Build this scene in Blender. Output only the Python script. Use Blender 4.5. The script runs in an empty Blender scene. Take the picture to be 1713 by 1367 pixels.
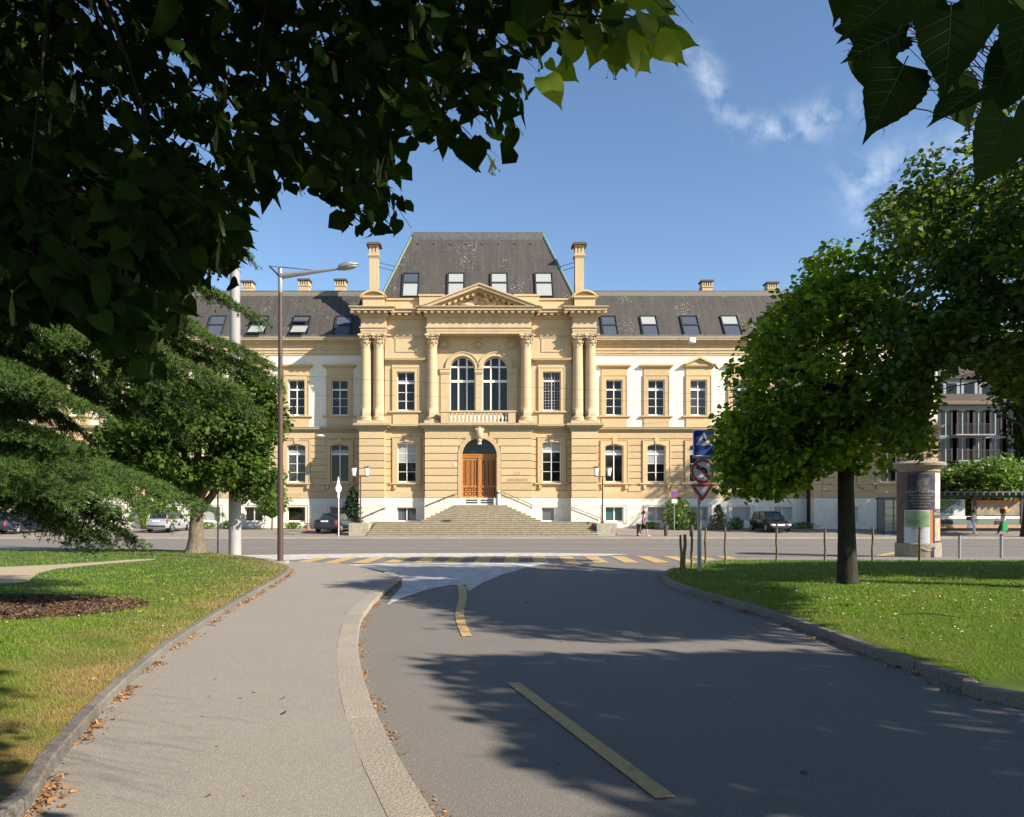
import bpy, bmesh, math, random
import numpy as np
from mathutils import Vector, Matrix, geometry
R = math.radians
rng = np.random.default_rng(7)
random.seed(7)
C = bpy.context.scene
COL = C.collection

# ------------------------------------------------------------------ camera, sky, sun, exposure
F, EYE, CX, HY = 1300.0, 1.6, 800.0, 860.0        # focal length in photo pixels, eye height, vanishing point
cam_d = bpy.data.cameras.new("camera")
cam = bpy.data.objects.new("camera", cam_d); COL.objects.link(cam); C.camera = cam
cam.location = (0, 0, EYE); cam.rotation_euler = (R(90), 0, 0)
cam_d.sensor_width = 36; cam_d.lens = 36 * F / 1713
cam_d.shift_x = (856.5 - CX) / 1713; cam_d.shift_y = (HY - 683.5) / 1713
cam_d.clip_start = 0.05; cam_d.clip_end = 3000

SUN_EL, SUN_X, SUN_Y = R(31.5), 0.85, -0.53       # towards the sun, on the ground plane
SUNV = Vector((SUN_X * math.cos(SUN_EL), SUN_Y * math.cos(SUN_EL), math.sin(SUN_EL))).normalized()
sl = bpy.data.lights.new("sun", 'SUN'); sl.energy = 5.0; sl.angle = R(0.53); sl.color = (1.0, 0.90, 0.77)
so = bpy.data.objects.new("sun", sl); COL.objects.link(so)
so.rotation_euler = (-SUNV).to_track_quat('-Z', 'Y').to_euler()

W = bpy.data.worlds.new("World"); C.world = W; W.use_nodes = True
nt = W.node_tree; nt.nodes.clear()
def wn(t, **k):
    n = nt.nodes.new(t)
    for a, b in k.items(): setattr(n, a, b)
    return n
sky = wn('ShaderNodeTexSky', sky_type='NISHITA'); sky.sun_disc = False
sky.sun_elevation = SUN_EL; sky.sun_rotation = math.atan2(SUN_X, SUN_Y); sky.altitude = 450
sky.air_density = 1.0; sky.dust_density = 0.2; sky.ozone_density = 2.0
bg = wn('ShaderNodeBackground'); bg.inputs['Strength'].default_value = 0.098
outw = wn('ShaderNodeOutputWorld')
tc = wn('ShaderNodeTexCoord'); sp = wn('ShaderNodeSeparateXYZ'); nt.links.new(tc.outputs['Generated'], sp.inputs[0])
def mth(op, a, b=None, clamp=False):
    n = wn('ShaderNodeMath', operation=op); n.use_clamp = clamp
    for i, v in enumerate((a, b)):
        if v is None: continue
        if isinstance(v, (int, float)): n.inputs[i].default_value = v
        else: nt.links.new(v, n.inputs[i])
    return n.outputs[0]
yy = mth('MAXIMUM', sp.outputs['Y'], 0.05)
uu = mth('DIVIDE', sp.outputs['X'], yy); vv = mth('DIVIDE', sp.outputs['Z'], yy)
cmb = wn('ShaderNodeCombineXYZ'); nt.links.new(uu, cmb.inputs[0]); nt.links.new(vv, cmb.inputs[1])
nz = wn('ShaderNodeTexNoise'); nz.inputs['Scale'].default_value = 22; nz.inputs['Detail'].default_value = 8; nz.inputs['Roughness'].default_value = 0.62
nz.inputs['Distortion'].default_value = 0.15
nt.links.new(cmb.outputs[0], nz.inputs['Vector'])
msk = None
for (cu, cv, ru, rv, ang, s) in ((.295, .565, .016, .035, .35, .75), (.316, .53, .020, .014, -.7, .5), (.375, .497, .045, .016, -.15, .9), (.445, .513, .035, .018, .35, .8),
                            (.50, .437, .035, .018, .3, .85), (.485, .395, .016, .028, 0, .45), (.60, .45, .08, .04, .3, .6), (.262, .59, .010, .02, 0, .3)):
    ca, sa = math.cos(ang), math.sin(ang)
    du = mth('SUBTRACT', uu, cu); dv = mth('SUBTRACT', vv, cv)
    a = mth('DIVIDE', mth('ADD', mth('MULTIPLY', du, ca), mth('MULTIPLY', dv, sa)), ru)
    b = mth('DIVIDE', mth('SUBTRACT', mth('MULTIPLY', dv, ca), mth('MULTIPLY', du, sa)), rv)
    d2 = mth('ADD', mth('MULTIPLY', a, a), mth('MULTIPLY', b, b))
    g = mth('MULTIPLY', mth('POWER', 2.718, mth('MULTIPLY', d2, -0.7)), s)
    msk = g if msk is None else mth('ADD', msk, g)
nn = mth('MULTIPLY', mth('SUBTRACT', nz.outputs['Fac'], 0.42), 3.6, True)
cl = mth('MULTIPLY', mth('MULTIPLY', nn, msk), mth('GREATER_THAN', sp.outputs['Y'], 0.1), True)
cl = mth('MULTIPLY', cl, 0.48)
mixw = wn('ShaderNodeMix', data_type='RGBA'); nt.links.new(cl, mixw.inputs['Factor'])
hsv = wn('ShaderNodeHueSaturation'); hsv.inputs['Saturation'].default_value = 1.06
nt.links.new(sky.outputs[0], hsv.inputs['Color'])
nt.links.new(hsv.outputs[0], mixw.inputs['A']); mixw.inputs['B'].default_value = (6.2, 6.6, 7.2, 1)
nt.links.new(mixw.outputs['Result'], bg.inputs['Color']); nt.links.new(bg.outputs[0], outw.inputs['Surface'])

C.view_settings.view_transform = 'Standard'; C.view_settings.look = 'None'
C.view_settings.exposure = 0.95; C.view_settings.gamma = 1.0; C.view_settings.use_curve_mapping = False
C.cycles.max_bounces = 6; C.cycles.transparent_max_bounces = 8

# ------------------------------------------------------------------ helpers
def px(x, D): return (x - CX) / F * D
def pz(y, D): return EYE + (HY - y) / F * D
def G(x, y, z=0.0):
    D = F * (EYE - z) / (y - HY)
    return ((x - CX) / F * D, D)

MATS = {}
def mat(name, col, rough=0.85, bump=0.0, scale=20.0, var=0.0, col2=None, metal=0.0, spec=0.3, detail=6, trans=0.0, stretch=None, noise2=None, coat=0, objvar=0):
    if name in MATS: return MATS[name]
    m = bpy.data.materials.new(name); m.use_nodes = True; MATS[name] = m
    n = m.node_tree; b = n.nodes['Principled BSDF']
    b.inputs['Roughness'].default_value = rough; b.inputs['Metallic'].default_value = metal
    b.inputs['Specular IOR Level'].default_value = spec
    b.inputs['Coat Weight'].default_value = coat
    b.inputs['Base Color'].default_value = (*col, 1)
    if var > 0 or col2 or bump:
        t = n.nodes.new('ShaderNodeTexCoord'); mp = n.nodes.new('ShaderNodeMapping')
        n.links.new(t.outputs['Object'], mp.inputs[0])
        if stretch: mp.inputs['Scale'].default_value = stretch
        z = n.nodes.new('ShaderNodeTexNoise'); z.inputs['Scale'].default_value = scale; z.inputs['Detail'].default_value = detail; z.inputs['Roughness'].default_value = 0.6
        n.links.new(mp.outputs[0], z.inputs['Vector'])
        c2 = col2 if col2 else tuple(c * (1 - var) for c in col)
        c1 = col if col2 else tuple(min(1, c * (1 + var)) for c in col)
        rp = n.nodes.new('ShaderNodeValToRGB'); rp.color_ramp.elements[0].position = 0.33; rp.color_ramp.elements[1].position = 0.67
        rp.color_ramp.elements[0].color = (*c2, 1); rp.color_ramp.elements[1].color = (*c1, 1)
        n.links.new(z.outputs['Fac'], rp.inputs[0]); out = rp.outputs[0]
        if noise2:      # (scale, strength, colour) a second, larger stain layer
            z2 = n.nodes.new('ShaderNodeTexNoise'); z2.inputs['Scale'].default_value = noise2[0]; z2.inputs['Detail'].default_value = 5
            mp2 = n.nodes.new('ShaderNodeMapping'); n.links.new(t.outputs['Object'], mp2.inputs[0])
            if len(noise2) > 3: mp2.inputs['Scale'].default_value = noise2[3]
            n.links.new(mp2.outputs[0], z2.inputs['Vector'])
            r2 = n.nodes.new('ShaderNodeMapRange'); r2.inputs[1].default_value = 0.42; r2.inputs[2].default_value = 0.72; r2.inputs[4].default_value = noise2[1]
            n.links.new(z2.outputs['Fac'], r2.inputs[0])
            mx = n.nodes.new('ShaderNodeMix'); mx.data_type = 'RGBA'; n.links.new(r2.outputs[0], mx.inputs['Factor'])
            n.links.new(out, mx.inputs['A']); mx.inputs['B'].default_value = (*noise2[2], 1); out = mx.outputs['Result']
        if objvar:
            oi = n.nodes.new('ShaderNodeObjectInfo'); ov = n.nodes.new('ShaderNodeMapRange'); ov.inputs[3].default_value = 1 - objvar; ov.inputs[4].default_value = 1 + objvar; n.links.new(oi.outputs['Random'], ov.inputs[0])
            hv = n.nodes.new('ShaderNodeHueSaturation'); n.links.new(ov.outputs[0], hv.inputs['Value']); n.links.new(out, hv.inputs['Color']); out = hv.outputs[0]
        n.links.new(out, b.inputs['Base Color'])
        if bump:
            bp = n.nodes.new('ShaderNodeBump'); bp.inputs['Strength'].default_value = bump; bp.inputs['Distance'].default_value = 0.02
            n.links.new(z.outputs['Fac'], bp.inputs['Height']); n.links.new(bp.outputs[0], b.inputs['Normal'])
    return m

def wpos(o):
    v = Vector((0, 0, 0))
    while o is not None: v += o.location; o = o.parent
    return v

def tag(o, label=None, cat=None, group=None, kind=None):
    if label: o['label'] = label
    if cat: o['category'] = cat
    if group: o['group'] = group
    if kind: o['kind'] = kind
    return o

def empty(name, loc, label=None, cat=None, group=None, kind=None, rz=0):
    o = bpy.data.objects.new(name, None); COL.objects.link(o); o.location = loc; o.rotation_euler = (0, 0, rz)
    o.empty_display_size = 0.2
    return tag(o, label, cat, group, kind)

def link(name, me, parent=None, loc=(0, 0, 0)):
    o = bpy.data.objects.new(name, me); COL.objects.link(o); o.parent = parent; o.location = loc
    return o

def copy_tree(o, parent=None, loc=None, rz=None):
    c = o.copy(); COL.objects.link(c); c.parent = parent
    if loc is not None: c.location = loc
    if rz is not None: c.rotation_euler = (0, 0, rz)
    for ch in list(o.children): copy_tree(ch, c)
    return c

class MB:
    def __init__(s): s.v = []; s.f = []; s.m = []; s.mi = 0
    def add(s, vs, fs):
        n = len(s.v); s.v += [tuple(v) for v in vs]
        for f in fs: s.f.append(tuple(i + n for i in f)); s.m.append(s.mi)
        return s
    def box(s, x0, x1, y0, y1, z0, z1):
        return s.add([(x0, y0, z0), (x1, y0, z0), (x1, y1, z0), (x0, y1, z0), (x0, y0, z1), (x1, y0, z1), (x1, y1, z1), (x0, y1, z1)],
                     [(0, 3, 2, 1), (4, 5, 6, 7), (0, 1, 5, 4), (1, 2, 6, 5), (2, 3, 7, 6), (3, 0, 4, 7)])
    def prism(s, poly, y0, y1, axis='y'):          # polygon in (x,z) extruded along y, or in (x,y) along z, or (y,z) along x
        n = len(poly)
        if axis == 'y': a = [(p[0], y0, p[1]) for p in poly]; b = [(p[0], y1, p[1]) for p in poly]
        elif axis == 'z': a = [(p[0], p[1], y0) for p in poly]; b = [(p[0], p[1], y1) for p in poly]
        else: a = [(y0, p[0], p[1]) for p in poly]; b = [(y1, p[0], p[1]) for p in poly]
        return s.add(a + b, [tuple(range(n)), tuple(range(2 * n - 1, n - 1, -1))] + [(i, i + n, (i + 1) % n + n, (i + 1) % n) for i in range(n)])
    def lathe(s, prof, c=(0, 0), seg=16, cap=True):   # prof: (r, z) pairs
        vs = []; fs = []
        for r, z in prof:
            for k in range(seg):
                a = 2 * math.pi * k / seg; vs.append((c[0] + r * math.cos(a), c[1] + r * math.sin(a), z))
        for i in range(len(prof) - 1):
            for k in range(seg):
                k2 = (k + 1) % seg; fs.append((i * seg + k, i * seg + k2, (i + 1) * seg + k2, (i + 1) * seg + k))
        if cap: fs += [tuple(range(seg - 1, -1, -1)), tuple(range((len(prof) - 1) * seg, len(prof) * seg))]
        return s.add(vs, fs)
    def tube(s, pts, r, seg=8, cap=True):
        pts = [Vector(p) for p in pts]; n = len(pts)
        rs = r if isinstance(r, (list, tuple)) else [r] * n
        vs = []; fs = []
        t0 = (pts[1] - pts[0]).normalized(); up = Vector((0, 0, 1)) if abs(t0.z) < .9 else Vector((1, 0, 0))
        a = t0.cross(up).normalized()
        for i, p in enumerate(pts):
            t = (pts[min(i + 1, n - 1)] - pts[max(i - 1, 0)]).normalized()
            a = (a - t * a.dot(t)).normalized(); b = t.cross(a)
            for k in range(seg):
                q = 2 * math.pi * k / seg; vs.append(p + (a * math.cos(q) + b * math.sin(q)) * rs[i])
        for i in range(n - 1):
            for k in range(seg):
                k2 = (k + 1) % seg; fs.append((i * seg + k, i * seg + k2, (i + 1) * seg + k2, (i + 1) * seg + k))
        if cap: fs += [tuple(range(seg - 1, -1, -1)), tuple(range((n - 1) * seg, n * seg))]
        return s.add(vs, fs)
    def ball(s, c, r, seg=10, rings=6, M=None):
        if not isinstance(r, (tuple, list)): r = (r, r, r)
        vs = []; fs = []
        for i in range(rings + 1):
            t = math.pi * i / rings
            for k in range(seg):
                q = 2 * math.pi * k / seg
                v = Vector((r[0] * math.sin(t) * math.cos(q), r[1] * math.sin(t) * math.sin(q), r[2] * math.cos(t)))
                if M: v = M @ v
                vs.append(v + Vector(c))
        for i in range(rings):
            for k in range(seg):
                k2 = (k + 1) % seg; fs.append((i * seg + k, (i + 1) * seg + k, (i + 1) * seg + k2, i * seg + k2))
        return s.add(vs, fs)
    def mesh(s, name, mats, off=None, smooth=False):
        me = bpy.data.meshes.new(name)
        v = s.v if off is None else [(a - off[0], b - off[1], c - off[2]) for a, b, c in s.v]
        me.from_pydata(v, [], s.f)
        for m in (mats if isinstance(mats, (list, tuple)) else [mats]): me.materials.append(m)
        if isinstance(mats, (list, tuple)) and len(mats) > 1: me.polygons.foreach_set('material_index', s.m)
        if smooth:
            me.polygons.foreach_set('use_smooth', [True] * len(s.f))
        bm = bmesh.new(); bm.from_mesh(me)
        if smooth: bmesh.ops.remove_doubles(bm, verts=bm.verts, dist=1e-5)
        bmesh.ops.recalc_face_normals(bm, faces=bm.faces); bm.to_mesh(me); bm.free()
        if smooth and smooth != 'all':
            me.set_sharp_from_angle(angle=R(40))
        me.update(); return me
    def build(s, name, mats, parent=None, smooth=False, loc=None):
        """verts are world coordinates; the object lands in the parent's frame (or at loc when top-level)"""
        off = wpos(parent) if parent is not None else (Vector(loc) if loc is not None else None)
        return link(name, s.mesh(name, mats, off, smooth), parent, loc if (parent is None and loc is not None) else (0, 0, 0))

def inpoly(x, y, poly):
    x = np.asarray(x); y = np.asarray(y); r = np.zeros(x.shape, bool); n = len(poly); j = n - 1
    for i in range(n):
        xi, yi = poly[i]; xj, yj = poly[j]
        if yi != yj:
            c = ((yi > y) != (yj > y)) & (x < (xj - xi) * (y - yi) / (yj - yi) + xi); r ^= c
        j = i
    return r

def fast_mesh(name, V, Fc, mats, attrs=None, smooth=False):
    """V (n,3), Fc (m,k) array of equal-sided faces"""
    me = bpy.data.meshes.new(name); n, k = Fc.shape
    me.vertices.add(len(V)); me.vertices.foreach_set('co', V.astype(np.float32).ravel())
    me.loops.add(n * k); me.loops.foreach_set('vertex_index', Fc.astype(np.int32).ravel())
    me.polygons.add(n); me.polygons.foreach_set('loop_start', np.arange(0, n * k, k, dtype=np.int32))
    me.update(calc_edges=True)
    for m in (mats if isinstance(mats, (list, tuple)) else [mats]): me.materials.append(m)
    if attrs:
        for a, d in attrs.items():
            at = me.attributes.new(a, 'FLOAT', 'POINT'); at.data.foreach_set('value', d.astype(np.float32))
    if smooth: me.polygons.foreach_set('use_smooth', [True] * n)
    return me

def unit(a): return a / np.maximum(np.linalg.norm(a, axis=1, keepdims=True), 1e-9)
LEAF4 = (np.array([(0, 0, 0), (.40, .22, .09), (.42, .62, .07), (0, 1.08, -.10), (-.42, .62, .07), (-.40, .22, .09)]), np.array([(0, 1, 2, 3), (0, 3, 4, 5)]))
NEEDLE = (np.array([(-.09, 0, 0), (.09, 0, 0), (0, 1, 0)]), np.array([(0, 1, 2)]))
def scatter(tmpl, pos, yd, nd, size, rnd=None):
    tv, tf = tmpl; N = len(pos)
    Y = unit(yd); Z = unit(nd - (nd * Y).sum(1, keepdims=True) * Y); X = np.cross(Y, Z)
    s = np.asarray(size).reshape(-1, 1, 1) * np.ones((N, 1, 1))
    V = pos[:, None, :] + s * (tv[None, :, 0:1] * X[:, None, :] + tv[None, :, 1:2] * Y[:, None, :] + tv[None, :, 2:3] * Z[:, None, :])
    Fc = (tf[None, :, :] + (np.arange(N) * len(tv))[:, None, None]).reshape(-1, tf.shape[1])
    rv = np.repeat(rng.random(N) if rnd is None else rnd, len(tv))
    return V.reshape(-1, 3), Fc, rv

def leaf_mat(name, c1, c2, trans=0.35, rough=0.45, tc_=None, spec=0.4):
    m = bpy.data.materials.new(name); m.use_nodes = True; n = m.node_tree; n.nodes.clear()
    at = n.nodes.new('ShaderNodeAttribute'); at.attribute_name = 'rnd'
    rp = n.nodes.new('ShaderNodeValToRGB'); rp.color_ramp.elements[0].color = (*c1, 1); rp.color_ramp.elements[1].color = (*c2, 1)
    n.links.new(at.outputs['Fac'], rp.inputs[0])
    p = n.nodes.new('ShaderNodeBsdfPrincipled'); p.inputs['Roughness'].default_value = rough; p.inputs['Specular IOR Level'].default_value = spec
    t = n.nodes.new('ShaderNodeBsdfTranslucent')
    hs = n.nodes.new('ShaderNodeHueSaturation'); hs.inputs['Value'].default_value = 1.9; hs.inputs['Hue'].default_value = 0.485; hs.inputs['Saturation'].default_value = 1.1
    n.links.new(rp.outputs[0], hs.inputs['Color']); n.links.new(hs.outputs[0], t.inputs['Color']); n.links.new(rp.outputs[0], p.inputs['Base Color'])
    mx = n.nodes.new('ShaderNodeMixShader'); mx.inputs[0].default_value = trans
    n.links.new(p.outputs[0], mx.inputs[1]); n.links.new(t.outputs[0], mx.inputs[2])
    o = n.nodes.new('ShaderNodeOutputMaterial'); n.links.new(mx.outputs[0], o.inputs[0])
    return m

def text_mesh(txt, size, mt, depth=0.004, align='CENTER'):
    cu = bpy.data.curves.new('lettering', 'FONT'); cu.body = txt; cu.size = size; cu.extrude = depth; cu.align_x = align; cu.resolution_u = 3
    o = bpy.data.objects.new('lettering', cu); COL.objects.link(o)
    dg = bpy.context.evaluated_depsgraph_get(); me = bpy.data.meshes.new_from_object(o.evaluated_get(dg))
    bpy.data.objects.remove(o); me.materials.clear(); me.materials.append(mt); return me

# ------------------------------------------------------------------ materials
STONE = mat('yellow_stone', (0.60, 0.445, 0.25), .9, .25, 9, 0, (0.48, 0.34, 0.18), noise2=(1.6, .55, (0.47, 0.385, 0.26), (1, 1, .4)), spec=.2, objvar=.09)
STONE2 = mat('pale_stone', (0.585, 0.455, 0.28), .9, .3, 12, 0, (0.47, 0.35, 0.20), noise2=(2.0, .6, (0.40, 0.33, 0.225), (1, 1, .28)), spec=.2)
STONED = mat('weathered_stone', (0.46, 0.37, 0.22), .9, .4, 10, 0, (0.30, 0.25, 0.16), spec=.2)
PLASTER = mat('cream_plaster', (0.77, 0.71, 0.60), .92, .15, 4, 0, (0.72, 0.66, 0.55), noise2=(2.2, .25, (0.6, 0.54, 0.43), (1, 1, .3)), spec=.2)
PLINTH = mat('white_limestone', (0.76, 0.71, 0.60), .85, .2, 3, 0, (0.66, 0.62, 0.53), noise2=(5, .25, (0.52, 0.46, 0.36), (1, 1, .25)), spec=.3)
STEPS = mat('step_stone', (0.40, 0.34, 0.24), .9, .5, 6, 0, (0.26, 0.225, 0.155), noise2=(3, .5, (0.19, 0.18, 0.12), (1, 1, 4)), spec=.2)
WHITE = mat('white_paint', (0.78, 0.76, 0.70), .5, 0, spec=.4)
GLASS = mat('window_glass', (0.010, 0.011, 0.010), .05, 0, spec=.38)
GLASSC = mat('curtained_glass', (0.05, 0.052, 0.05), .06, 0, 3, .5, stretch=(6, 1, .4), spec=.4)
GLASSB = mat('skylight_glass', (0.07, 0.085, 0.11), .04, 0, spec=.8)
GLASSW = mat('blind_white', (0.34, 0.355, 0.345), .35, 0, spec=.5)
GLASST = mat('teal_glass', (0.035, 0.10, 0.11), .15, 0, spec=.5)
GREYM = mat('dark_metal', (0.035, 0.036, 0.038), .5, 0, spec=.4)
ZINC = mat('zinc', (0.13, 0.13, 0.13), .55, .1, 5, .25, metal=.3)
COPPER = mat('green_copper', (0.13, 0.20, 0.17), .7, 0, 8, .3)
WOOD = mat('oak_door', (0.42, 0.17, 0.045), .45, .2, 6, .3, stretch=(6, 6, .6), spec=.4)
WOODD = mat('door_recess', (0.10, 0.035, 0.012), .5, 0)

def slate_mat():
    m = bpy.data.materials.new('roof_slates'); m.use_nodes = True; n = m.node_tree; b = n.nodes['Principled BSDF']; b.inputs['Roughness'].default_value = .72; b.inputs['Specular IOR Level'].default_value = .35
    t = n.nodes.new('ShaderNodeTexCoord'); sx = n.nodes.new('ShaderNodeSeparateXYZ'); n.links.new(t.outputs['Object'], sx.inputs[0])
    cb = n.nodes.new('ShaderNodeCombineXYZ'); n.links.new(sx.outputs[0], cb.inputs[0]); n.links.new(sx.outputs[2], cb.inputs[1])
    br = n.nodes.new('ShaderNodeTexBrick'); br.inputs['Scale'].default_value = 1; br.inputs['Brick Width'].default_value = .26; br.inputs['Row Height'].default_value = .15; br.inputs['Mortar Size'].default_value = .012
    br.inputs['Color1'].default_value = (.072, .064, .058, 1); br.inputs['Color2'].default_value = (.050, .046, .043, 1); br.inputs['Mortar'].default_value = (.025, .024, .024, 1)
    n.links.new(cb.outputs[0], br.inputs['Vector'])
    # streaks running down, and lichen specks in patches
    mp = n.nodes.new('ShaderNodeMapping'); mp.inputs['Scale'].default_value = (3.2, .3, .18); n.links.new(t.outputs['Object'], mp.inputs[0])
    z = n.nodes.new('ShaderNodeTexNoise'); z.inputs['Scale'].default_value = 1.6; z.inputs['Detail'].default_value = 6; n.links.new(mp.outputs[0], z.inputs['Vector'])
    r1 = n.nodes.new('ShaderNodeMapRange'); r1.inputs[1].default_value = .35; r1.inputs[2].default_value = .7; r1.inputs[4].default_value = .8; n.links.new(z.outputs[0], r1.inputs[0])
    m1 = n.nodes.new('ShaderNodeMix'); m1.data_type = 'RGBA'; n.links.new(r1.outputs[0], m1.inputs['Factor']); n.links.new(br.outputs[0], m1.inputs['A']); m1.inputs['B'].default_value = (.085, .074, .060, 1)
    vo = n.nodes.new('ShaderNodeTexVoronoi'); vo.inputs['Scale'].default_value = 6.5; n.links.new(t.outputs['Object'], vo.inputs['Vector'])
    z3 = n.nodes.new('ShaderNodeTexNoise'); z3.inputs['Scale'].default_value = .55; z3.inputs['Detail'].default_value = 3; n.links.new(t.outputs['Object'], z3.inputs['Vector'])
    r3 = n.nodes.new('ShaderNodeMapRange'); r3.inputs[1].default_value = .50; r3.inputs[2].default_value = .66; r3.inputs[3].default_value = .02; r3.inputs[4].default_value = .30; n.links.new(z3.outputs[0], r3.inputs[0])
    lt = n.nodes.new('ShaderNodeMath'); lt.operation = 'LESS_THAN'; n.links.new(vo.outputs['Distance'], lt.inputs[0]); n.links.new(r3.outputs[0], lt.inputs[1])
    wn_ = n.nodes.new('ShaderNodeTexWhiteNoise'); n.links.new(vo.outputs['Color'], wn_.inputs[0])
    l2 = n.nodes.new('ShaderNodeMath'); l2.operation = 'MULTIPLY'; n.links.new(lt.outputs[0], l2.inputs[0]); n.links.new(wn_.outputs[0], l2.inputs[1])
    m2 = n.nodes.new('ShaderNodeMix'); m2.data_type = 'RGBA'; n.links.new(l2.outputs[0], m2.inputs['Factor']); n.links.new(m1.outputs['Result'], m2.inputs['A']); m2.inputs['B'].default_value = (.40, .37, .29, 1)
    n.links.new(m2.outputs['Result'], b.inputs['Base Color'])
    bp = n.nodes.new('ShaderNodeBump'); bp.inputs['Strength'].default_value = .4; bp.inputs['Distance'].default_value = .02; n.links.new(br.outputs['Fac'], bp.inputs['Height']); bp.invert = True
    n.links.new(bp.outputs[0], b.inputs['Normal'])
    return m
SLATE = slate_mat()
# ------------------------------------------------------------------ ground, roads, lawns
def asphalt_mat(name, base, dark, scale=160, patch=(0.10, 0.095, 0.088), lo=.35):
    m = bpy.data.materials.new(name); m.use_nodes = True; n = m.node_tree; b = n.nodes['Principled BSDF']; b.inputs['Roughness'].default_value = .9; b.inputs['Specular IOR Level'].default_value = .25
    t = n.nodes.new('ShaderNodeTexCoord')
    z = n.nodes.new('ShaderNodeTexNoise'); z.inputs['Scale'].default_value = scale; z.inputs['Detail'].default_value = 3; z.inputs['Roughness'].default_value = .7; n.links.new(t.outputs['Object'], z.inputs['Vector'])
    rp = n.nodes.new('ShaderNodeValToRGB'); e = rp.color_ramp.elements; e[0].position = .36; e[1].position = .66; e[0].color = (*dark, 1); e[1].color = (*base, 1); n.links.new(z.outputs[0], rp.inputs[0])
    z2 = n.nodes.new('ShaderNodeTexNoise'); z2.inputs['Scale'].default_value = .8; z2.inputs['Detail'].default_value = 8; z2.inputs['Roughness'].default_value = .62; n.links.new(t.outputs['Object'], z2.inputs['Vector'])
    r2 = n.nodes.new('ShaderNodeMapRange'); r2.inputs[1].default_value = .38; r2.inputs[2].default_value = .68; r2.inputs[4].default_value = lo; n.links.new(z2.outputs[0], r2.inputs[0])
    mx = n.nodes.new('ShaderNodeMix'); mx.data_type = 'RGBA'; n.links.new(r2.outputs[0], mx.inputs['Factor']); n.links.new(rp.outputs[0], mx.inputs['A']); mx.inputs['B'].default_value = (*patch, 1)
    # pale aggregate flecks
    v = n.nodes.new('ShaderNodeTexVoronoi'); v.inputs['Scale'].default_value = 125; n.links.new(t.outputs['Object'], v.inputs['Vector'])
    sx = n.nodes.new('ShaderNodeSeparateColor'); n.links.new(v.outputs['Color'], sx.inputs[0])
    r4 = n.nodes.new('ShaderNodeMapRange'); r4.inputs[1].default_value = .78; r4.inputs[2].default_value = 1; r4.inputs[4].default_value = .32; n.links.new(sx.outputs[0], r4.inputs[0])
    m3 = n.nodes.new('ShaderNodeMix'); m3.data_type = 'RGBA'; n.links.new(r4.outputs[0], m3.inputs['Factor']); n.links.new(mx.outputs['Result'], m3.inputs['A']); m3.inputs['B'].default_value = tuple(min(1, c * 1.7) for c in base) + (1,)
    r5 = n.nodes.new('ShaderNodeMapRange'); r5.inputs[1].default_value = .0; r5.inputs[2].default_value = .2; r5.inputs[3].default_value = .45; r5.inputs[4].default_value = 0; n.links.new(sx.outputs[1], r5.inputs[0])
    m4 = n.nodes.new('ShaderNodeMix'); m4.data_type = 'RGBA'; n.links.new(r5.outputs[0], m4.inputs['Factor']); n.links.new(m3.outputs['Result'], m4.inputs['A']); m4.inputs['B'].default_value = tuple(c * .45 for c in base) + (1,)
    n.links.new(m4.outputs['Result'], b.inputs['Base Color'])
    bp = n.nodes.new('ShaderNodeBump'); bp.inputs['Strength'].default_value = .35; bp.inputs['Distance'].default_value = .006; n.links.new(v.outputs['Distance'], bp.inputs['Height']); n.links.new(bp.outputs[0], b.inputs['Normal'])
    return m
ASPH = asphalt_mat('side_road_asphalt', (0.245, 0.222, 0.195), (0.130, 0.118, 0.105), patch=(0.150, 0.136, 0.120))
MAIN = asphalt_mat('main_road_asphalt', (0.215, 0.195, 0.175), (0.155, 0.142, 0.13), 40, (0.17, 0.155, 0.14))
PATHM = asphalt_mat('path_asphalt', (0.350, 0.315, 0.268), (0.215, 0.193, 0.163), 170, (0.250, 0.225, 0.190), .6)
FORE = asphalt_mat('forecourt_asphalt', (0.27, 0.235, 0.20), (0.21, 0.185, 0.158), 40, (0.24, 0.205, 0.17))
KERBM = mat('granite_kerb', (0.27, 0.245, 0.21), .85, .6, 55, 0, (0.12, 0.11, 0.095), noise2=(2.5, .45, (0.13, 0.12, 0.10)), objvar=.16)
KERBL = mat('pale_granite', (0.41, 0.365, 0.30), .85, .6, 45, 0, (0.25, 0.212, 0.165), noise2=(2.5, .35, (0.24, 0.205, 0.16)), objvar=.07)
WPAINT = mat('road_white', (0.68, 0.65, 0.60), .7, .2, 3, 0, (0.42, 0.395, 0.36), noise2=(9, .75, (0.24, 0.22, 0.20), (.35, 1, 1)))
YPAINT = mat('road_yellow', (0.58, 0.40, 0.165), .7, .15, 30, 0, (0.48, 0.325, 0.13), noise2=(11, .6, (0.30, 0.22, 0.12)))
SAND = mat('sandy_gravel', (0.46, 0.37, 0.25), .95, .5, 60, 0, (0.33, 0.26, 0.17))
MULCH = mat('bark_mulch', (0.13, 0.072, 0.04), .95, 1, 70, 0, (0.045, 0.025, 0.015))

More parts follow.
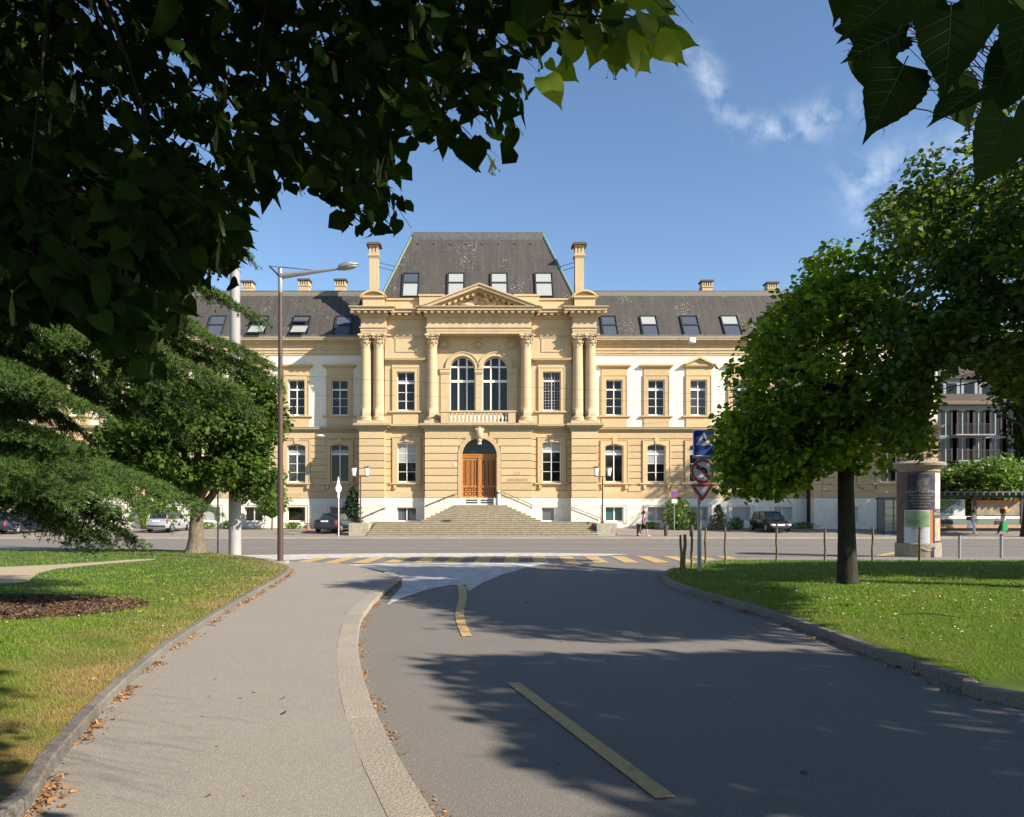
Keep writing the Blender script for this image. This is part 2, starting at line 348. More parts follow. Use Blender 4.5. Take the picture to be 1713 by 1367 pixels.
def sheet(name, poly, z, m, parent=None, kind='structure', thick=None):
    """flat polygon (x,y) list, as a sheet or (thick) as a slab going down"""
    tri = geometry.tessellate_polygon([[Vector((p[0], p[1], 0)) for p in poly]])
    b = MB(); b.add([(p[0], p[1], z) for p in poly], [tuple(t) for t in tri])
    if thick:
        n = len(poly); b.add([(p[0], p[1], z) for p in poly] + [(p[0], p[1], z - thick) for p in poly], [(i, (i + 1) % n, (i + 1) % n + n, i + n) for i in range(n)])
    me = b.mesh(name, m)
    if not thick:
        for p in me.polygons: pass
        bm = bmesh.new(); bm.from_mesh(me)
        for f in bm.faces:
            if f.normal.z < 0: f.normal_flip()
        bm.to_mesh(me); bm.free()
    o = link(name, me, parent)
    if parent is None: tag(o, kind=kind)
    return o

def smooth_line(pts, n=8):
    """Catmull-Rom through points"""
    P = [Vector((p[0], p[1], 0)) for p in pts]; out = []
    for i in range(len(P) - 1):
        p0 = P[max(i - 1, 0)]; p1 = P[i]; p2 = P[i + 1]; p3 = P[min(i + 2, len(P) - 1)]
        for k in range(n):
            t = k / n
            q = 0.5 * ((2 * p1) + (p2 - p0) * t + (2 * p0 - 5 * p1 + 4 * p2 - p3) * t * t + (3 * p1 - p0 - 3 * p2 + p3) * t ** 3)
            out.append((q.x, q.y))
    out.append((P[-1].x, P[-1].y)); return out

def resample(pts, step):
    P = np.array(pts); d = np.r_[0, np.cumsum(np.hypot(*np.diff(P, axis=0).T))]; s = np.arange(0, d[-1], step)
    return np.c_[np.interp(s, d, P[:, 0]), np.interp(s, d, P[:, 1])], s

def offset(pts, d):
    P = np.array(pts); T = np.gradient(P, axis=0); T /= np.maximum(np.hypot(*T.T)[:, None], 1e-9)
    return P + np.c_[-T[:, 1], T[:, 0]] * d     # to the left of travel for d>0

def kerb(name, pts, width, z0, z1, m, length=1.0, side=1, ch=.012):
    """kerb stones one by one along pts (outer edge), growing to `side`"""
    root = empty(name, (0, 0, 0)); tag(root, kind='structure')
    P, s = resample(pts, 0.125); I = offset(P, width * side); k = int(length / 0.125); i = 0
    while i < len(P) - 2:
        j = min(i + k, len(P) - 1); seg = list(range(i, j + 1))
        o_ = P[seg].copy(); n_ = I[seg].copy()
        g = .010
        for a in (o_, n_):
            d0 = a[1] - a[0]; d1 = a[-2] - a[-1]; a[0] += d0 / max(np.hypot(*d0), 1e-6) * g; a[-1] += d1 / max(np.hypot(*d1), 1e-6) * g
        dz = random.uniform(-.003, .003); m_ = MB(); n = len(seg)
        c = (o_ - n_) / width
        rows = [np.c_[o_, np.full(n, z0)], np.c_[o_, np.full(n, z1 + dz - ch)], np.c_[o_ - c * ch, np.full(n, z1 + dz)], np.c_[n_ + c * ch, np.full(n, z1 + dz)], np.c_[n_, np.full(n, z1 + dz - ch)], np.c_[n_, np.full(n, z0)]]
        vs = [tuple(r[q]) for r in rows for q in range(n)]; fs = []
        for r in range(5):
            for q in range(n - 1): fs.append((r * n + q, r * n + q + 1, (r + 1) * n + q + 1, (r + 1) * n + q))
        fs += [tuple(r * n for r in range(6)), tuple(r * n + n - 1 for r in range(5, -1, -1))]
        m_.add(vs, fs); m_.build('kerb_stone', m, root)
        i = j
    return root

# big ground far beyond
sheet('ground', [(-600, -60), (600, -60), (600, 1200), (-600, 1200)], -0.03, mat('far_ground', (0.07, 0.09, 0.04), .95, 0, 3, .3))
ROADN, ROADF = 26.3, 50.0
sheet('road', [(-60, -30), (60, -30), (60, ROADN + 6), (-60, ROADN + 6)], 0.0, ASPH)
sheet('main_road', [(-120, ROADN + 1.5), (-8, 29.6), (-2, 30.2), (6, 29.0), (120, ROADN + 1.5), (120, ROADF), (-120, ROADF)], 0.004, MAIN)

ZP, ZL, ZR = 0.085, 0.165, 0.10          # left pavement, left lawn, right lawn
# left pavement and its pale granite kerb to the road
kr = smooth_line([(.52, .5), (.28, 2.2)] + [G(*p) for p in [(712, 1367), (672, 1300), (640, 1235), (614, 1170), (601, 1115), (599, 1075), (606, 1040), (626, 1012), (648, 990), (664, 976), (667, 969), (655, 962)]], 6)
kr = [(.6, -3)] + kr
lawnk = smooth_line([(-2.75, -3), (-2.75, 1.0), (-2.62, 3)] + [G(x, y, ZP) for x, y in [(20, 1380), (98, 1278), (176, 1187), (229, 1135), (278, 1094), (327, 1059), (400, 1012), (455, 980), (482, 962), (484, 953), (468, 947), (448, 941), (425, 936), (390, 932)]], 6)
xe, ye = kr[-1]
path_poly = [tuple(p) for p in offset(kr, .232)][:-3] + [(G(600, 952)[0], G(600, 952)[1]), (G(560, 946)[0], G(560, 946)[1]), (G(480, 944)[0], G(480, 944)[1]), (G(450, 938)[0], G(450, 938)[1])] + lawnk[::-1]
sheet('pavement', path_poly, ZP, PATHM, thick=.1)
# the granite strip gets lower towards the crossing; here it stays level and stands a hair above the pavement
kerb('kerb', kr, .235, -.02, ZP + .003, KERBL, 1.0, 1, .004)
# left lawn
lawn_far = [G(x, y, .05) for x, y in [(390, 930), (330, 926), (260, 924), (150, 923), (0, 925)]]
lawn_poly = [tuple(p) for p in offset(lawnk, .095)] + lawn_far[1:] + [(-60, 31.0), (-60, -3)]
lk = kerb('kerb', lawnk, .10, -.02, ZL + .008, KERBM, 1.0, 1)
# right lawn
krr = smooth_line([(9.0, -3), (7.0, 2.0)] + [G(*p) for p in [(1713, 1186), (1600, 1150), (1450, 1096), (1350, 1057), (1250, 1022), (1180, 1001), (1132, 985), (1112, 975), (1107, 967), (1118, 959), (1145, 950), (1180, 945), (1240, 941.5)]] + [(16, 25.4), (60, 25.6)], 6)
kerb('kerb', krr, .125, -.02, ZR + .010, KERBM, 1.0, -1)
rlawn_poly = [tuple(p) for p in offset(krr, -.12)] + [(60, -3)]
# pavement strip between the right lawn and the main road
sheet('pavement', [(G(1180, 940)[0], 26.1), (60, 25.75), (60, 28.2), (14, 28.2), (9.5, 27.6)], 0.05, FORE, thick=.08)
# far pavement, forecourt rising to the building
b = MB(); xs = (-120, 120); prof = [(ROADF, -.02), (ROADF, .10), (52.6, .17), (60.5, .57), (75, .75), (140, 1.0)]
for i in range(len(prof) - 1):
    b.add([(xs[0], prof[i][0], prof[i][1]), (xs[1], prof[i][0], prof[i][1]), (xs[1], prof[i + 1][0], prof[i + 1][1]), (xs[0], prof[i + 1][0], prof[i + 1][1])], [(0, 1, 2, 3)])
tag(b.build('pavement', FORE), kind='structure')
def gz(y): return float(np.interp(y, [ROADF, 52.6, 60.5, 75], [.10, .17, .57, .75]))
kerb('kerb', [(-70, ROADF - .02), (70, ROADF - .02)], .2, -.02, .112, KERBL, 1.6, 1)

# road paint
def paint(name, poly, m, z=0.009, parent=None, zg=0.0):
    return sheet(name, [G(x, y, zg) for x, y in poly], z, m, parent)
paint('road_marking', [(380, 929.5), (520, 927.5), (640, 926), (900, 925.2), (1052, 927.2), (1010, 930.3), (860, 930.8), (700, 931.8), (560, 934), (480, 937.5), (440, 939), (400, 936)], WPAINT)
isl = [(556, 945.5), (640, 943.3), (780, 942.2), (923, 941.6), (880, 950), (840, 962), (808, 975), (785, 989.5), (776, 979.5), (755, 979), (715, 987), (676, 1000), (648, 1012.5), (656, 1000), (672, 982), (672, 968), (655, 959), (620, 951)]
o = paint('road_marking', isl, WPAINT)
crossing = empty('pedestrian_crossing', (0, 26.5, 0)); tag(crossing, kind='structure')
sm = None
for k in range(-7, 9):
    p0 = G(855 + 47 * k, 941.6); p1 = G(855 + 47 * k, 930.8)
    x0 = (855 - 800) / 1300 * p0[1] + k * 0.985; x1 = x0 + (p1[1] - p0[1]) * 0.05
    y0 = F * 1.6 / (942 - 860 + (0.6 if k < -4 else 0)); y1 = F * 1.6 / (931.3 - 860 + max(0, -k - 3) * .55)
    bb = MB().add([(x0 - .25, y0, .0135), (x0 + .25, y0, .0135), (x1 + .25, y1, .0135), (x1 - .25, y1, .0135)], [(0, 1, 2, 3)])
    bb.build('stripe', YPAINT, crossing)
yl = [(765, 979), (767, 990), (767.5, 1003), (763, 1018), (761.5, 1032), (765, 1048), (773, 1066)]
yr = [(779, 979), (781, 990), (781, 1003), (777, 1018), (776, 1032), (781, 1048), (790, 1065)]
paint('lane_marking', yl + yr[::-1], YPAINT)
paint('lane_marking', [(848, 1143.5), (869, 1143), (1131, 1335), (1097, 1338)], YPAINT)
for y0, y1 in ((43.0, .14), (35.8, .14)):
    sheet('lane_marking', [(-110, y0), (110, y0), (110, y0 + y1), (-110, y0 + y1)], .0125, WPAINT)
for i in range(-9, 9):
    sheet('lane_marking', [(i * 6 + 3, 39.3), (i * 6 + 5.4, 39.3), (i * 6 + 5.4, 39.44), (i * 6 + 3, 39.44)], .0125, WPAINT)
paint('lane_marking', [(1452, 932), (1502, 922.5), (1503, 925.5), (1470, 932)], YPAINT)
ry = [(34.4 + .2 * math.sin(x * .4), x) for x in range(0, 60)]
sheet('dark_road_line', [(2 + x, 41.5 - .16 * x + .1 * math.sin(x)) for x in range(0, 40, 2)] + [(2 + x, 41.42 - .16 * x + .1 * math.sin(x)) for x in range(38, -1, -2)], .0165, mat('dark_line', (0.03, 0.03, 0.03), .6))  # thin dark wavy line laid across the main road

# lawns: sheet cut into a grid so that dryness can vary, plus grass blades
def lawn_noise(x, y, s):
    q = np.sin(x * 1.7 * s + 1.3 * np.sin(y * 1.1 * s)) + np.sin(y * 2.3 * s + 1.7 * np.sin(x * .9 * s + 2)) + .6 * np.sin((x + y) * 4.1 * s) + .5 * np.sin((x - y * .7) * 7.3 * s + 1)
    return q / 3.1
LK = np.array(resample(lawnk, .2)[0]); RK = np.array(resample(krr, .3)[0])
def dist_to(P, x, y):
    out = np.full(x.shape, 1e9)
    for i in range(0, len(P)):
        out = np.minimum(out, (x - P[i, 0]) ** 2 + (y - P[i, 1]) ** 2)
    return np.sqrt(out)
def dryL(x, y):
    d = dist_to(LK, x, y); n = lawn_noise(x, y, 1.0); n2 = lawn_noise(x + 9, y, 2.7)
    return np.clip(np.exp(-d / .75) * (.85 + .7 * n) + .28 * n2 - .02 + .18 * np.exp(-d / 2.5), 0, 1)
def dryR(x, y):
    d = dist_to(RK, x, y)
    return np.clip(.18 * lawn_noise(x, y, 1.0) + .12 * lawn_noise(x, y, 3.1) + .10 * np.exp(-d / .5) + .06, 0, 1)
def grass_mat(name, g1, g2, dry, rough=.7):
    m = bpy.data.materials.new(name); m.use_nodes = True; n = m.node_tree; b = n.nodes['Principled BSDF']; b.inputs['Roughness'].default_value = rough; b.inputs['Specular IOR Level'].default_value = .2
    a = n.nodes.new('ShaderNodeAttribute'); a.attribute_name = 'rnd'; d = n.nodes.new('ShaderNodeAttribute'); d.attribute_name = 'dry'
    rp = n.nodes.new('ShaderNodeValToRGB'); rp.color_ramp.elements[0].color = (*g1, 1); rp.color_ramp.elements[1].color = (*g2, 1); n.links.new(a.outputs['Fac'], rp.inputs[0])
    mx = n.nodes.new('ShaderNodeMix'); mx.data_type = 'RGBA'; n.links.new(d.outputs['Fac'], mx.inputs['Factor']); n.links.new(rp.outputs[0], mx.inputs['A']); mx.inputs['B'].default_value = (*dry, 1)
    n.links.new(mx.outputs['Result'], b.inputs['Base Color'])
    tr = n.nodes.new('ShaderNodeBsdfTranslucent'); hs = n.nodes.new('ShaderNodeHueSaturation'); hs.inputs['Value'].default_value = 1.5; n.links.new(mx.outputs['Result'], hs.inputs['Color']); n.links.new(hs.outputs[0], tr.inputs[0])
    ms = n.nodes.new('ShaderNodeMixShader'); ms.inputs[0].default_value = .3; n.links.new(b.outputs[0], ms.inputs[1]); n.links.new(tr.outputs[0], ms.inputs[2])
    n.links.new(ms.outputs[0], n.nodes['Material Output'].inputs[0])
    return m
GR = grass_mat('grass_blades', (0.080, 0.160, 0.014), (0.20, 0.31, 0.034), (0.36, 0.27, 0.10))
GS = grass_mat('grass_ground', (0.06, 0.115, 0.02), (0.10, 0.165, 0.03), (0.26, 0.19, 0.08))
mulch_c = G(60, 1018, ZL); 
def in_mulch(x, y):
    a = (x - (mulch_c[0] - 1.6)) / 3.1; b_ = (y - mulch_c[1] - .1) / 1.75
    return a * a + b_ * b_ + .10 * lawn_noise(x, y, 3) < 1
sand_poly = [G(x, y, ZL) for x, y in [(-900, 958), (-200, 949), (0, 949), (90, 945), (165, 940.5), (205, 937.5), (250, 935), (262, 936.5), (215, 940.5), (150, 946), (95, 952), (65, 959), (55, 966), (48, 973), (20, 976), (-60, 979), (-300, 983), (-900, 995)]]
def lawn(name, poly, z, dryf, win, dens, excl=None, blades=None):
    bm = bmesh.new(); tri = geometry.tessellate_polygon([[Vector((p[0], p[1], 0)) for p in poly]])
    vs = [bm.verts.new((p[0], p[1], z)) for p in poly]
    for t in tri:
        try: bm.faces.new([vs[i] for i in t])
        except ValueError: pass
    for ax, lo, hi in ((0, win[0], win[1]), (1, win[2], win[3])):
        for q in np.arange(lo, hi, .45):
            co = (q, 0, 0) if ax == 0 else (0, q, 0); no = (1, 0, 0) if ax == 0 else (0, 1, 0)
            bmesh.ops.bisect_plane(bm, geom=bm.verts[:] + bm.edges[:] + bm.faces[:], plane_co=co, plane_no=no)
    bmesh.ops.recalc_face_normals(bm, faces=bm.faces)
    for f in bm.faces:
        if f.normal.z < 0: f.normal_flip()
    me = bpy.data.meshes.new(name); bm.to_mesh(me); bm.free(); me.materials.append(GS)
    co = np.zeros(len(me.vertices) * 3); me.vertices.foreach_get('co', co); co = co.reshape(-1, 3)
    for nm, d in (('dry', dryf(co[:, 0], co[:, 1])), ('rnd', rng.random(len(co)))):
        at = me.attributes.new(nm, 'FLOAT', 'POINT'); at.data.foreach_set('value', d.astype(np.float32))
    o = link(name, me); tag(o, kind='structure')
    # blades: uniform in the picture, so density falls with distance
    pos = []
    for (n, y0, y1, x0, x1) in dens:
        y = 1 / (1 / y0 + rng.random(n) * (1 / y1 - 1 / y0)); x = x0(y) + rng.random(n) * (x1(y) - x0(y))
        k = inpoly(x, y, poly)
        if excl: k &= ~excl(x, y)
        pos.append(np.c_[x[k], y[k]])
    P = np.concatenate(pos); n = len(P); dd = P[:, 1]
    h = (.016 + .026 * rng.random(n)) * (1 + .4 * lawn_noise(P[:, 0], P[:, 1], 2)) * np.clip(dd / 9, .9, 1.4)
    P3 = np.c_[P, np.full(n, z)]
    yd = np.c_[rng.normal(0, .55, n), rng.normal(0, .55, n), np.ones(n)]
    nd = np.c_[rng.normal(0, 1, n), rng.normal(0, 1, n), np.zeros(n)]
    tm = (np.array([(-.5, 0, 0), (.5, 0, 0), (0, 1, .0)]) * np.array([[.16, 1, 1]]), np.array([(0, 1, 2)]))
    wd = np.clip(dd / 8, .6, 2.4)
    V, Fc, rv = scatter(tm, P3, yd, nd, h)
    V = V.reshape(n, 3, 3); mid = V[:, :2].mean(1, keepdims=True); V[:, :2] = mid + (V[:, :2] - mid) * wd[:, None, None]; V = V.reshape(-1, 3)
    dr = np.clip(dryf(P[:, 0], P[:, 1]) + rng.normal(0, .10, n), 0, 1)
    g = link('grass', fast_mesh('grass', V, Fc, GR, {'rnd': rv, 'dry': np.repeat(dr, 3)})); tag(g, kind='stuff')
    return o, g
def exL(x, y): return in_mulch(x, y) | inpoly(x, y, sand_poly)
tag(lawn('lawn', lawn_poly, ZL, dryL, (-22, 0, 3, 31), [(170000, 4.3, 32, lambda y: -.65 * y - .3, lambda y: -.10 * y), (60000, 4.3, 12, lambda y: -.65 * y - .3, lambda y: -.2 * y)], exL)[1],
    'short green grass with dry straw patches beside the left pavement', 'grass')
tag(lawn('lawn', rlawn_poly, ZR, dryR, (4, 20, 6, 26), [(190000, 7, 26, lambda y: .2 * y, lambda y: .74 * y)])[1],
    'bright green mown grass inside the curved kerb on the right', 'grass')
sheet('path', sand_poly, ZL + .005, SAND)
# mulch bed: sheet and chips
th = np.linspace(0, 2 * math.pi, 60, endpoint=False)
mp_ = [((mulch_c[0] - 1.6) + 3.1 * math.cos(t) * (1 + .04 * math.sin(5 * t)), mulch_c[1] + .1 + 1.75 * math.sin(t) * (1 + .05 * math.sin(4 * t + 1))) for t in th]
sheet('mulch_bed', mp_, ZL + .006, MULCH)
n = 26000; a = rng.random(n) * 2 * math.pi; r = np.sqrt(rng.random(n)) * 1.04
P3 = np.c_[(mulch_c[0] - 1.6) + 3.1 * r * np.cos(a), mulch_c[1] + .1 + 1.75 * r * np.sin(a), np.full(n, ZL + .012) + rng.random(n) * .02]
CHIP = leaf_mat('bark_chips', (0.035, 0.018, 0.01), (0.20, 0.12, 0.065), 0.0, .9)
V, Fc, rv = scatter((np.array([(-.3, -.5, 0), (.3, -.5, 0.05), (.3, .5, 0), (-.25, .5, .05)]), np.array([(0, 1, 2, 3)])), P3, np.c_[rng.normal(0, 1, n), rng.normal(0, 1, n), rng.normal(0, .25, n)], np.c_[rng.normal(0, .4, n), rng.normal(0, .4, n), np.ones(n)], .018 + .03 * rng.random(n))
tag(link('bark_chips', fast_mesh('bark_chips', V, Fc, CHIP, {'rnd': rv})), 'brown bark mulch chips spread under the cedar', 'mulch', kind='stuff')

# fallen leaves along the kerbs, petals and daisies
DRYL = leaf_mat('fallen_leaves', (0.13, 0.06, 0.025), (0.46, 0.26, 0.12), .12, .8)
def litter(name, line, side, n, spread, z, label, size=(.012, .03), prob=None, clump=.5, zspread=.02, mtl=None):
    P, s = resample(line, .02); Q = offset(P, 1.0 * side) - P
    w = np.clip(lawn_noise(s * 1.6, s * .7, 1.7) + clump, 0.02, 2) ** 1.6
    if prob is not None: w = w * prob(P)
    idx = rng.choice(len(P), n, p=w / w.sum()); off = np.abs(rng.normal(0, spread, n))
    xy = P[idx] + Q[idx] * off[:, None] + rng.normal(0, .01, (n, 2))
    P3 = np.c_[xy, z + .004 + rng.random(n) * zspread * np.exp(-off / .06)]
    V, Fc, rv = scatter(LEAF4, P3, np.c_[rng.normal(0, 1, n), rng.normal(0, 1, n), rng.normal(0, .35, n)], np.c_[rng.normal(0, .5, n), rng.normal(0, .5, n), np.ones(n)], size[0] + (size[1] - size[0]) * rng.random(n) ** 2)
    tag(link(name, fast_mesh(name, V, Fc, mtl or DRYL, {'rnd': rv})), label, 'fallen leaves', kind='stuff')
litter('fallen_leaves', lawnk, -1, 3000, .050, ZP, 'orange dry leaves heaped against the left lawn kerb', (.012, .042), lambda P: np.clip(1.6 - P[:, 1] / 22, .1, 1) * (P[:, 1] > 3.5))
litter('fallen_leaves', kr, -1, 2600, .055, 0, 'orange dry leaves in the gutter beside the pale granite kerb', (.008, .028), lambda P: (P[:, 1] > 3.5) * 1.0)
litter('fallen_leaves', krr, 1, 350, .10, 0, 'few dry leaves in the gutter below the right lawn kerb', (.02, .06), lambda P: (P[:, 1] > 5) * (P[:, 1] < 15) * 1.0)
def strew(name, n, box, z, size, m, label, zz=.01, cat='fallen leaves', ok=None):
    x = box[0] + rng.random(n) * (box[1] - box[0]); y = box[2] + rng.random(n) * (box[3] - box[2])
    if ok is not None: k = ok(x, y); x, y = x[k], y[k]
    n = len(x)
    V, Fc, rv = scatter(LEAF4, np.c_[x, y, np.full(n, z + zz)], np.c_[rng.normal(0, 1, n), rng.normal(0, 1, n), rng.normal(0, .2, n)], np.c_[rng.normal(0, .4, n), rng.normal(0, .4, n), np.ones(n)], size[0] + (size[1] - size[0]) * rng.random(n) ** 2)
    tag(link(name, fast_mesh(name, V, Fc, m, {'rnd': rv})), label, cat, kind='stuff')
strew('fallen_leaves', 200, (-9, -.6, 4, 16), ZL, (.02, .065), leaf_mat('pale_dry_leaves', (0.32, 0.20, 0.09), (0.52, 0.40, 0.22), .1, .7), 'scattered pale dry leaves lying on the left lawn', .02, ok=lambda x, y: inpoly(x, y, lawn_poly))
strew('fallen_leaves', 90, (-2.5, .2, 4, 18), ZP, (.02, .06), DRYL, 'single brown leaves scattered over the left pavement', ok=lambda x, y: inpoly(x, y, path_poly))
strew('fallen_leaves', 110, (-.5, 7, 4, 18), 0, (.015, .055), DRYL, 'single dry leaves scattered over the side road', ok=lambda x, y: ~inpoly(x, y, path_poly) & ~inpoly(x, y, rlawn_poly))
strew('fallen_leaves', 120, (3, 14, 7, 24), ZR, (.03, .10), leaf_mat('pale_leaves_right', (0.42, 0.26, 0.11), (0.72, 0.52, 0.30), .1, .7), 'scattered dry leaves lying on the right lawn', .025, ok=lambda x, y: inpoly(x, y, rlawn_poly))
DAISY = leaf_mat('daisy_petals', (0.65, 0.63, 0.55), (0.8, 0.79, 0.72), .1, .7)
def patches(x, y): return lawn_noise(x * .9, y * 1.3, 1.6) + .25 * lawn_noise(x, y, 5) > .25
strew('daisies', 9000, (3, 19, 9, 25), ZR, (.016, .034), DAISY, 'tiny white daisies dotting the right lawn', .035, 'daisies', ok=lambda x, y: inpoly(x, y, rlawn_poly) & patches(x, y) & (rng.random(len(x)) < .6))
strew('daisies', 3000, (-16, -3, 15, 29), ZL, (.012, .026), DAISY, 'tiny white daisies dotting the far end of the left lawn', .035, 'daisies', ok=lambda x, y: inpoly(x, y, lawn_poly) & patches(x, y) & ~exL(x, y))
# a twig on the right lawn
tx, ty = G(1545, 1033, ZR)
tag(MB().tube([(tx - .35, ty + .1, ZR + .03), (tx, ty, ZR + .06), (tx + .3, ty - .15, ZR + .04), (tx + .42, ty - .2, ZR + .02)], [.004, .008, .007, .003], 5).build('twig', mat('bark_dark', (0.05, 0.04, 0.03), .9), None, loc=(tx, ty, ZR)), 'thin dark fallen twig lying on the right lawn', 'twig')
# ------------------------------------------------------------------ the university building
DW, DP, DS, DE = 60.0, 57.3, 57.9, 59.6      # wall planes: wings, pavilion piers, pavilion side bays, end pavilions
bld = empty('university_building', (0, 57, .3), 'long yellow stone university building with slate roofs and a columned central pavilion', 'university building')
BO = wpos(bld)
def part(mb, name, m, parent=None, **k): return mb.build(name, m, parent or bld, **k)
_cache = {}
def inst(key, name, maker, m, parent, x, y, z, smooth=False):
    """place a shared mesh (built round the origin) at world x,y,z under parent"""
    if key not in _cache:
        mb = MB(); maker(mb); _cache[key] = mb.mesh(name, m, None, smooth)
    return link(name, _cache[key], parent, Vector((x, y, z)) - wpos(parent))

def wall(mb, x0, x1, z0, z1, y, th, ops):
    """ops: (xa, xb, za, zb, rise) openings; rise>0 arches the top"""
    xs_ = sorted({x0, x1, *[o[0] for o in ops], *[o[1] for o in ops]}); 
    for a, b_ in zip(xs_, xs_[1:]):
        col = sorted([(o[2], o[3]) for o in ops if o[0] < (a + b_) / 2 < o[1]]); z = z0
        for za, zb in col:
            if za > z + 1e-4: mb.box(a, b_, y, y + th, z, za)
            z = zb
        if z < z1 - 1e-4: mb.box(a, b_, y, y + th, z, z1)
    for o in ops:
        if o[4] > 0: arch_fill(mb, o[0], o[1], o[3], o[4], y, y + th)

def arc_pts(xa, xb, ztop, rise, n=14):
    w = (xb - xa) / 2; r = (w * w + rise * rise) / (2 * rise); cx = (xa + xb) / 2; cz = ztop - r
    a0 = math.asin(min(1, w / r)) if rise <= w else math.pi - math.asin(w / r)
    return [(cx + r * math.sin(t), cz + r * math.cos(t)) for t in np.linspace(-a0, a0, n + 1)]
def arch_fill(mb, xa, xb, ztop, rise, y0, y1):
    p = arc_pts(xa, xb, ztop, rise)
    for a, b_ in zip(p, p[1:]):
        mb.prism([(a[0], a[1]), (b_[0], b_[1]), (b_[0], ztop), (a[0], ztop)], y0, y1)
def archivolt(mb, xa, xb, ztop, rise, wd, y0, y1, n=14):
    p = arc_pts(xa, xb, ztop, rise, n); w = (xb - xa) / 2; r = (w * w + rise * rise) / (2 * rise); cx = (xa + xb) / 2; cz = ztop - r
    q = [(cx + (a - cx) * (r + wd) / r, cz + (c - cz) * (r + wd) / r) for a, c in p]
    for i in range(n): mb.prism([p[i], p[i + 1], q[i + 1], q[i]], y0, y1)

# ---- windows
def window(xc, w, z0, z1, y, arch=0.0, cols=2, transom=.74, rows=3, top_rows=1, fill=GLASS, mull=.075, blind=None, fr=WHITE, parent=None, solid_top=False):
    """casement window: part 'window' (painted frame) with children pane, and 'blind' if drawn"""
    mb = MB(); x0, x1 = xc - w / 2, xc + w / 2; h = z1 - z0; e = .06; yb = y + .07
    spring = z1 - arch
    mb.box(x0, x0 + e, y, yb, z0, spring if arch else z1); mb.box(x1 - e, x1, y, yb, z0, spring if arch else z1)
    mb.box(x0 + e, x1 - e, y, yb, z0, z0 + .10)
    if arch:
        p = arc_pts(x0, x1, z1, arch, 10); q = arc_pts(x0 + e, x1 - e, z1 - e, max(arch - e * .5, .03), 10)
        for i in range(10): mb.prism([p[i], p[i + 1], q[i + 1], q[i]], y + .002, yb - .002)
    else: mb.box(x0 + e, x1 - e, y, yb, z1 - e, z1)
    zt = z0 + h * transom
    if transom < 1: mb.box(x0 + e, x1 - e, y - .03, yb, zt - .065, zt + .065)
    cx_ = [x0 + w * k / cols for k in range(1, cols)]
    ztop = z1 - e
    for c in cx_:
        mb.box(c - mull / 2, c + mull / 2, y - .012, yb, z0 + .10, zt - .065 if transom < 1 else ztop)
        if transom < 1:
            zt2 = ztop if not arch else (z1 - arch + math.sqrt(max((( (w/2)**2+arch**2)/(2*arch))**2 - (c - xc)**2, 0)) - (((w/2)**2+arch**2)/(2*arch) - arch) - .02)
            mb.box(c - mull / 2 + .01, c + mull / 2 - .01, y - .005, yb, zt + .065, zt2)
    for r in range(1, rows):
        zz = z0 + .1 + (zt - .065 - z0 - .1) * r / rows
        xa = x0 + e
        for k in range(cols):
            xb = (x0 + w * (k + 1) / cols - mull / 2) if k < cols - 1 else x1 - e
            mb.box(xa, xb, y + .012, y + .05, zz - .018, zz + .018); xa = xb + mull
    o = mb.build('window', fr, parent or bld)
    yp = y + .045
    # panes: one per light, lower then upper
    xa = x0 + e
    for k in range(cols):
        xb = (x0 + w * (k + 1) / cols - mull / 2) if k < cols - 1 else x1 - e
        za = z0 + .1
        for r in range(rows):
            zb = z0 + .1 + ((zt - .065 if transom < 1 else ztop) - z0 - .1) * (r + 1) / rows
            MB().box(xa, xb, yp, yp + .012, za + (.018 if r else 0), zb - (.018 if r < rows - 1 else 0)).build('pane', fill, o); za = zb
        if transom < 1 and not solid_top:
            if arch:
                n = 6; R_ = ((w / 2) ** 2 + arch ** 2) / (2 * arch); top = [(xx, max(z1 - R_ + math.sqrt(max(R_ * R_ - (xx - xc) ** 2, 0)) - e, zt + .08)) for xx in np.linspace(xb, xa, n)]
                MB().prism([(xa, zt + .065), (xb, zt + .065)] + top, yp, yp + .012).build('pane', fill, o)
            else: MB().box(xa, xb, yp, yp + .012, zt + .065, ztop).build('pane', fill, o)
        xa = xb + mull
    if blind:
        bz0, bz1 = blind
        MB().box(x0 + e + .01, x1 - e - .01, y + .002 if solid_top else y + .028, y + .044, z0 + h * bz0, z0 + h * bz1 - .03).build('blind', GLASSW, o)
    return o

def surround(mb, x0, x1, z0, z1, ox0, ox1, oz0, oz1, y, pr=.09, arch=0):
    """flat raised frame x0..x1,z0..z1 round an opening, on wall plane y, standing pr proud"""
    mb.box(x0, ox0, y - pr, y + .001, z0, z1); mb.box(ox1, x1, y - pr, y + .001, z0, z1)
    mb.box(ox0, ox1, y - pr, y + .001, oz1, z1)
    if arch: arch_fill(mb, ox0, ox1, oz1, arch, y - pr, y - .002)
    t = .07                                 # outer fillet
    mb.box(x0 - t, x0, y - pr - .035, y, z0, z1 + t); mb.box(x1, x1 + t, y - pr - .035, y, z0, z1 + t); mb.box(x0, x1, y - pr - .035, y - pr, z1 - .0, z1 + t)
    mb.box(x0, x1, y - pr, y, z1 + .0005, z1 + t - .001)

def cornice(mb, x0, x1, y, z, steps, ends=(1, 1)):
    """steps: (dz, projection) from the bottom up; returns along x with both ends returned"""
    for dz, p in steps:
        mb.box(x0 - p * ends[0], x1 + p * ends[1], y - p, y + .3, z, z + dz); z += dz
    return z
HOOD = [(.10, .10), (.10, .20), (.09, .34), (.05, .38)]
SILL = [(.07, .12), (.10, .20)]

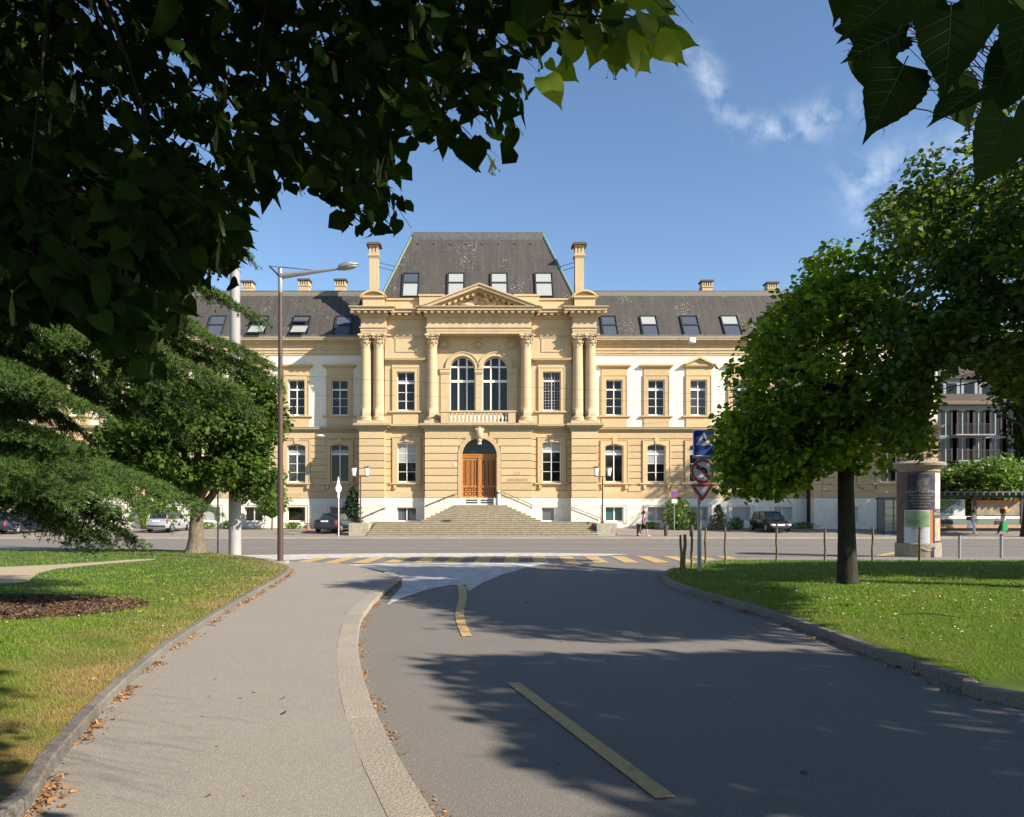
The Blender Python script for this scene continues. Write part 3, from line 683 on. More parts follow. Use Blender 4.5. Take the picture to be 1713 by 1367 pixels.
PITCH = .5                                # rustication courses
def courses(xa, xb, y, z0, n, h, gaps=(), th=.07, side=None, name='stone_course', mt=STONE):
    """raised courses between xa and xb; gaps(z) removes intervals"""
    for k in range(n):
        za, zb = z0 + k * h + .027, z0 + (k + 1) * h - .027
        segs = [(xa, xb)]
        for g0, g1, gz0, gz1 in gaps:
            if gz0 < zb and gz1 > za:
                ns = []
                for s0, s1 in segs:
                    if g1 <= s0 or g0 >= s1: ns.append((s0, s1)); continue
                    if g0 - s0 > .06: ns.append((s0, g0))
                    if s1 - g1 > .06: ns.append((g1, s1))
                segs = ns
        for s0, s1 in segs:
            w = round(s1 - s0, 3)
            def mk(m_, w=w, h_=zb - za):
                c = .022; a, b_ = (0, w); y0 = -th
                m_.add([(a, 0, 0), (b_, 0, 0), (b_, 0, h_), (a, 0, h_), (a, y0 + c, 0), (b_, y0 + c, 0), (b_, y0 + c, h_), (a, y0 + c, h_),
                        (a + (0), y0, c), (b_, y0, c), (b_, y0, h_ - c), (a, y0, h_ - c)],
                       [(4, 5, 9, 8), (8, 9, 10, 11), (11, 10, 6, 7), (0, 1, 5, 4), (7, 6, 2, 3), (0, 4, 8, 11, 7, 3), (1, 2, 6, 10, 9, 5)])
            inst(('course', w, round(zb - za, 3), mt.name), name, mk, mt, bld, s0, y, za)

# ======================= central pavilion
PX = lambda x: px(x, DP); PZ = lambda y: pz(y, DP)
zg0 = .3
x_l0, x_l1, x_c0, x_c1, x_r0, x_r1 = PX(602), PX(643), PX(712), PX(889), PX(957), PX(999)
z_pl = PZ(833); z_s0 = PZ(722); z_s1 = PZ(708)
core = MB(); 
# plinth (white) : piers, centre and side bays
for a, b_ in ((x_l0 - .06, x_l1 + .06), (x_r0 - .06, x_r1 + .06)): part(MB().box(a, b_, DP - .08, DW + .5, zg0, z_pl), 'plinth', PLINTH)
dx0, dx1 = PX(773), PX(831); d_sp = PZ(762); d_top = PZ(733); d_bot = PZ(833)
part(MB().box(x_c0 - .06, dx0, DP - .08, DW + .5, zg0, z_pl), 'plinth', PLINTH); part(MB().box(dx1, x_c1 + .06, DP - .08, DW + .5, zg0, z_pl), 'plinth', PLINTH)
zb0, zb1 = pz(873, DS), pz(849, DS)
bsl = (px(664, DS), px(697, DS)); bsr = (px(906, DS), px(942, DS))
plm = MB(); wall(plm, x_l1 + .06, x_c0 - .06, zg0, pz(833, DS), DS - .08, 1.0, [(bsl[0], bsl[1], zb0, zb1, 0)]); part(plm, 'plinth', PLINTH); plm = MB()
wall(plm, x_c1 + .06, x_r0 - .06, zg0, pz(833, DS), DS - .08, 1.0, [(bsr[0], bsr[1], zb0, zb1, 0)]); part(plm, 'plinth', PLINTH)
# plinth courses: fine joints as separate stones
plm_all = plm
for a, b_ in ((x_l0 - .06, x_l1 + .06), (x_r0 - .06, x_r1 + .06), (x_c0 - .06, dx0 - .02), (dx1 + .02, x_c1 + .06)):
    for k in range(3):
        nn_ = max(1, round((b_ - a) / 1.5)); xx_ = np.linspace(a - .02, b_ + .02, nn_ + 1)
        for i in range(nn_): part(MB().box(xx_[i] + .006, xx_[i + 1] - .006, DP - .10, DP - .079, zg0 + .1 + k * .8, zg0 + .885 + k * .8 if k < 2 else z_pl - .01), 'plinth_stone', PLINTH)
window((bsl[0] + bsl[1]) / 2, bsl[1] - bsl[0], zb0, zb1, DS + .15, cols=2, transom=1.1, rows=1, fill=GLASSB)
window(bsr[0] + .5, 1.0, zb0, zb1, DS + .15, cols=1, transom=1.1, rows=1, fill=GLASSB)
MBb = MB().box(bsr[0] + 1.02, bsr[1], DS + .1, DS + .2, zb0, zb1); part(MBb, 'shutter_panel', WHITE)

# ground floor recess plane + courses
hC = (z_s0 - z_pl) / 9.0
gm = MB()
gm.box(x_l0, x_l1, DP, DW + .5, z_pl, z_s0); gm.box(x_r0, x_r1, DP, DW + .5, z_pl, z_s0)
wall(gm, x_c0, x_c1, z_pl, z_s0, DP, 1.1, [(dx0, dx1, z_pl, d_top, (dx1 - dx0) / 2)])
gsl = (px(664.5, DS), px(696.5, DS), pz(807, DS), pz(739, DS)); gsr = (px(907, DS), px(938.5, DS), pz(807, DS), pz(739, DS))
wall(gm, x_l1, x_c0, pz(833, DS), z_s0, DS, .9, [(*gsl, .16)]); wall(gm, x_c1, x_r0, pz(833, DS), z_s0, DS, .9, [(*gsr, .16)])
part(gm, 'ground_floor_wall', STONE)
for a, b_ in ((x_l0 - .04, x_l1 + .04), (x_r0 - .04, x_r1 + .04)): courses(a, b_, DP + .001, z_pl, 9, hC, th=.09)
rr = (dx1 - dx0) / 2; dcx = (dx0 + dx1) / 2
gaps = [(dx0 - .32, dx1 + .32, z_pl, d_sp)]
for k in range(9):
    za = z_pl + k * hC; zm = za + hC * .35
    if za + hC > d_sp:
        hh = max((rr + .32) ** 2 - max(zm - d_sp, 0) ** 2, 0) ** .5
        if hh > 0: gaps.append((dcx - hh, dcx + hh, za + .03, za + hC - .03))
courses(x_c0 - .04, x_c1 + .04, DP + .001, z_pl, 9, hC, gaps, th=.09)
for s, o in ((x_l1, x_c0), (x_c1, x_r0)):
    g = gsl if s == x_l1 else gsr
    courses(s, o, DS + .001, z_pl, 9, hC, [(g[0] - .42, g[1] + .42, g[2] - .4, g[3] + .6)], th=.07)
    m_ = MB(); surround(m_, g[0] - .28, g[1] + .28, g[2] - .05, g[3] + .30, g[0], g[1], g[2], g[3], DS, .12, .16)
    m_.prism([((g[0] + g[1]) / 2 - .14, g[3] - .02), ((g[0] + g[1]) / 2 + .14, g[3] - .02), ((g[0] + g[1]) / 2 + .22, g[3] + .55), ((g[0] + g[1]) / 2 - .22, g[3] + .55)], DS - .2, DS)
    cornice(m_, g[0] - .35, g[1] + .35, DS, g[2] - .22, SILL)
    for xx in (g[0] - .25, g[1] + .05): m_.box(xx, xx + .2, DS - .22, DS, g[2] - .5, g[2] - .22)
    part(m_, 'window_surround', STONE)
window((gsl[0] + gsl[1]) / 2, gsl[1] - gsl[0], gsl[2], gsl[3], DS + .2, .14, 2, .97, 4, blind=(.5, .97))
window((gsr[0] + gsr[1]) / 2, gsr[1] - gsr[0], gsr[2], gsr[3], DS + .2, .14, 2, .76, 3, blind=(.76, .985), solid_top=True)
# door: archivolt, cartouche, leaves, fanlight
m_ = MB(); archivolt(m_, dx0, dx1, d_top, rr, .30, DP - .12, DP + .2, 22)
m_.box(dx0 - .30, dx0, DP - .12, DP + .2, z_pl, d_sp); m_.box(dx1, dx1 + .30, DP - .12, DP + .2, z_pl, d_sp)
for s in (-1, 1):                       # slanting voussoir joints
    for a in (24, 52):
        t = R(a) * s; p0 = (dcx + (rr + .32) * math.sin(t), d_sp + (rr + .32) * math.cos(t)); p1 = (dcx + (rr + .95) * math.sin(t), d_sp + (rr + .95) * math.cos(t))
        if p1[1] < z_s0 - .1: m_.tube([(p0[0], DP - .09, p0[1]), (p1[0], DP - .09, p1[1])], .02, 4)
part(m_, 'door_arch', STONE)
cart = MB(); cx_, cz_ = dcx, PZ(726)
cart.ball((cx_, DP - .28, cz_ + .05), (.26, .18, .42), 12, 8); cart.ball((cx_ - .22, DP - .22, cz_ + .3), (.14, .12, .16)); cart.ball((cx_ + .22, DP - .22, cz_ + .3), (.14, .12, .16))
cart.ball((cx_ - .16, DP - .22, cz_ - .28), (.11, .1, .13)); cart.ball((cx_ + .16, DP - .22, cz_ - .28), (.11, .1, .13)); cart.ball((cx_, DP - .24, cz_ - .5), (.15, .12, .15)); cart.ball((cx_, DP - .25, cz_ + .5), (.2, .14, .12))
cart.prism([(cx_ - .22, cz_ - .5), (cx_ + .22, cz_ - .5), (cx_ + .34, cz_ + .6), (cx_ - .34, cz_ + .6)], DP - .16, DP)
part(cart, 'keystone_cartouche', STONE2, smooth=True)
YD = DP + .55
door = part(MB().box(dx0, dx1, YD + .02, YD + .1, d_bot, d_sp + .05), 'door', WOODD)
m_ = MB(); m_.box(dx0, dx1, YD - .12, YD + .02, d_sp - .14, d_sp + .14); m_.box(dx0, dx1, YD - .16, YD - .12, d_sp + .02, d_sp + .12); m_.box(dcx - .09, dcx + .09, YD - .12, YD + .02, d_bot, d_sp - .14); m_.build('door_frame', WOOD, door)
for k, (a, b_) in enumerate(((dx0, dcx - .09), (dcx + .09, dx1))):
    lf = MB(); zz0, zz1 = d_bot, d_sp - .14; H = zz1 - zz0; w = b_ - a; yo = YD - .06
    for xx in (a, b_ - .1): lf.box(xx, xx + .1, yo, YD + .02, zz0, zz1)
    for za, zb in ((0, .06), (.155, .18), (.26, .31), (.94, 1)): lf.box(a + .1, b_ - .1, yo, YD + .02, zz0 + H * za, zz0 + H * zb)
    q = (w - .2) / 3
    for i in (1, 2): lf.box(a + .1 + q * i - .04, a + .1 + q * i + .04, yo, YD + .02, zz0 + H * .31, zz0 + H * .94); lf.box(a + .1 + q * i - .035, a + .1 + q * i + .035, yo, YD + .02, zz0 + H * .06, zz0 + H * .155); lf.box(a + .1 + q * i - .035, a + .1 + q * i + .035, yo, YD + .02, zz0 + H * .18, zz0 + H * .26)
    for i in range(3):
        for za, zb in ((.06, .155), (.18, .26)): lf.box(a + .1 + q * i + .09, a + .1 + q * i + q - .09, yo + .01, YD + .02, zz0 + H * za + .05, zz0 + H * zb - .05)
        for xx in (.07, q - .13): lf.box(a + .1 + q * i + xx, a + .1 + q * i + xx + .06, yo + .015, YD + .02, zz0 + H * .31, zz0 + H * .94)
    l_ = lf.build('door_leaf', WOOD, door)
    for i in (0, 1, 2):
        g0 = .13 if i != 1 else .12
        MB().box(a + .1 + q * i + g0, a + .1 + q * i + q - g0, YD, YD + .019, zz0 + H * .33, zz0 + H * .92).build('door_pane', GLASS, l_)
    if k == 0: MB().box(a + w * .36, a + w * .64, yo - .03, yo, zz0 + H * .245, zz0 + H * .262).build('letter_slot', GREYM, l_)
    else: MB().ball((a + .08, yo - .05, zz0 + H * .3), .045, 8, 5).build('door_knob', mat('brass', (.5, .35, .12), .3, metal=1), l_)
p = arc_pts(dx0, dx1, d_top, rr, 20)
p = [q for q in p if q[1] > d_sp + .14]
door_t = part(MB().prism([(p[0][0], d_sp + .14), (p[-1][0], d_sp + .14)] + p[::-1], YD - .02, YD + .02), 'fanlight', GLASS)
m_ = MB(); m_.tube([(dcx, YD - .05, d_top - .3), (dcx, YD - .05, d_top + .1)], .02, 5); m_.ball((dcx, DP + .1, PZ(741)), .16, 12, 8); m_.tube([(dcx, DP + .1, PZ(741)), (dcx, DP + .1, d_top)], .02, 5)
part(m_, 'door_lantern', WHITE, smooth=True)
# door threshold with dark grilles
m_ = MB(); m_.box(dx0, dx1, DP - .04, DP + 1.2, PZ(846), z_pl); m_.box(dx0, dx1, DP + .56, DP + 1.2, z_pl, z_pl + .02); part(m_, 'threshold', PLINTH)
m_ = MB()
for a, b_ in ((PX(780), PX(799)), (PX(805), PX(825))):
    for zc in (PZ(836.5), PZ(840.5)): m_.box(a, b_, DP - .07, DP - .038, zc - .055, zc + .03)
part(m_, 'grille', GREYM)
# inscription and emblem cut in the stone
ink = mat('inscription', (0.30, 0.21, 0.11), .8)
for t, s, x, y in (('UNIVERSITE', .30, 865, 805.5), ('U', .40, 862.5, 796), ('I', .40, 868.5, 796)):
    me = text_mesh(t, s, ink, .006); o = link('inscription', me, bld, Vector((PX(x), DP - .096, PZ(y))) - BO); o.rotation_euler = (R(90), 0, 0)
part(MB().box(PX(759), PX(763), DP - .12, DP - .09, PZ(780), PZ(776)), 'plaque', WHITE)

# string course / balcony slab between the floors
STR = [(.12, .10), (.16, .16), (.14, .34), (.10, .46), (.07, .40)]
m_ = MB()
for a, b_ in ((x_l0, x_l1), (x_c0, x_c1), (x_r0, x_r1)): zt = cornice(m_, a, b_, DP, z_s0, STR)
for a, b_ in ((x_l1, x_c0), (x_c1, x_r0)): cornice(m_, a, b_, DS, z_s0, STR, (0, 0))
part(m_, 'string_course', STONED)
z_fl = z_s0 + .59
# lead-grey weathering lies on the balcony slab only
# upper walls
DCW = 58.35                      # wall behind the columns, centre
YC = 57.75                       # column axis
z_ent = pz(559, 57.4)            # underside of architrave
m_ = MB()
m_.box(x_l0 + .1, x_l1 - .05, YC + .38, DW + .5, z_fl - .1, z_ent); m_.box(x_r0 + .05, x_r1 - .1, YC + .38, DW + .5, z_fl - .1, z_ent)
A = [(px(752.5, DCW), px(795, DCW)), (px(807, DCW), px(850, DCW))]; az0 = pz(690, DCW); atop = pz(596, DCW)
ra = (A[0][1] - A[0][0]) / 2
wall(m_, x_c0 + .15, x_c1 - .15, z_fl - .1, z_ent, DCW, .8, [(a[0], a[1], az0, atop, ra - .001) for a in A])
usl = (px(664, DS + .1), px(694, DS + .1), pz(687, DS + .1), pz(622, DS + .1)); usr = (px(908, DS + .1), px(938, DS + .1), pz(687, DS + .1), pz(622, DS + .1))
wall(m_, x_l1 - .05, x_c0 + .15, z_fl - .1, z_ent, DS + .1, 1.2, [(*usl, 0)]); wall(m_, x_c1 - .15, x_r0 + .05, z_fl - .1, z_ent, DS + .1, 1.2, [(*usr, 0)])
part(m_, 'upper_wall', STONE2)
# fine ashlar joints of the upper walls: thin recessed lines are too small, stones by bands
for g, xa, xb in ((usl, x_l1, x_c0), (usr, x_c1, x_r0)):
    Y = DS + .1; m_ = MB(); surround(m_, g[0] - .26, g[1] + .26, g[2] - .05, g[3] + .28, *g, Y, .10)
    m_.box(g[0] - .38, g[1] + .38, Y - .06, Y, g[3] + .36, g[3] + .62); cornice(m_, g[0] - .42, g[1] + .42, Y, g[3] + .62, HOOD)
    cornice(m_, g[0] - .40, g[1] + .40, Y, g[2] - .22, SILL); m_.box(g[0] - .30, g[1] + .30, Y - .07, Y, z_fl - .05, g[2] - .22)
    part(m_, 'window_surround', STONE)
    pl0, pl1, pz0, pz1 = (g[0] + g[1]) / 2 - .78, (g[0] + g[1]) / 2 + .78, pz(589, Y), pz(563.5, Y); q = MB(); t = .07
    q.box(pl0, pl1, Y - .05, Y, pz0, pz0 + t); q.box(pl0, pl1, Y - .05, Y, pz1 - t, pz1); q.box(pl0, pl0 + t, Y - .05, Y, pz0 + t, pz1 - t); q.box(pl1 - t, pl1, Y - .05, Y, pz0 + t, pz1 - t)
    q.box(pl0 - .12, pl0, Y - .05, Y, pz1 - .12, pz1); q.box(pl1, pl1 + .12, Y - .05, Y, pz1 - .12, pz1)
    part(q, 'wall_panel', STONE2)
window((usl[0] + usl[1]) / 2, usl[1] - usl[0], usl[2], usl[3], DS + .32, 0, 2, .72, 3, blind=(.70, .80))
wr = window((usr[0] + usr[1]) / 2, usr[1] - usr[0], usr[2], usr[3], DS + .32, 0, 2, .77, 3)
gr = MB()
for k in range(1, 6): xx = usr[0] + (usr[1] - usr[0]) * k / 6; gr.box(xx - .012, xx + .012, DS + .27, DS + .285, usr[2] + .1, usr[3] - .05)
for k in range(1, 12): zz = usr[2] + .1 + (usr[3] - usr[2] - .15) * k / 12; gr.box(usr[0] + .05, usr[1] - .05, DS + .286, DS + .298, zz - .01, zz + .01)
gr.build('window_grille', mat('grey_grille', (.32, .31, .29), .5), wr)
# twin arches
zi0, zi1 = pz(624, DCW), pz(617, DCW)
for a in A:
    m_ = MB(); archivolt(m_, a[0], a[1], atop, ra, .30, DCW - .10, DCW + .02, 20); archivolt(m_, a[0] - .26, a[1] + .26, atop + .26, ra + .26, .07, DCW - .15, DCW, 20)
    part(m_, 'arch_moulding', STONE2)
    w = window((a[0] + a[1]) / 2, a[1] - a[0], az0, atop, DCW + .45, ra - .001, 3, .825, 1, mull=.11)
    zt = pz(636.5, DCW); MB().box(a[0] + .06, a[1] - .06, DCW + .41, DCW + .5, zt - .09, zt + .09).build('transom', WHITE, w)
m_ = MB()
for a, b_ in ((A[0][0] - .72, A[0][0]), (A[0][1], A[1][0]), (A[1][1], A[1][1] + .72)):
    m_.box(a + .03, b_ - .03, DCW - .06, DCW + .1, az0, zi0 - .1); m_.box(a, b_, DCW - .1, DCW + .3, zi0 - .1, zi0); m_.box(a - .03, b_ + .03, DCW - .15, DCW + .3, zi0 + .002, zi1 - .06); m_.box(a - .05, b_ + .05, DCW - .19, DCW + .3, zi1 - .058, zi1)
part(m_, 'impost', STONE2)
for x in (744, 800, 854):
    xx, zz = px(x, DCW), pz(577.5, DCW)
    def mk(m_):
        n = 20
        for r0, r1, y0 in ((.28, .36, -.12), (0, .22, -.06)):
            for k in range(n):
                a, b_ = 2 * math.pi * k / n, 2 * math.pi * (k + 1) / n
                if r0: m_.prism([(r0 * math.cos(a), r0 * math.sin(a)), (r0 * math.cos(b_), r0 * math.sin(b_)), (r1 * math.cos(b_), r1 * math.sin(b_)), (r1 * math.cos(a), r1 * math.sin(a))], y0, 0)
            if not r0: m_.prism([(r1 * math.cos(2 * math.pi * k / n), r1 * math.sin(2 * math.pi * k / n)) for k in range(n)], y0, 0)
    inst('roundel', 'roundel', mk, STONE2, bld, xx, DCW, zz)
# balcony
by0, by1, bz0, bz1 = DP - .42, DP - .12, z_fl - .02, pz(688, DP)
m_ = MB(); bx0, bx1 = PX(738), PX(862)
for a, b_ in ((bx0, PX(751)), (PX(850), bx1)): m_.box(a, b_, by0, DP + .9, bz0, bz1 - .12)
m_.box(bx0 - .05, bx1 + .05, by0 - .05, by1 + .1, bz1 - .12, bz1); m_.box(PX(751), PX(850), by0 + .04, by1, bz0, bz0 + .12)
m_.box(bx0 - .05, PX(751), by1 + .1, DP + .9, bz1 - .12, bz1 - .001); m_.box(PX(850), bx1 + .05, by1 + .1, DP + .9, bz1 - .12, bz1 - .001)
balc = part(m_, 'balcony', STONE2)
def balus(m_): m_.lathe([(.07, 0), (.07, .05), (.045, .08), (.085, .2), (.09, .27), (.045, .40), (.035, .5), (.07, .58), (.07, .62)], seg=10)
hb = bz1 - .12 - bz0 - .12
nb = 15
for k in range(nb):
    x = PX(751) + (PX(850) - PX(751)) * (k + .5) / nb
    o = inst('baluster', 'baluster', balus, PLINTH, balc, x, (by0 + by1) / 2 + .02, bz0 + .12, True); o.scale = (1.05, 1.05, hb / .62)
m_ = MB()
for k in range(3): m_.box(px(752, DCW) + .0, px(850, DCW), DCW + .02 + k * .0, DCW + .42, az0 - .14, az0 - .001) if k == 0 else None
part(m_, 'window_sill', STONE2)

# columns
zc0 = z_fl; hcol = z_ent - zc0; HB, HCAP = .62, pz(559, YC) - pz(580, YC)
def shaft(m_):
    r = .405
    m_.box(-.56, .56, -.56, .56, 0, .22); m_.lathe([(.54, .22), (.56, .27), (.54, .34), (.46, .36), (.45, .42), (.48, .45), (.47, .5), (.42, .54), (r, .62)], seg=24, cap=False)
    top = hcol - HCAP; pr = []
    for k in range(9): t = k / 8; pr.append((r * (1 - .13 * t ** 1.8), .62 + (top - .62) * t))
    m_.lathe(pr + [(r * .93, top - .02), (r * .93, top + .03), (r * .84, top + .04)], seg=24)
def capital(m_):
    h = HCAP
    m_.lathe([(.34, 0), (.35, h * .5), (.42, h * .82), (.46, h * .86)], seg=16)
    m_.prism([(-.56, -.5), (-.5, -.56), (-.2, -.47), (.2, -.47), (.5, -.56), (.56, -.5), (.47, -.2), (.47, .2), (.56, .5), (.5, .56), (.2, .47), (-.2, .47), (-.5, .56), (-.56, .5), (-.47, .2), (-.47, -.2)], h * .86, h, 'z')
    for tier, (z0, hh, rr_, n, ph) in enumerate(((.0, .42, .40, 8, 0), (.22, .5, .42, 8, .5))):
        for k in range(n):
            a = 2 * math.pi * (k + ph) / n
            def P(r, t, z): return (r * math.cos(a) - t * math.sin(a), r * math.sin(a) + t * math.cos(a), z)
            q = h * hh; z = h * z0
            m_.add([P(rr_ - .06, -.12, z), P(rr_ - .06, .12, z), P(rr_, .13, z + q * .6), P(rr_, -.13, z + q * .6), P(rr_ + .11, .07, z + q), P(rr_ + .11, -.07, z + q), P(rr_ + .13, .05, z + q * .82), P(rr_ + .13, -.05, z + q * .82), P(rr_ - .02, .1, z + q * .55), P(rr_ - .02, -.1, z + q * .55)],
                   [(0, 1, 2, 3), (3, 2, 4, 5), (5, 4, 6, 7), (7, 6, 8, 9)])
    for k in range(4):
        a = math.pi / 4 + math.pi / 2 * k; m_.ball((.52 * math.cos(a), .52 * math.sin(a), h * .76), (.10, .10, .10), 8, 5)
    for k in range(4):
        a = math.pi / 2 * k; m_.ball((.47 * math.cos(a), .47 * math.sin(a), h * .9), (.07, .07, .09), 6, 4)
colx = [(612, .04), (633.5, .04), (723, 0), (880, 0), (966.5, .04), (988, .04)]
for x, d in colx:
    o = inst('shaft', 'column', shaft, STONE2, bld, px(x, YC), YC, zc0, True)
    inst('cap', 'capital', capital, STONE2, o, px(x, YC), YC, zc0 + hcol - HCAP)
# entablature
def entab(x0, x1, y, ends, name='entablature', back=.9):
    m_ = MB(); z = z_ent
    for dz, p in ((.20, 0), (.22, .03), (.07, .10), (.05, .0)):
        m_.box(x0 - p * ends[0], x1 + p * ends[1], y - p, y + back, z, z + dz); z += dz
    zf = pz(530.5, 57.2); m_.box(x0, x1, y + .02, y + back, z, zf); z = zf
    for dz, p in ((.10, .10), (.10, .20)): m_.box(x0 - p * ends[0], x1 + p * ends[1], y - p, y + back, z, z + dz); z += dz
    zm = z
    m_.box(x0 - .24 * ends[0], x1 + .24 * ends[1], y - .22, y + back, z, z + .17); z += .17
    for dz, p in ((.16, .66), (.06, .72), (.06, .78)): m_.box(x0 - p * ends[0], x1 + p * ends[1], y - p, y + back, z, z + dz); z += dz
    part(m_, name, STONE2)
    def mod(q): q.box(-.12, .12, -.36, .02, 0, .165)
    xa, xb = x0 - .55 * ends[0], x1 + .55 * ends[1]; n = max(2, round((xb - xa) / .49)); 
    for k in range(n + 1):
        if (k in (0, n)) and not ends[0]: continue
        inst('mod', 'modillion', mod, STONE2, bld, xa + (xb - xa) * k / n, y - .22 , zm + .003)
    return z
YE = 57.25
el0, el1, er0, er1 = px(603.5, YE), px(645, YE), px(958, YE), px(998, YE); ec0, ec1 = px(714, YE), px(889, YE)
zt1 = entab(el0, el1, YE, (1, 1)); entab(er0, er1, YE, (1, 1)); zt2 = entab(ec0, ec1, YE, (1, 1), back=1.6)
entab(el1 + .0, ec0, DS + .0, (0, 0)); entab(ec1, er0, DS + .0, (0, 0))
m_ = MB(); m_.box(el0 + .02, er1 - .02, DS + .9, DW + 2, z_ent, zt1 - .02); part(m_, 'wall_core', STONE2)
# attic
m_ = MB(); za1 = pz(499, DS)
m_.box(el1 - .1, er0 + .1, DS + .1, DS + .6, zt1 - .01, za1 - .12); m_.box(el1 - .1, er0 + .1, DS - .0, DS + .7, za1 - .12, za1)
for a, b_ in ((el1 + 2.45, ec0 + 1.2), (ec1 - 1.2, er0 - 2.45)): m_.box(a, b_, DS - .22, DS + .08, zt1, za1 + .1); m_.box(a - .08, b_ + .08, DS - .3, DS + .7, za1 + .1, za1 + .22)
part(m_, 'attic_wall', STONE)
for a, b_ in ((px(607, 57.5), px(642.5, 57.5)), (px(961, 57.5), px(995.5, 57.5))):
    m_ = MB(); zz = pz(498.5, 57.5); m_.box(a, b_, 57.45, 59.2, zt1 - .01, zz); m_.box(a - .12, b_ + .12, 57.32, 59.2, zz, zz + .13)
    top = zz + .13 + .46; n = 14; p = arc_pts(a - .12, b_ + .12, top, .46, n)
    m_.prism([(q[0], q[1]) for q in p], 57.6, 59.1)
    archivolt(m_, a - .12, b_ + .12, top - .14, .46 - .0, .14, 57.32, 59.15, n)
    part(m_, 'attic_block', STONE)

# pediment
xa, xb = px(700, 56.6), px(904, 56.6); zb = zt2; xm = (xa + xb) / 2; zap = pz(474, 56.6)
hp = zap - zb; wp = (xb - xa) / 2; m_ = MB(); t = .62
sl_ = hp / wp; ln = math.hypot(hp, wp); nx, nz_ = -hp / ln, wp / ln
m_.prism([(xa + .9, zb), (xb - .9, zb), (xm, zap - .42)], YE + .16, YE + 1.0)
for s in (-1, 1):
    X = lambda v: xm + s * v
    for d0, d1, y0 in ((0, .10, 56.42), (.10, .30, 56.52), (.30, .46, 56.95)):
        # band between perpendicular depths d0..d1 below the rake line
        k0, k1 = d0 / (wp / ln), d1 / (wp / ln)
        m_.prism([(X(wp - k0 / sl_ if zap - k0 - sl_ * wp < zb else wp), max(zb, zap - k0 - sl_ * wp)), (X(0), zap - k0), (X(0), zap - k1), (X(min(wp, (zap - k1 - zb) / sl_)), zb)], y0, YE + 1.0 + .002 * (s + 1))
    part_mods = []
    for k in range(1, 10):
        v = wp * k / 10.2; zz = zap - .56 - sl_ * v
        if zz - .12 < zb: continue
        q = MB(); q.prism([(X(v - .11), zz - .10 + sl_ * .11), (X(v + .11), zz - .10 - sl_ * .11), (X(v + .11), zz + .08 - sl_ * .11), (X(v - .11), zz + .08 + sl_ * .11)], YE - .42, YE + .3)
        part(q, 'modillion', STONE2)
part(m_, 'pediment', STONE2)
# relief sculpture: two seated figures back to back with reclining drapery, plants to the corners
def limb(m_, a, b_, r0, r1): m_.tube([a, ((a[0] + b_[0]) / 2, (a[1] + b_[1]) / 2 - .02, (a[2] + b_[2]) / 2), b_], [r0, (r0 + r1) / 2, r1], 8)
rl = MB(); Y = YE + .06; u = lambda x, z: (px(x, YE), Y, zb + z * .0442)      # z in photo px above the tympanum floor
def bl(x, z, rx, rz, ry=.16, rot=0): rl.ball(u(x, z), (rx * .0442, ry, rz * .0442), 10, 7, Matrix.Rotation(R(rot), 3, 'Y'))
for x, z, rx, rz in ((797, 27, 2.6, 3.2), (795.5, 17, 5, 7.5), (806, 26, 2.4, 3), (815, 17, 4.5, 8), (784, 6, 12, 4), (790, 10, 9, 4.5), (820, 6, 8, 5), (776, 14, 4, 3), (770, 10, 6, 3), (828, 11, 5, 8), (836, 8, 4, 7), (843, 5, 5, 5), (762, 7, 5, 4), (754, 5, 4, 3), (747, 4, 4, 3), (740, 3, 4, 2), (850, 4, 4, 4), (857, 2, 5, 2), (800, 4, 6, 3)): bl(x, z, rx, rz)
for a, b_ in (((798, 21), (807, 15)), ((807, 15), (817, 19)), ((790, 20), (780, 17)), ((786, 9), (768, 6)), ((790, 6), (774, 2)), ((816, 12), (826, 5)), ((818, 22), (810, 27)), ((826, 18), (838, 8)), ((832, 18), (843, 9)), ((838, 15), (848, 6)), ((772, 16), (764, 12)), ((765, 12), (752, 8)), ((780, 18), (770, 18)), ((812, 4), (824, 2))):
    limb(rl, u(*a), u(*b_), .11, .07)
rs = np.random.default_rng(3)
for k in range(26):
    x = rs.choice([rs.uniform(738, 765), rs.uniform(838, 862)]); h = (1 - abs(x - 801) / 72) * 16; bl(x, rs.uniform(0, max(h, 2)), rs.uniform(1, 2), rs.uniform(1.4, 3), .12, rs.uniform(-50, 50))
part(rl, 'relief_sculpture', STONE2, smooth='all')

# central mansard roof
yb, yt_ = 58.75, 62.3; zr0, zr1 = pz(497.5, yb), pz(391, yt_)
b0, b1, t0, t1 = px(637, yb), px(961, yb), px(691, yt_), px(907, yt_); dx_ = (yt_ - yb)
m_ = MB()
m_.add([(b0, yb, zr0), (b1, yb, zr0), (t1, yt_, zr1), (t0, yt_, zr1), (b0, yb + 14, zr0), (b1, yb + 14, zr0), (t1, yt_ + 7, zr1), (t0, yt_ + 7, zr1)], [(0, 1, 2, 3), (1, 5, 6, 2), (4, 0, 3, 7), (5, 4, 7, 6), (3, 2, 6, 7)])
m_.box(b0, b1, yb, yb + 14, zr0 - 1.5, zr0)
part(m_, 'roof', SLATE)
m_ = MB()
for a, b_ in (((b0, yb, zr0), (t0, yt_, zr1)), ((b1, yb, zr0), (t1, yt_, zr1))): m_.tube([a, b_], .11, 6)
part(m_, 'roof_hip', COPPER)
m_ = MB(); m_.box(t0 - .06, t1 + .06, yt_ - .10, yt_ + 7, zr1 - .12, zr1 + .10); m_.box(t0 - .0, t1 + .0, yt_ - .34, yt_ - .06, zr1 - .62, zr1 - .12); part(m_, 'roof_ridge', ZINC)
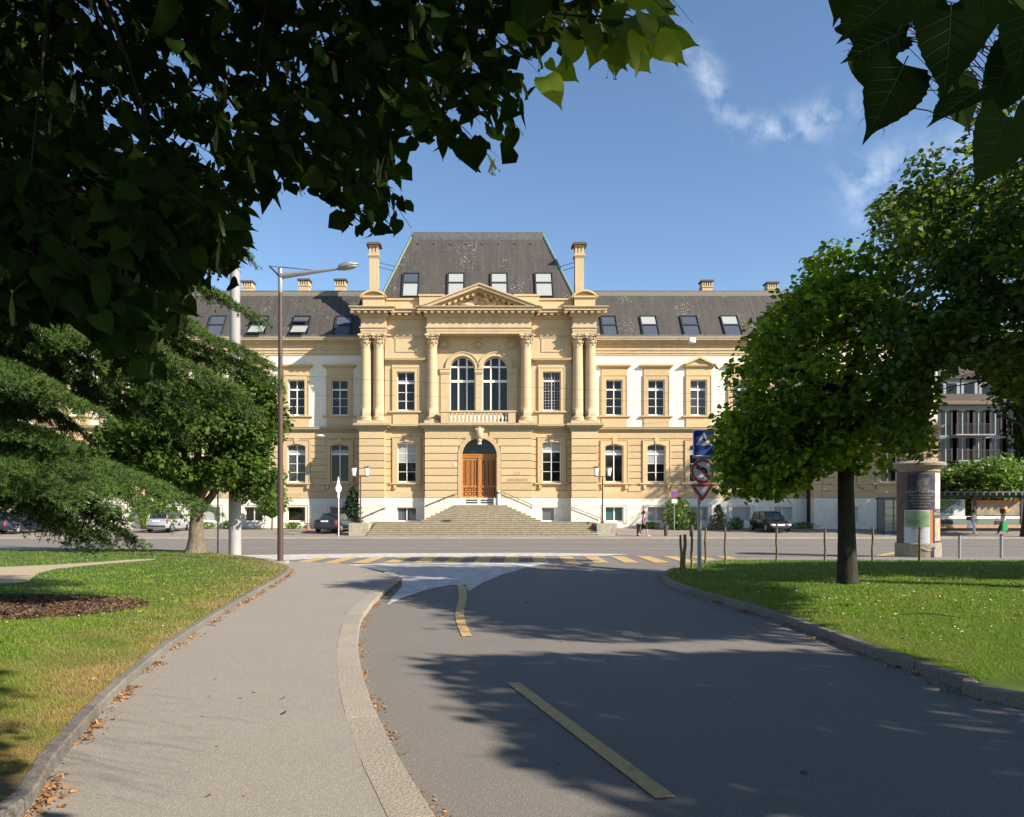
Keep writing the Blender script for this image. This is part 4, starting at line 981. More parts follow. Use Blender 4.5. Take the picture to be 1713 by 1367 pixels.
# snow hooks
def on_roof(x, y_px, yb_, zb_, yt2, zt2_):
    s = (zt2_ - zb_) / (yt2 - yb_); t = (HY - y_px) / F       # z-1.6 = t*y ; z = zb+s*(y-yb)
    y = (zb_ - 1.6 - s * yb_) / (t - s); return px(x, y), y, 1.6 + t * y
rt = (yb, zr0, yt_, zr1)
m_ = MB()
for x in np.arange(700, 900, 27): p = on_roof(x, 408, *rt); m_.box(p[0] - .06, p[0] + .06, p[1] - .10, p[1] + .1, p[2] - .05, p[2] + .06)
part(m_, 'snow_hook', ZINC)
def skylight(xl, xr, yt_px, yb_px, rp, fills=(GLASSB, GLASSB), split=.42, openk=0):
    """roof window lying in the slope rp=(y0,z0,y1,z1)"""
    y0, z0, y1, z1 = rp; s = Vector((0, y1 - y0, z1 - z0)).normalized(); nrm = Vector((0, -s.z, s.y))
    pb = Vector(on_roof((xl + xr) / 2, yb_px, *rp)); pt = Vector(on_roof((xl + xr) / 2, yt_px, *rp)); L = (pt - pb).length
    w = (xr - xl) / F * pb.y / 2; base = pb
    def P(u_, v, n): return base + Vector((u_, 0, 0)) + s * v + nrm * n
    def slab(m_, u0, u1, v0, v1, n0, n1, tilt=0):
        vs = [P(a, b_, c + tilt * (v1 - b_)) for c in (n0, n1) for a, b_ in ((u0, v0), (u1, v0), (u1, v1), (u0, v1))]
        m_.add(vs, [(3, 2, 1, 0), (4, 5, 6, 7), (0, 1, 5, 4), (1, 2, 6, 5), (2, 3, 7, 6), (3, 0, 4, 7)])
    m_ = MB(); vs_ = L * (1 - split); e = .07
    slab(m_, -w - e, -w, -e, L + e, -.1, .13); slab(m_, w, w + e, -e, L + e, -.1, .13); slab(m_, -w, w, L, L + e, -.1, .13); slab(m_, -w, w, -e, 0, -.1, .1); slab(m_, -w, w, vs_ - .06, vs_ + .06, -.1, .13)
    slab(m_, -w, w, 0, L, -.1, .01)
    o = m_.build('skylight', GREYM, bld)
    for k, (v0, v1) in enumerate(((vs_ + .08, L - .02), (.02, vs_ - .08))):
        q = MB(); slab(q, -w + .05, w - .05, v0, v1, .03, .06, .38 if openk else 0); q.build('pane', fills[k], o)
        if openk:
            q = MB(); slab(q, -w + .01, w - .01, v1 - .07, v1, .0, .08, 0); slab(q, -w + .01, w - .01, v0 - .0, v0 + .07, .02, .1, 0.0)
            vs = [P(a, b_, c) for c in (.38 * (v1 - v0) - .02, .38 * (v1 - v0) + .07) for a, b_ in ((-w, v0 - .06), (w, v0 - .06), (w, v0), (-w, v0))]
            q2 = MB(); q2.add(vs, [(3, 2, 1, 0), (4, 5, 6, 7), (0, 1, 5, 4), (1, 2, 6, 5), (2, 3, 7, 6), (3, 0, 4, 7)]); q2.build('sash', GREYM, o)
    return o
for xl, xr, f in ((673, 699, (GLASSB, GLASSW)), (749, 776, (GLASSW, GLASSW)), (822, 849, (GLASSW, GLASSW)), (897, 925, (GLASSW, GLASSW))): skylight(xl, xr, 459, 496, rt, f)
# tall chimneys with tie rods
for xc, side in ((625.2, -1), (969.5, 1)):
    y = 59.6; x0, x1 = px(xc - 7.3, y), px(xc + 7.3, y); zt = pz(431, y); ztop = pz(405, y); cxx = (x0 + x1) / 2; w = (x1 - x0) / 2
    m_ = MB(); m_.box(x0, x1, y, y + .7, zt1 - .5, zt)
    for dz, p in ((.0, .04), (.12, .10), (.26, .03)): m_.box(x0 - p, x1 + p, y - p, y + .7 + p, zt + dz, zt + dz + .115)
    zz = zt + .38
    for a in (x0, cxx - .09, x1 - .17): m_.box(a, a + .17, y - .0, y + .17, zz, ztop - .34); m_.box(a, a + .17, y + .53, y + .7, zz, ztop - .34)
    m_.box(x0, x1, y + .17, y + .53, zz, ztop - .345) if False else None
    m_.box(x0 - .06, x1 + .06, y - .06, y + .76, ztop - .34, ztop - .24)
    o = part(m_, 'chimney', STONE2)
    MB().box(x0 - .22, x1 + .22, y - .22, y + .92, ztop - .24, ztop - .13).box(x0 - .12, x1 + .12, y - .12, y + .82, ztop - .13, ztop - .03).build('chimney_cap', mat('cap_slate', (.09, .085, .07), .8), o)
    q = MB()
    for yp in (439, 446.5):
        zz = pz(yp, y + .3); xe_ = b0 + (t0 - b0) * (zz - zr0) / (zr1 - zr0) if side < 0 else b1 + (t1 - b1) * (zz - zr0) / (zr1 - zr0); q.tube([(x1 if side < 0 else x0, y + .35, zz), (xe_, y + 1.5, zz)], .025, 5)
    q.build('tie_rod', GREYM, o)

# ======================= wings
def wx(x): return px(x, DW)
def wz(y): return pz(y, DW)
xwr0, xwr1 = PX(999), wx(1351); xwl0, xwl1 = wx(249), PX(602)
ZW = dict(pl=wz(834), s0=wz(723.5), s1=wz(715), ent=wz(595), cor=wz(573), gut=wz(565))
def win_col(x, D, floors, pedi=False, seed=0, base_fill=GLASSW, xo=0):
    """one bay of a wing: (openings for the walls) and its windows"""
    h = 14.3 / F * D / 1.0; rs = random.Random(seed)
    up = (px(x, D) - h * .97, px(x, D) + h * .97, pz(695, D), pz(635.5, D)); gd = (px(x, D) - h * 1.07, px(x, D) + h * 1.07, pz(807, D), pz(743, D)); bs = (px(x, D) - h * 1.07, px(x, D) + h * 1.07, pz(873, D), pz(848, D))
    Y = D
    m_ = MB(); surround(m_, up[0] - .28, up[1] + .28, up[2] - .05, up[3] + .30, *up, Y, .10)
    m_.box(up[0] - .34, up[1] + .34, Y - .07, Y, up[3] + .375, up[3] + .82)
    ztp = cornice(m_, up[0] - .36, up[1] + .36, Y, up[3] + .82, [(.10, .08), (.09, .16), (.08, .26), (.05, .29)])
    if pedi:
        xa, xb = up[0] - .66, up[1] + .66; xm_ = (xa + xb) / 2; hh = .62
        m_.prism([(xa + .3, ztp), (xb - .3, ztp), (xm_, ztp + hh - .18)], Y - .18, Y)
        for s in (-1, 1): m_.prism([(xm_ + s * (xb - xa) / 2, ztp), (xm_, ztp + hh), (xm_, ztp + hh - .16), (xm_ + s * ((xb - xa) / 2 - .34), ztp)], Y - .40, Y + .002 * s)
    cornice(m_, up[0] - .42, up[1] + .42, Y, up[2] - .20, SILL)
    m_.box(up[0] - .34, up[1] + .34, Y - .08, Y, ZW['s1'] + .02, up[2] - .20)
    part(m_, 'window_surround', STONE)
    m_ = MB(); surround(m_, gd[0] - .30, gd[1] + .30, gd[2] - .05, gd[3] + .26, *gd, Y, .13, .17); xm_ = (gd[0] + gd[1]) / 2
    m_.prism([(xm_ - .11, gd[3] - .0), (xm_ + .11, gd[3] - .0), (xm_ + .18, gd[3] + .5), (xm_ - .18, gd[3] + .5)], Y - .19, Y)
    cornice(m_, gd[0] - .42, gd[1] + .42, Y, gd[2] - .22, SILL)
    for xx in (gd[0] - .32, gd[1] + .12): m_.box(xx, xx + .2, Y - .2, Y, gd[2] - .5, gd[2] - .22)
    part(m_, 'window_surround', STONE)
    m_ = MB(); surround(m_, bs[0] - .2, bs[1] + .2, bs[2] - .1, bs[3] + .12, *bs, Y - .12, .05); part(m_, 'basement_surround', PLINTH)
    r = rs.random()
    window((up[0] + up[1]) / 2, up[1] - up[0], up[2], up[3], Y + .22, 0, 2, .73, rs.choice([1, 3, 3]), fill=rs.choice([GLASS, GLASS, GLASSC]), blind=(.72, .8) if r < .5 else None)
    window((gd[0] + gd[1]) / 2, gd[1] - gd[0], gd[2], gd[3], Y + .22, .15, 2, .74, rs.choice([1, 3]), fill=rs.choice([GLASS, GLASSC]), blind=(rs.choice([.5, .72, .72]), .86) if r > .35 else None)
    window((bs[0] + bs[1]) / 2, bs[1] - bs[0], bs[2], bs[3], Y + .12, 0, rs.choice([1, 2]), 1.1, 1, fill=base_fill)
    return (*up, 0), (*gd, .17), (*bs, 0)
def wing(x0, x1, D, cols, roofx, pedi_i, base_fills, ends, seed):
    ups, gds, bss = [], [], []
    for i, x in enumerate(cols):
        u_, g_, b_ = win_col(x, D, 3, i in pedi_i, seed + i, base_fills[i % len(base_fills)]); ups.append(u_); gds.append(g_); bss.append(b_)
    m_ = MB(); wall(m_, x0, x1, ZW['s1'], ZW['ent'], D, .5, ups); part(m_, 'upper_wall', PLASTER)
    m_ = MB(); wall(m_, x0, x1, ZW['pl'], ZW['s0'], D, .5, gds); part(m_, 'ground_floor_wall', STONE)
    m_ = MB(); wall(m_, x0, x1, .2, ZW['pl'], D - .12, .6, bss); part(m_, 'plinth', PLINTH)
    h = (ZW['s0'] - ZW['pl']) / 10
    gaps = [(g[0] - .39, g[1] + .39, g[2] - .55, g[3] + .34) for g in gds]
    courses(x0, x1, D + .001, ZW['pl'], 10, h, gaps, th=.07)
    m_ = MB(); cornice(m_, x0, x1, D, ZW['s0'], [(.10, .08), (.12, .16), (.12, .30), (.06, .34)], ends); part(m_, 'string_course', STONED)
    m_ = MB(); z = ZW['ent']
    for dz, p in ((.16, .05), (.22, .10), (.08, .16)): m_.box(x0 - p * ends[0], x1 + p * ends[1], D - p, D + .5, z, z + dz); z += dz
    m_.box(x0, x1, D - .04, D + .5, z, ZW['cor'] - .14)
    z = ZW['cor'] - .14
    for dz, p in ((.12, .14), (.12, .34), (.14, .52), (.07, .58)): m_.box(x0 - p * ends[0], x1 + p * ends[1], D - p, D + .5, z, z + dz); z += dz
    part(m_, 'eaves_cornice', STONE2)
    part(MB().box(x0 - .5 * ends[0], x1 + .5 * ends[1], D - .54, D + .2, z + .002, z + .17), 'gutter', ZINC)
    part(MB().box(x0, x1, D + .5, D + 13, .2, z), 'wall_core', mat('dark_interior', (.03, .03, .03), .9))
    return z
# teal window next to the steps, then pale blinds
colsR = (1027.5, 1098, 1168.5, 1239, 1309); colsL = (568, 496, 425, 354, 283)
TB = GLASST
zE = wing(xwr0, xwr1, DW, colsR, None, (2,), (TB, GLASSW, GLASSW, GLASSW, GLASSW), (0, 0), 10)
wing(xwl0, xwl1, DW, [c - .0 for c in colsL][::-1], None, (2,), (GLASSW, GLASSW, GLASS, GLASS, GLASS), (0, 0), 30)
# end pavilions
xe0, xe1 = px(1352, DE), px(1557, DE)
wing(xe0, xe1, DE - .9, (1418, 1487, 1533), None, (), (GLASSW,), (1, 1), 50)
wing(-xe1 - .1, -xe0 - .1, DE - .9, (79, 130, 190), None, (), (TB, GLASSW), (1, 1), 70)
for xc in (px(1387, DE - .9), px(1549, DE - .9), px(213, DE - .9), px(51, DE - .9)):
    courses(xc - .55, xc + .55, DE - .97, ZW['pl'], 10, (ZW['s0'] - ZW['pl']) / 10, th=.08)
part(MB().tube([(wx(1350), DW - .25, .5), (wx(1350), DW - .25, zE - .3)], .07, 8), 'downpipe', mat('brown_pipe', (.09, .055, .035), .5))
part(MB().tube([(wx(250.5), DW - .25, .5), (wx(250.5), DW - .25, zE - .3)], .07, 8), 'downpipe', mat('brown_pipe', (.09, .055, .035), .5))
# wing roofs
yr0 = DW - .25; zr0w = zE + .15; tn = math.tan(R(54)); dd = (pz(488.5, 1) - 1.6); yr1 = (zr0w - 1.6 - tn * yr0) / (dd - tn); zr1w = 1.6 + dd * yr1
RW = (yr0, zr0w, yr1, zr1w)
for a, b_ in ((px(985, 60), wx(1353)), (wx(247), px(615, 60))):
    m_ = MB(); m_.add([(a, yr0, zr0w), (b_, yr0, zr0w), (b_, yr1, zr1w), (a, yr1, zr1w), (b_, yr1 + 5, zr1w + .6), (a, yr1 + 5, zr1w + .6), (b_, yr0 + 13, zr0w), (a, yr0 + 13, zr0w)], [(0, 1, 2, 3), (3, 2, 4, 5), (5, 4, 6, 7)])
    part(m_, 'roof', SLATE); part(MB().box(a, b_, yr1 - .08, yr1 + .4, zr1w - .06, zr1w + .09), 'roof_ridge', ZINC)
    q = MB(); q.box(a, b_, yr1 - .30, yr1 - .10, zr1w - .40, zr1w - .08); part(q, 'ridge_flashing', mat('old_lead', (.20, .18, .145), .7))
for a, b_ in ((xe0 - .6, xe1 + .6), (-xe1 - .7, -xe0 + .5)):
    y0 = DE - 1.15; zt = zr1w + 1.0; q = 3.6
    m_ = MB(); m_.add([(a, y0, zr0w + .02), (b_, y0, zr0w + .02), (b_ - 2.2, y0 + q, zt), (a + 2.2, y0 + q, zt), (b_ - 2.2, y0 + 9, zt), (a + 2.2, y0 + 9, zt), (b_, y0 + 13, zr0w), (a, y0 + 13, zr0w)], [(0, 1, 2, 3), (3, 2, 4, 5), (5, 4, 6, 7), (1, 6, 4, 2), (7, 0, 3, 5)])
    part(m_, 'roof', SLATE)
skR = [(1010, 1034, 0, (GLASSB, GLASSB)), (1077, 1103, 0, (GLASSW, GLASSB)), (1146, 1173, 0, (GLASSB, GLASSB)), (1215, 1242, 0, (GLASSW, GLASSB)), (1284, 1311, 0, (GLASSB, GLASSB))]
skL = [(558, 584, 0, (GLASSB, GLASSB)), (486, 513, 1, (GLASSB, GLASSW)), (415, 442, 1, (GLASSB, GLASSW)), (343, 369, 0, (GLASSB, GLASSB)), (272, 300, 0, (GLASSW, GLASSB))]
for xl, xr, ok, f in skR + skL: skylight(xl, xr, 531, 565, RW, f, .42, ok)
# small chimneys on the wings
for k, x in enumerate((413, 508, 569, 1183.5, 1293)):
    y = yr1 + 1.2; x0, x1 = px(x - 8.6, y), px(x + 8.6, y); zt = pz((467, 464, 464, 466, 469)[k] + 2, y)
    m_ = MB(); m_.box(x0, x1, y, y + .8, zr1w - .5, zt - .62); m_.box(x0 - .05, x1 + .05, y - .05, y + .85, zt - .62, zt - .52)
    for i in range(5): a = x0 + (x1 - x0 - .1) * i / 4; m_.box(a, a + .10, y, y + .8, zt - .52, zt - .14)
    o = part(m_, 'chimney', STONE2)
    MB().box(x0 - .1, x1 + .1, y - .1, y + .9, zt - .14, zt - .02).build('chimney_cap', mat('cap_slate', (.09, .085, .07), .8), o)
    MB().box(x0 + .05, x1 - .05, y + .1, y + .7, zt - .52, zt - .141).build('flue', GREYM, o)

# ------------------------------------------------------------------ front steps
stairs = empty('front_steps', (0, 54.5, .2), 'wide weathered stone steps rising to the oak entrance door', 'steps')
zs = .16; y = 51.6; nL = 7; riser = .128
# lower flight: wide, straight
for k in range(nL):
    yk = y + k * .33
    m_ = MB(); xL, xR = px(615 + k * 1.4, 52), px(1000 - k * 1.2, 52); z0 = zs + k * riser
    xs_ = np.linspace(xL, xR, 6)
    for i in range(5):
        m_.box(xs_[i] + .004, xs_[i + 1] - .004, yk - .03, yk + .4, z0 + riser * .72, z0 + riser)
        m_.box(xs_[i] + .004, xs_[i + 1] - .004, yk, DP - .08 if k == nL - 1 else yk + .4, z0 - (.2 if k else .3), z0 + riser * .72)
    m_.build('step', STEPS, stairs)
zland = zs + nL * riser; yl_ = y + (nL - 1) * .33 + .4
m_ = MB(); m_.box(px(612, 52), px(1003, 52), yl_ - .1, DP - .1, zland - .3, zland - .012); m_.build('landing', STEPS, stairs)
ztopS = pz(845, 56); nU = 8; r2 = (ztopS - zland) / nU; y2 = yl_ + .15
for k in range(nU):
    yk = y2 + k * .31; f = k / (nU - 1); xL, xR = px(706 + (757 - 706) * f, 55), px(903 - (903 - 850) * f, 55); z0 = zland + k * r2
    m_ = MB(); n = 4; xs_ = np.linspace(xL, xR, n + 1)
    for i in range(n):
        m_.box(xs_[i] + .003, xs_[i + 1] - .003, yk - .03, yk + .36, z0 + r2 * .72, z0 + r2)
    m_.box(xL, xR, yk, DP - .12, z0 - .02 * (k == 0), z0 + r2 * .719)
    m_.build('step', STEPS, stairs)
m_ = MB(); m_.box(px(757, 55), px(850, 55), y2 + nU * .31 - .05, DP - .1, ztopS - .3, ztopS - .005); m_.build('landing', STEPS, stairs)
# handrails on the walls
RAIL = mat('handrail_metal', (.16, .13, .10), .45, metal=.6)
for a, b_, lab in (((645, 849), (606, 866), 'bronze handrail on the white plinth beside the left lantern post'), ((762, 826), (712, 846), 'bronze handrail on the wall left of the entrance door'), ((840, 823), (893, 846), 'bronze handrail on the wall right of the entrance door'), ((958, 849), (1004, 867), 'bronze handrail on the white plinth beside the right lantern post')):
    Y = DP - .22; p0 = (PX(a[0]), Y, PZ(a[1])); p1 = (PX(b_[0]), Y, PZ(b_[1])); dxs = .12 if p1[0] > p0[0] else -.12
    h_ = empty('handrail', (p1[0], Y, p1[2]), lab, 'handrail')
    MB().tube([(p0[0] - dxs * 1.5, Y, p0[2] - .02), (p0[0] - dxs, Y, p0[2]), p0, p1, (p1[0], Y, p1[2] - .12)], .03, 6).build('rail', RAIL, h_)
    for t in (.06, .5, .93): q = [p0[i] + (p1[i] - p0[i]) * t for i in range(3)]; MB().tube([(q[0], Y, q[2]), (q[0], Y + .04, q[2] - .08), (q[0], DP - .08, q[2] - .1)], .016, 5).build('bracket', RAIL, h_)
# low end blocks of the lower flight with two-armed lanterns
BLK = mat('block_concrete', (0.44, 0.40, 0.31), .9, .4, 5, 0, (0.30, 0.27, 0.20), noise2=(2.5, .5, (0.20, 0.185, 0.13), (2, 1, .5)))
LAMPG = mat('lantern_glass', (0.75, 0.74, 0.70), .3, 0)
BRN = mat('brown_metal', (0.10, 0.065, 0.05), .5, metal=.3)
for x0, x1, xp, nm in ((583.5, 616, 603, 'left'), (999, 1032, 1008, 'right')):
    Y = 52.0
    o = MB().box(px(x0, Y), px(x1, Y), Y, Y + 2.3, gz(Y) - .1, pz(875.5, Y)).box(px(x0, Y) + .0, px(x1, Y) + .0, Y - .12, Y, gz(Y) - .1, gz(Y) + .03)
    me = o.mesh('stone_block', BLK, (px((x0 + x1) / 2, Y), Y, gz(Y)))
    bm = bmesh.new(); bm.from_mesh(me); bmesh.ops.bevel(bm, geom=bm.edges[:], offset=.03, segments=1); bm.to_mesh(me); bm.free()
    o = link('stone_block', me, None, (px((x0 + x1) / 2, Y), Y, gz(Y)))
    tag(o, f'stained low stone block ending the steps at the {nm}, under a lantern post', 'stone block')
    xp_ = px(xp, 53); zb_ = pz(875.5, 52)
    L = empty('lantern_post', (xp_, 53, zb_), f'brown post with two white lanterns on the {nm} stone block', 'lamp post', 'two-armed lantern posts beside the steps')
    zt = pz(797, 53)
    MB().lathe([(.11, zb_), (.11, zb_ + .1), (.055, zb_ + .16), (.05, zt)], (xp_, 53), 10).build('pole', BRN, L, smooth=True)
    MB().tube([(xp_ - .44, 53, zt - .0), (xp_ + .44, 53, zt)], .028, 6).build('arm', BRN, L)
    for s in (-1, 1):
        cx2 = xp_ + s * .44
        ln_ = MB().lathe([(.11, zt + .05), (.19, zt + .58)], (cx2, 53), 6).build('lantern', LAMPG, L)
        MB().lathe([(.13, zt - .02), (.12, zt + .05)], (cx2, 53), 6).lathe([(.22, zt + .58), (.23, zt + .62), (.08, zt + .68)], (cx2, 53), 6).build('lantern_cap', BRN, ln_)
# white ashtray post by the door
Y = 56.9; xx = px(834, Y); zb_ = pz(845, Y); 
a_ = empty('ashtray_post', (xx, Y, zb_), 'white cylindrical ashtray post beside the oak door', 'ashtray post')
MB().lathe([(.13, zb_), (.13, pz(826, Y))], (xx, Y), 14).build('body', WHITE, a_, smooth=True)
MB().lathe([(.14, pz(826, Y)), (.14, pz(823.5, Y))], (xx, Y), 14).build('band', GREYM, a_, smooth=True)
MB().lathe([(.13, pz(823.5, Y)), (.13, pz(821, Y))], (xx, Y), 14).build('cap', WHITE, a_, smooth=True)
# ------------------------------------------------------------------ trees and plants
BARK = mat('linden_bark', (0.13, 0.105, 0.08), .95, .9, 14, 0, (0.055, 0.045, 0.035), stretch=(1, 1, .22))
BARKD = mat('dark_bark', (0.045, 0.038, 0.030), .95, .8, 14, 0, (0.022, 0.018, 0.014), stretch=(1, 1, .3))
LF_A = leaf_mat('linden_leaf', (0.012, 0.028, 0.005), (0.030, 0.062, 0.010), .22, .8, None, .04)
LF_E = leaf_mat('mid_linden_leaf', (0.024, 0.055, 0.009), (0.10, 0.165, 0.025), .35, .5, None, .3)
LF_B = leaf_mat('young_and_sunlit_leaf', (0.045, 0.095, 0.010), (0.24, 0.34, 0.042), .55, .5, None, .3)  # on the overhead twig tips this brighter leaf colour stands in for sunlight
LF_C = leaf_mat('big_linden_leaf', (0.024, 0.052, 0.009), (0.135, 0.195, 0.032), .38, .5, None, .3)
LF_Y = leaf_mat('yellow_conifer_leaf', (0.14, 0.19, 0.02), (0.30, 0.34, 0.05), .25)
LF_G = leaf_mat('shrub_leaf', (0.06, 0.12, 0.02), (0.15, 0.24, 0.045), .3)
LF_D = leaf_mat('dark_yew_leaf', (0.014, 0.032, 0.012), (0.035, 0.07, 0.022), .1)
LF_R = leaf_mat('brownish_leaf', (0.10, 0.08, 0.035), (0.20, 0.19, 0.07), .2)
CED = leaf_mat('cedar_needles', (0.016, 0.042, 0.012), (0.095, 0.155, 0.036), .04, .8, None, .04)
BRACT = leaf_mat('linden_bract', (0.14, 0.17, 0.05), (0.28, 0.30, 0.12), .4)
HEART = None
def heart(n=9, serr=True):
    """detailed linden leaf: serrated heart with a tip, folded on the midrib"""
    out = []
    for k in range(n + 1):
        t = k / n; a = t
        w = .42 * math.sin(math.pi * min(1, (a * .88 + .12)) ** .80) ** .62 * (1 - .12 * a)
        y = -.10 + 1.0 * a if k else -.06
        out.append((max(w, .02), y))
    out[-1] = (.045, .95); out.append((.0, 1.12))
    r = []
    for i, (w, y) in enumerate(out[:-1]):
        r.append((w, y));
        if serr and i < len(out) - 2: w2, y2 = out[i + 1]; r.append(((w + w2) / 2 - .022, (y + y2) / 2 + .015))
    r.append((0, 1.12)); m = len(r)
    V = []; Fc = []
    for s in (1, -1):
        b0 = len(V)
        for w, y in r: V.append((0, max(min(y, 1.1), 0), -.08 * y * y)); V.append((s * w, y, .10 * w - .08 * y * y - .05 * w * w))
        for i in range(m - 1):
            q = (b0 + 2 * i, b0 + 2 * i + 1, b0 + 2 * i + 3, b0 + 2 * i + 2); Fc.append(q if s > 0 else q[::-1])
    return np.array(V), np.array(Fc)
HEART = heart(); HEART_S = heart(5, False)
def dirs(n, drop, outv=None, ow=0.0):
    d = rng.normal(0, 1, (n, 3)); d[:, 2] = d[:, 2] * .5 - drop
    if outv is not None: d += unit(outv) * ow
    return d
def blobs(centers, radii, counts, squash=.75):
    """leaf positions in clumps, denser towards each clump's outside"""
    P = []; O = []
    for c, r, n in zip(centers, radii, counts):
        d = unit(rng.normal(0, 1, (n, 3))); q = (rng.random(n) ** .45)[:, None] * r; d2 = d * q; d2[:, 2] *= squash
        P.append(np.asarray(c) + d2); O.append(d)
    return np.concatenate(P), np.concatenate(O)
def crown_pts(ell, n_cl, rcl, per, shell=.55, keep=None, minz=None):
    """clump centres through a union of ellipsoids [(cx,cy,cz,rx,ry,rz,weight)]"""
    w = np.array([e[6] for e in ell]); w = w / w.sum(); cs = []
    while len(cs) < n_cl:
        e = ell[rng.choice(len(ell), p=w)]; d = unit(rng.normal(0, 1, (1, 3)))[0]; q = shell + (1 - shell) * rng.random() ** .7 if rng.random() < .8 else rng.random() ** .33
        p = np.array(e[:3]) + d * np.array(e[3:6]) * q
        if minz and p[2] < minz: continue
        if keep and not keep(p): continue
        cs.append(p)
    r = rcl * (.6 + .8 * rng.random(n_cl)); cnt = np.maximum((per * (r / rcl) ** 2).astype(int), 6)
    P, O = blobs(cs, r, cnt); return np.array(cs), P, O
def bez(a, b_, bend, n=7):
    a, b_ = np.array(a, float), np.array(b_, float); m = (a + b_) / 2 + np.array(bend)
    t = np.linspace(0, 1, n)[:, None]; return (1 - t) ** 2 * a + 2 * t * (1 - t) * m + t ** 2 * b_
def tree(name, base, trunk_top, r0, label, ell, n_cl, rcl, per, size, lm, cat='tree', group=None, bark=BARK, limbs=9, tmpl=LEAF4, keep=None, leafkeep=None, shell=.55, drop=.35, twigs=60, minz=None, flare=1.5, lean=(0, 0, 0), up=.5):
    root = empty(name, base, label, cat, group)
    b = np.array(base, float); tt = np.array(trunk_top, float)
    pts = bez(b, tt, lean, 9); rr = [r0 * (1 + (flare - 1) * max(0, 1 - k / 1.6) ** 1.5) * (1 - .35 * k / 8) for k in range(9)]
    tb = MB(); tb.tube([(*b[:2], b[2] - .1)] + [tuple(p) for p in pts], [rr[0] * 1.1] + rr, 14); part_ = tb.build('trunk', bark, root, smooth='all')
    cs, P, O = crown_pts(ell, n_cl, rcl, per, shell, keep, minz)
    lb = MB(); ord_ = rng.permutation(len(cs)); ends = []
    for k in range(limbs):
        c = cs[ord_[k % len(cs)]]; st = pts[rng.integers(5, 9)]; L = np.linalg.norm(c - st)
        q = bez(st, c, (0, 0, L * .18), 8); q[1:-1] += rng.normal(0, .03 * L, (6, 3)); lb.tube([tuple(p) for p in q], [r0 * .5 * (1 - .85 * i / 7) + .008 for i in range(8)], 7); ends.append(q)
    lb.build('limbs', bark, part_, smooth='all')
    tw = MB()
    for k in range(twigs):
        c = cs[ord_[(limbs + k) % len(cs)]]; qs = ends[rng.integers(len(ends))]; st = qs[rng.integers(3, 8)]
        if np.linalg.norm(c - st) > 4.5 * rcl + 1.2: continue
        q = bez(st, c, (0, 0, .15), 5); tw.tube([tuple(p) for p in q], [.03 * r0 / .3, .02 * r0 / .3, .015, .01, .006], 4)
    if tw.v: tag(tw.build('twigs', bark, part_, smooth='all'), kind='stuff')
    if leafkeep is not None: k = leafkeep(P); P, O = P[k], O[k]
    n = len(P); yd = dirs(n, drop, O, .5); nd = rng.normal(0, .6, (n, 3)); nd[:, 2] += .9; nd += O * up
    V, Fc, rv = scatter(tmpl, P, yd, nd, size * (.65 + .7 * rng.random(n)))
    f = link('foliage', fast_mesh('foliage', V - np.array(wpos(root)), Fc, lm, {'rnd': rv}), root); tag(f, kind='stuff')
    return root
def shadow_pt(P):
    k = P[:, 2] / math.tan(SUN_EL); return P[:, 0] - SUN_X * k, P[:, 1] - SUN_Y * k
def proj(P):
    D = np.maximum(P[:, 1], .05); return CX + F * P[:, 0] / D, HY - F * (P[:, 2] - EYE) / D

# ground that must stay in the sun (photo pixels -> ground), in the shadow of nothing overhead
LIT = [
    [G(*p) for p in [(-80, 1420), (-80, 1005), (300, 945), (470, 950), (600, 952), (635, 972), (600, 1000), (700, 1000), (760, 1060), (1010, 1075), (1230, 1068), (1400, 1085), (1300, 1092), (1100, 1092), (900, 1092), (720, 1100), (760, 1150), (800, 1185), (870, 1225), (840, 1255), (930, 1290), (1040, 1330), (1120, 1420)]],
    [G(*p, ZR) for p in [(1150, 972), (1400, 975), (1713, 985), (1900, 985), (2100, 1280), (1713, 1180), (1560, 1140), (1440, 1088), (1330, 1046), (1230, 1015), (1350, 1012), (1360, 992), (1200, 985)]],
]
def lit_ok(P, sl=0.0):
    gx, gy = shadow_pt(P); bad = np.zeros(len(P), bool)
    jx = gx + rng.normal(0, .16, len(P)) * 1.0; jy = gy + rng.normal(0, .05, len(P))
    for poly in LIT: bad |= inpoly(jx, jy, poly)
    return ~bad

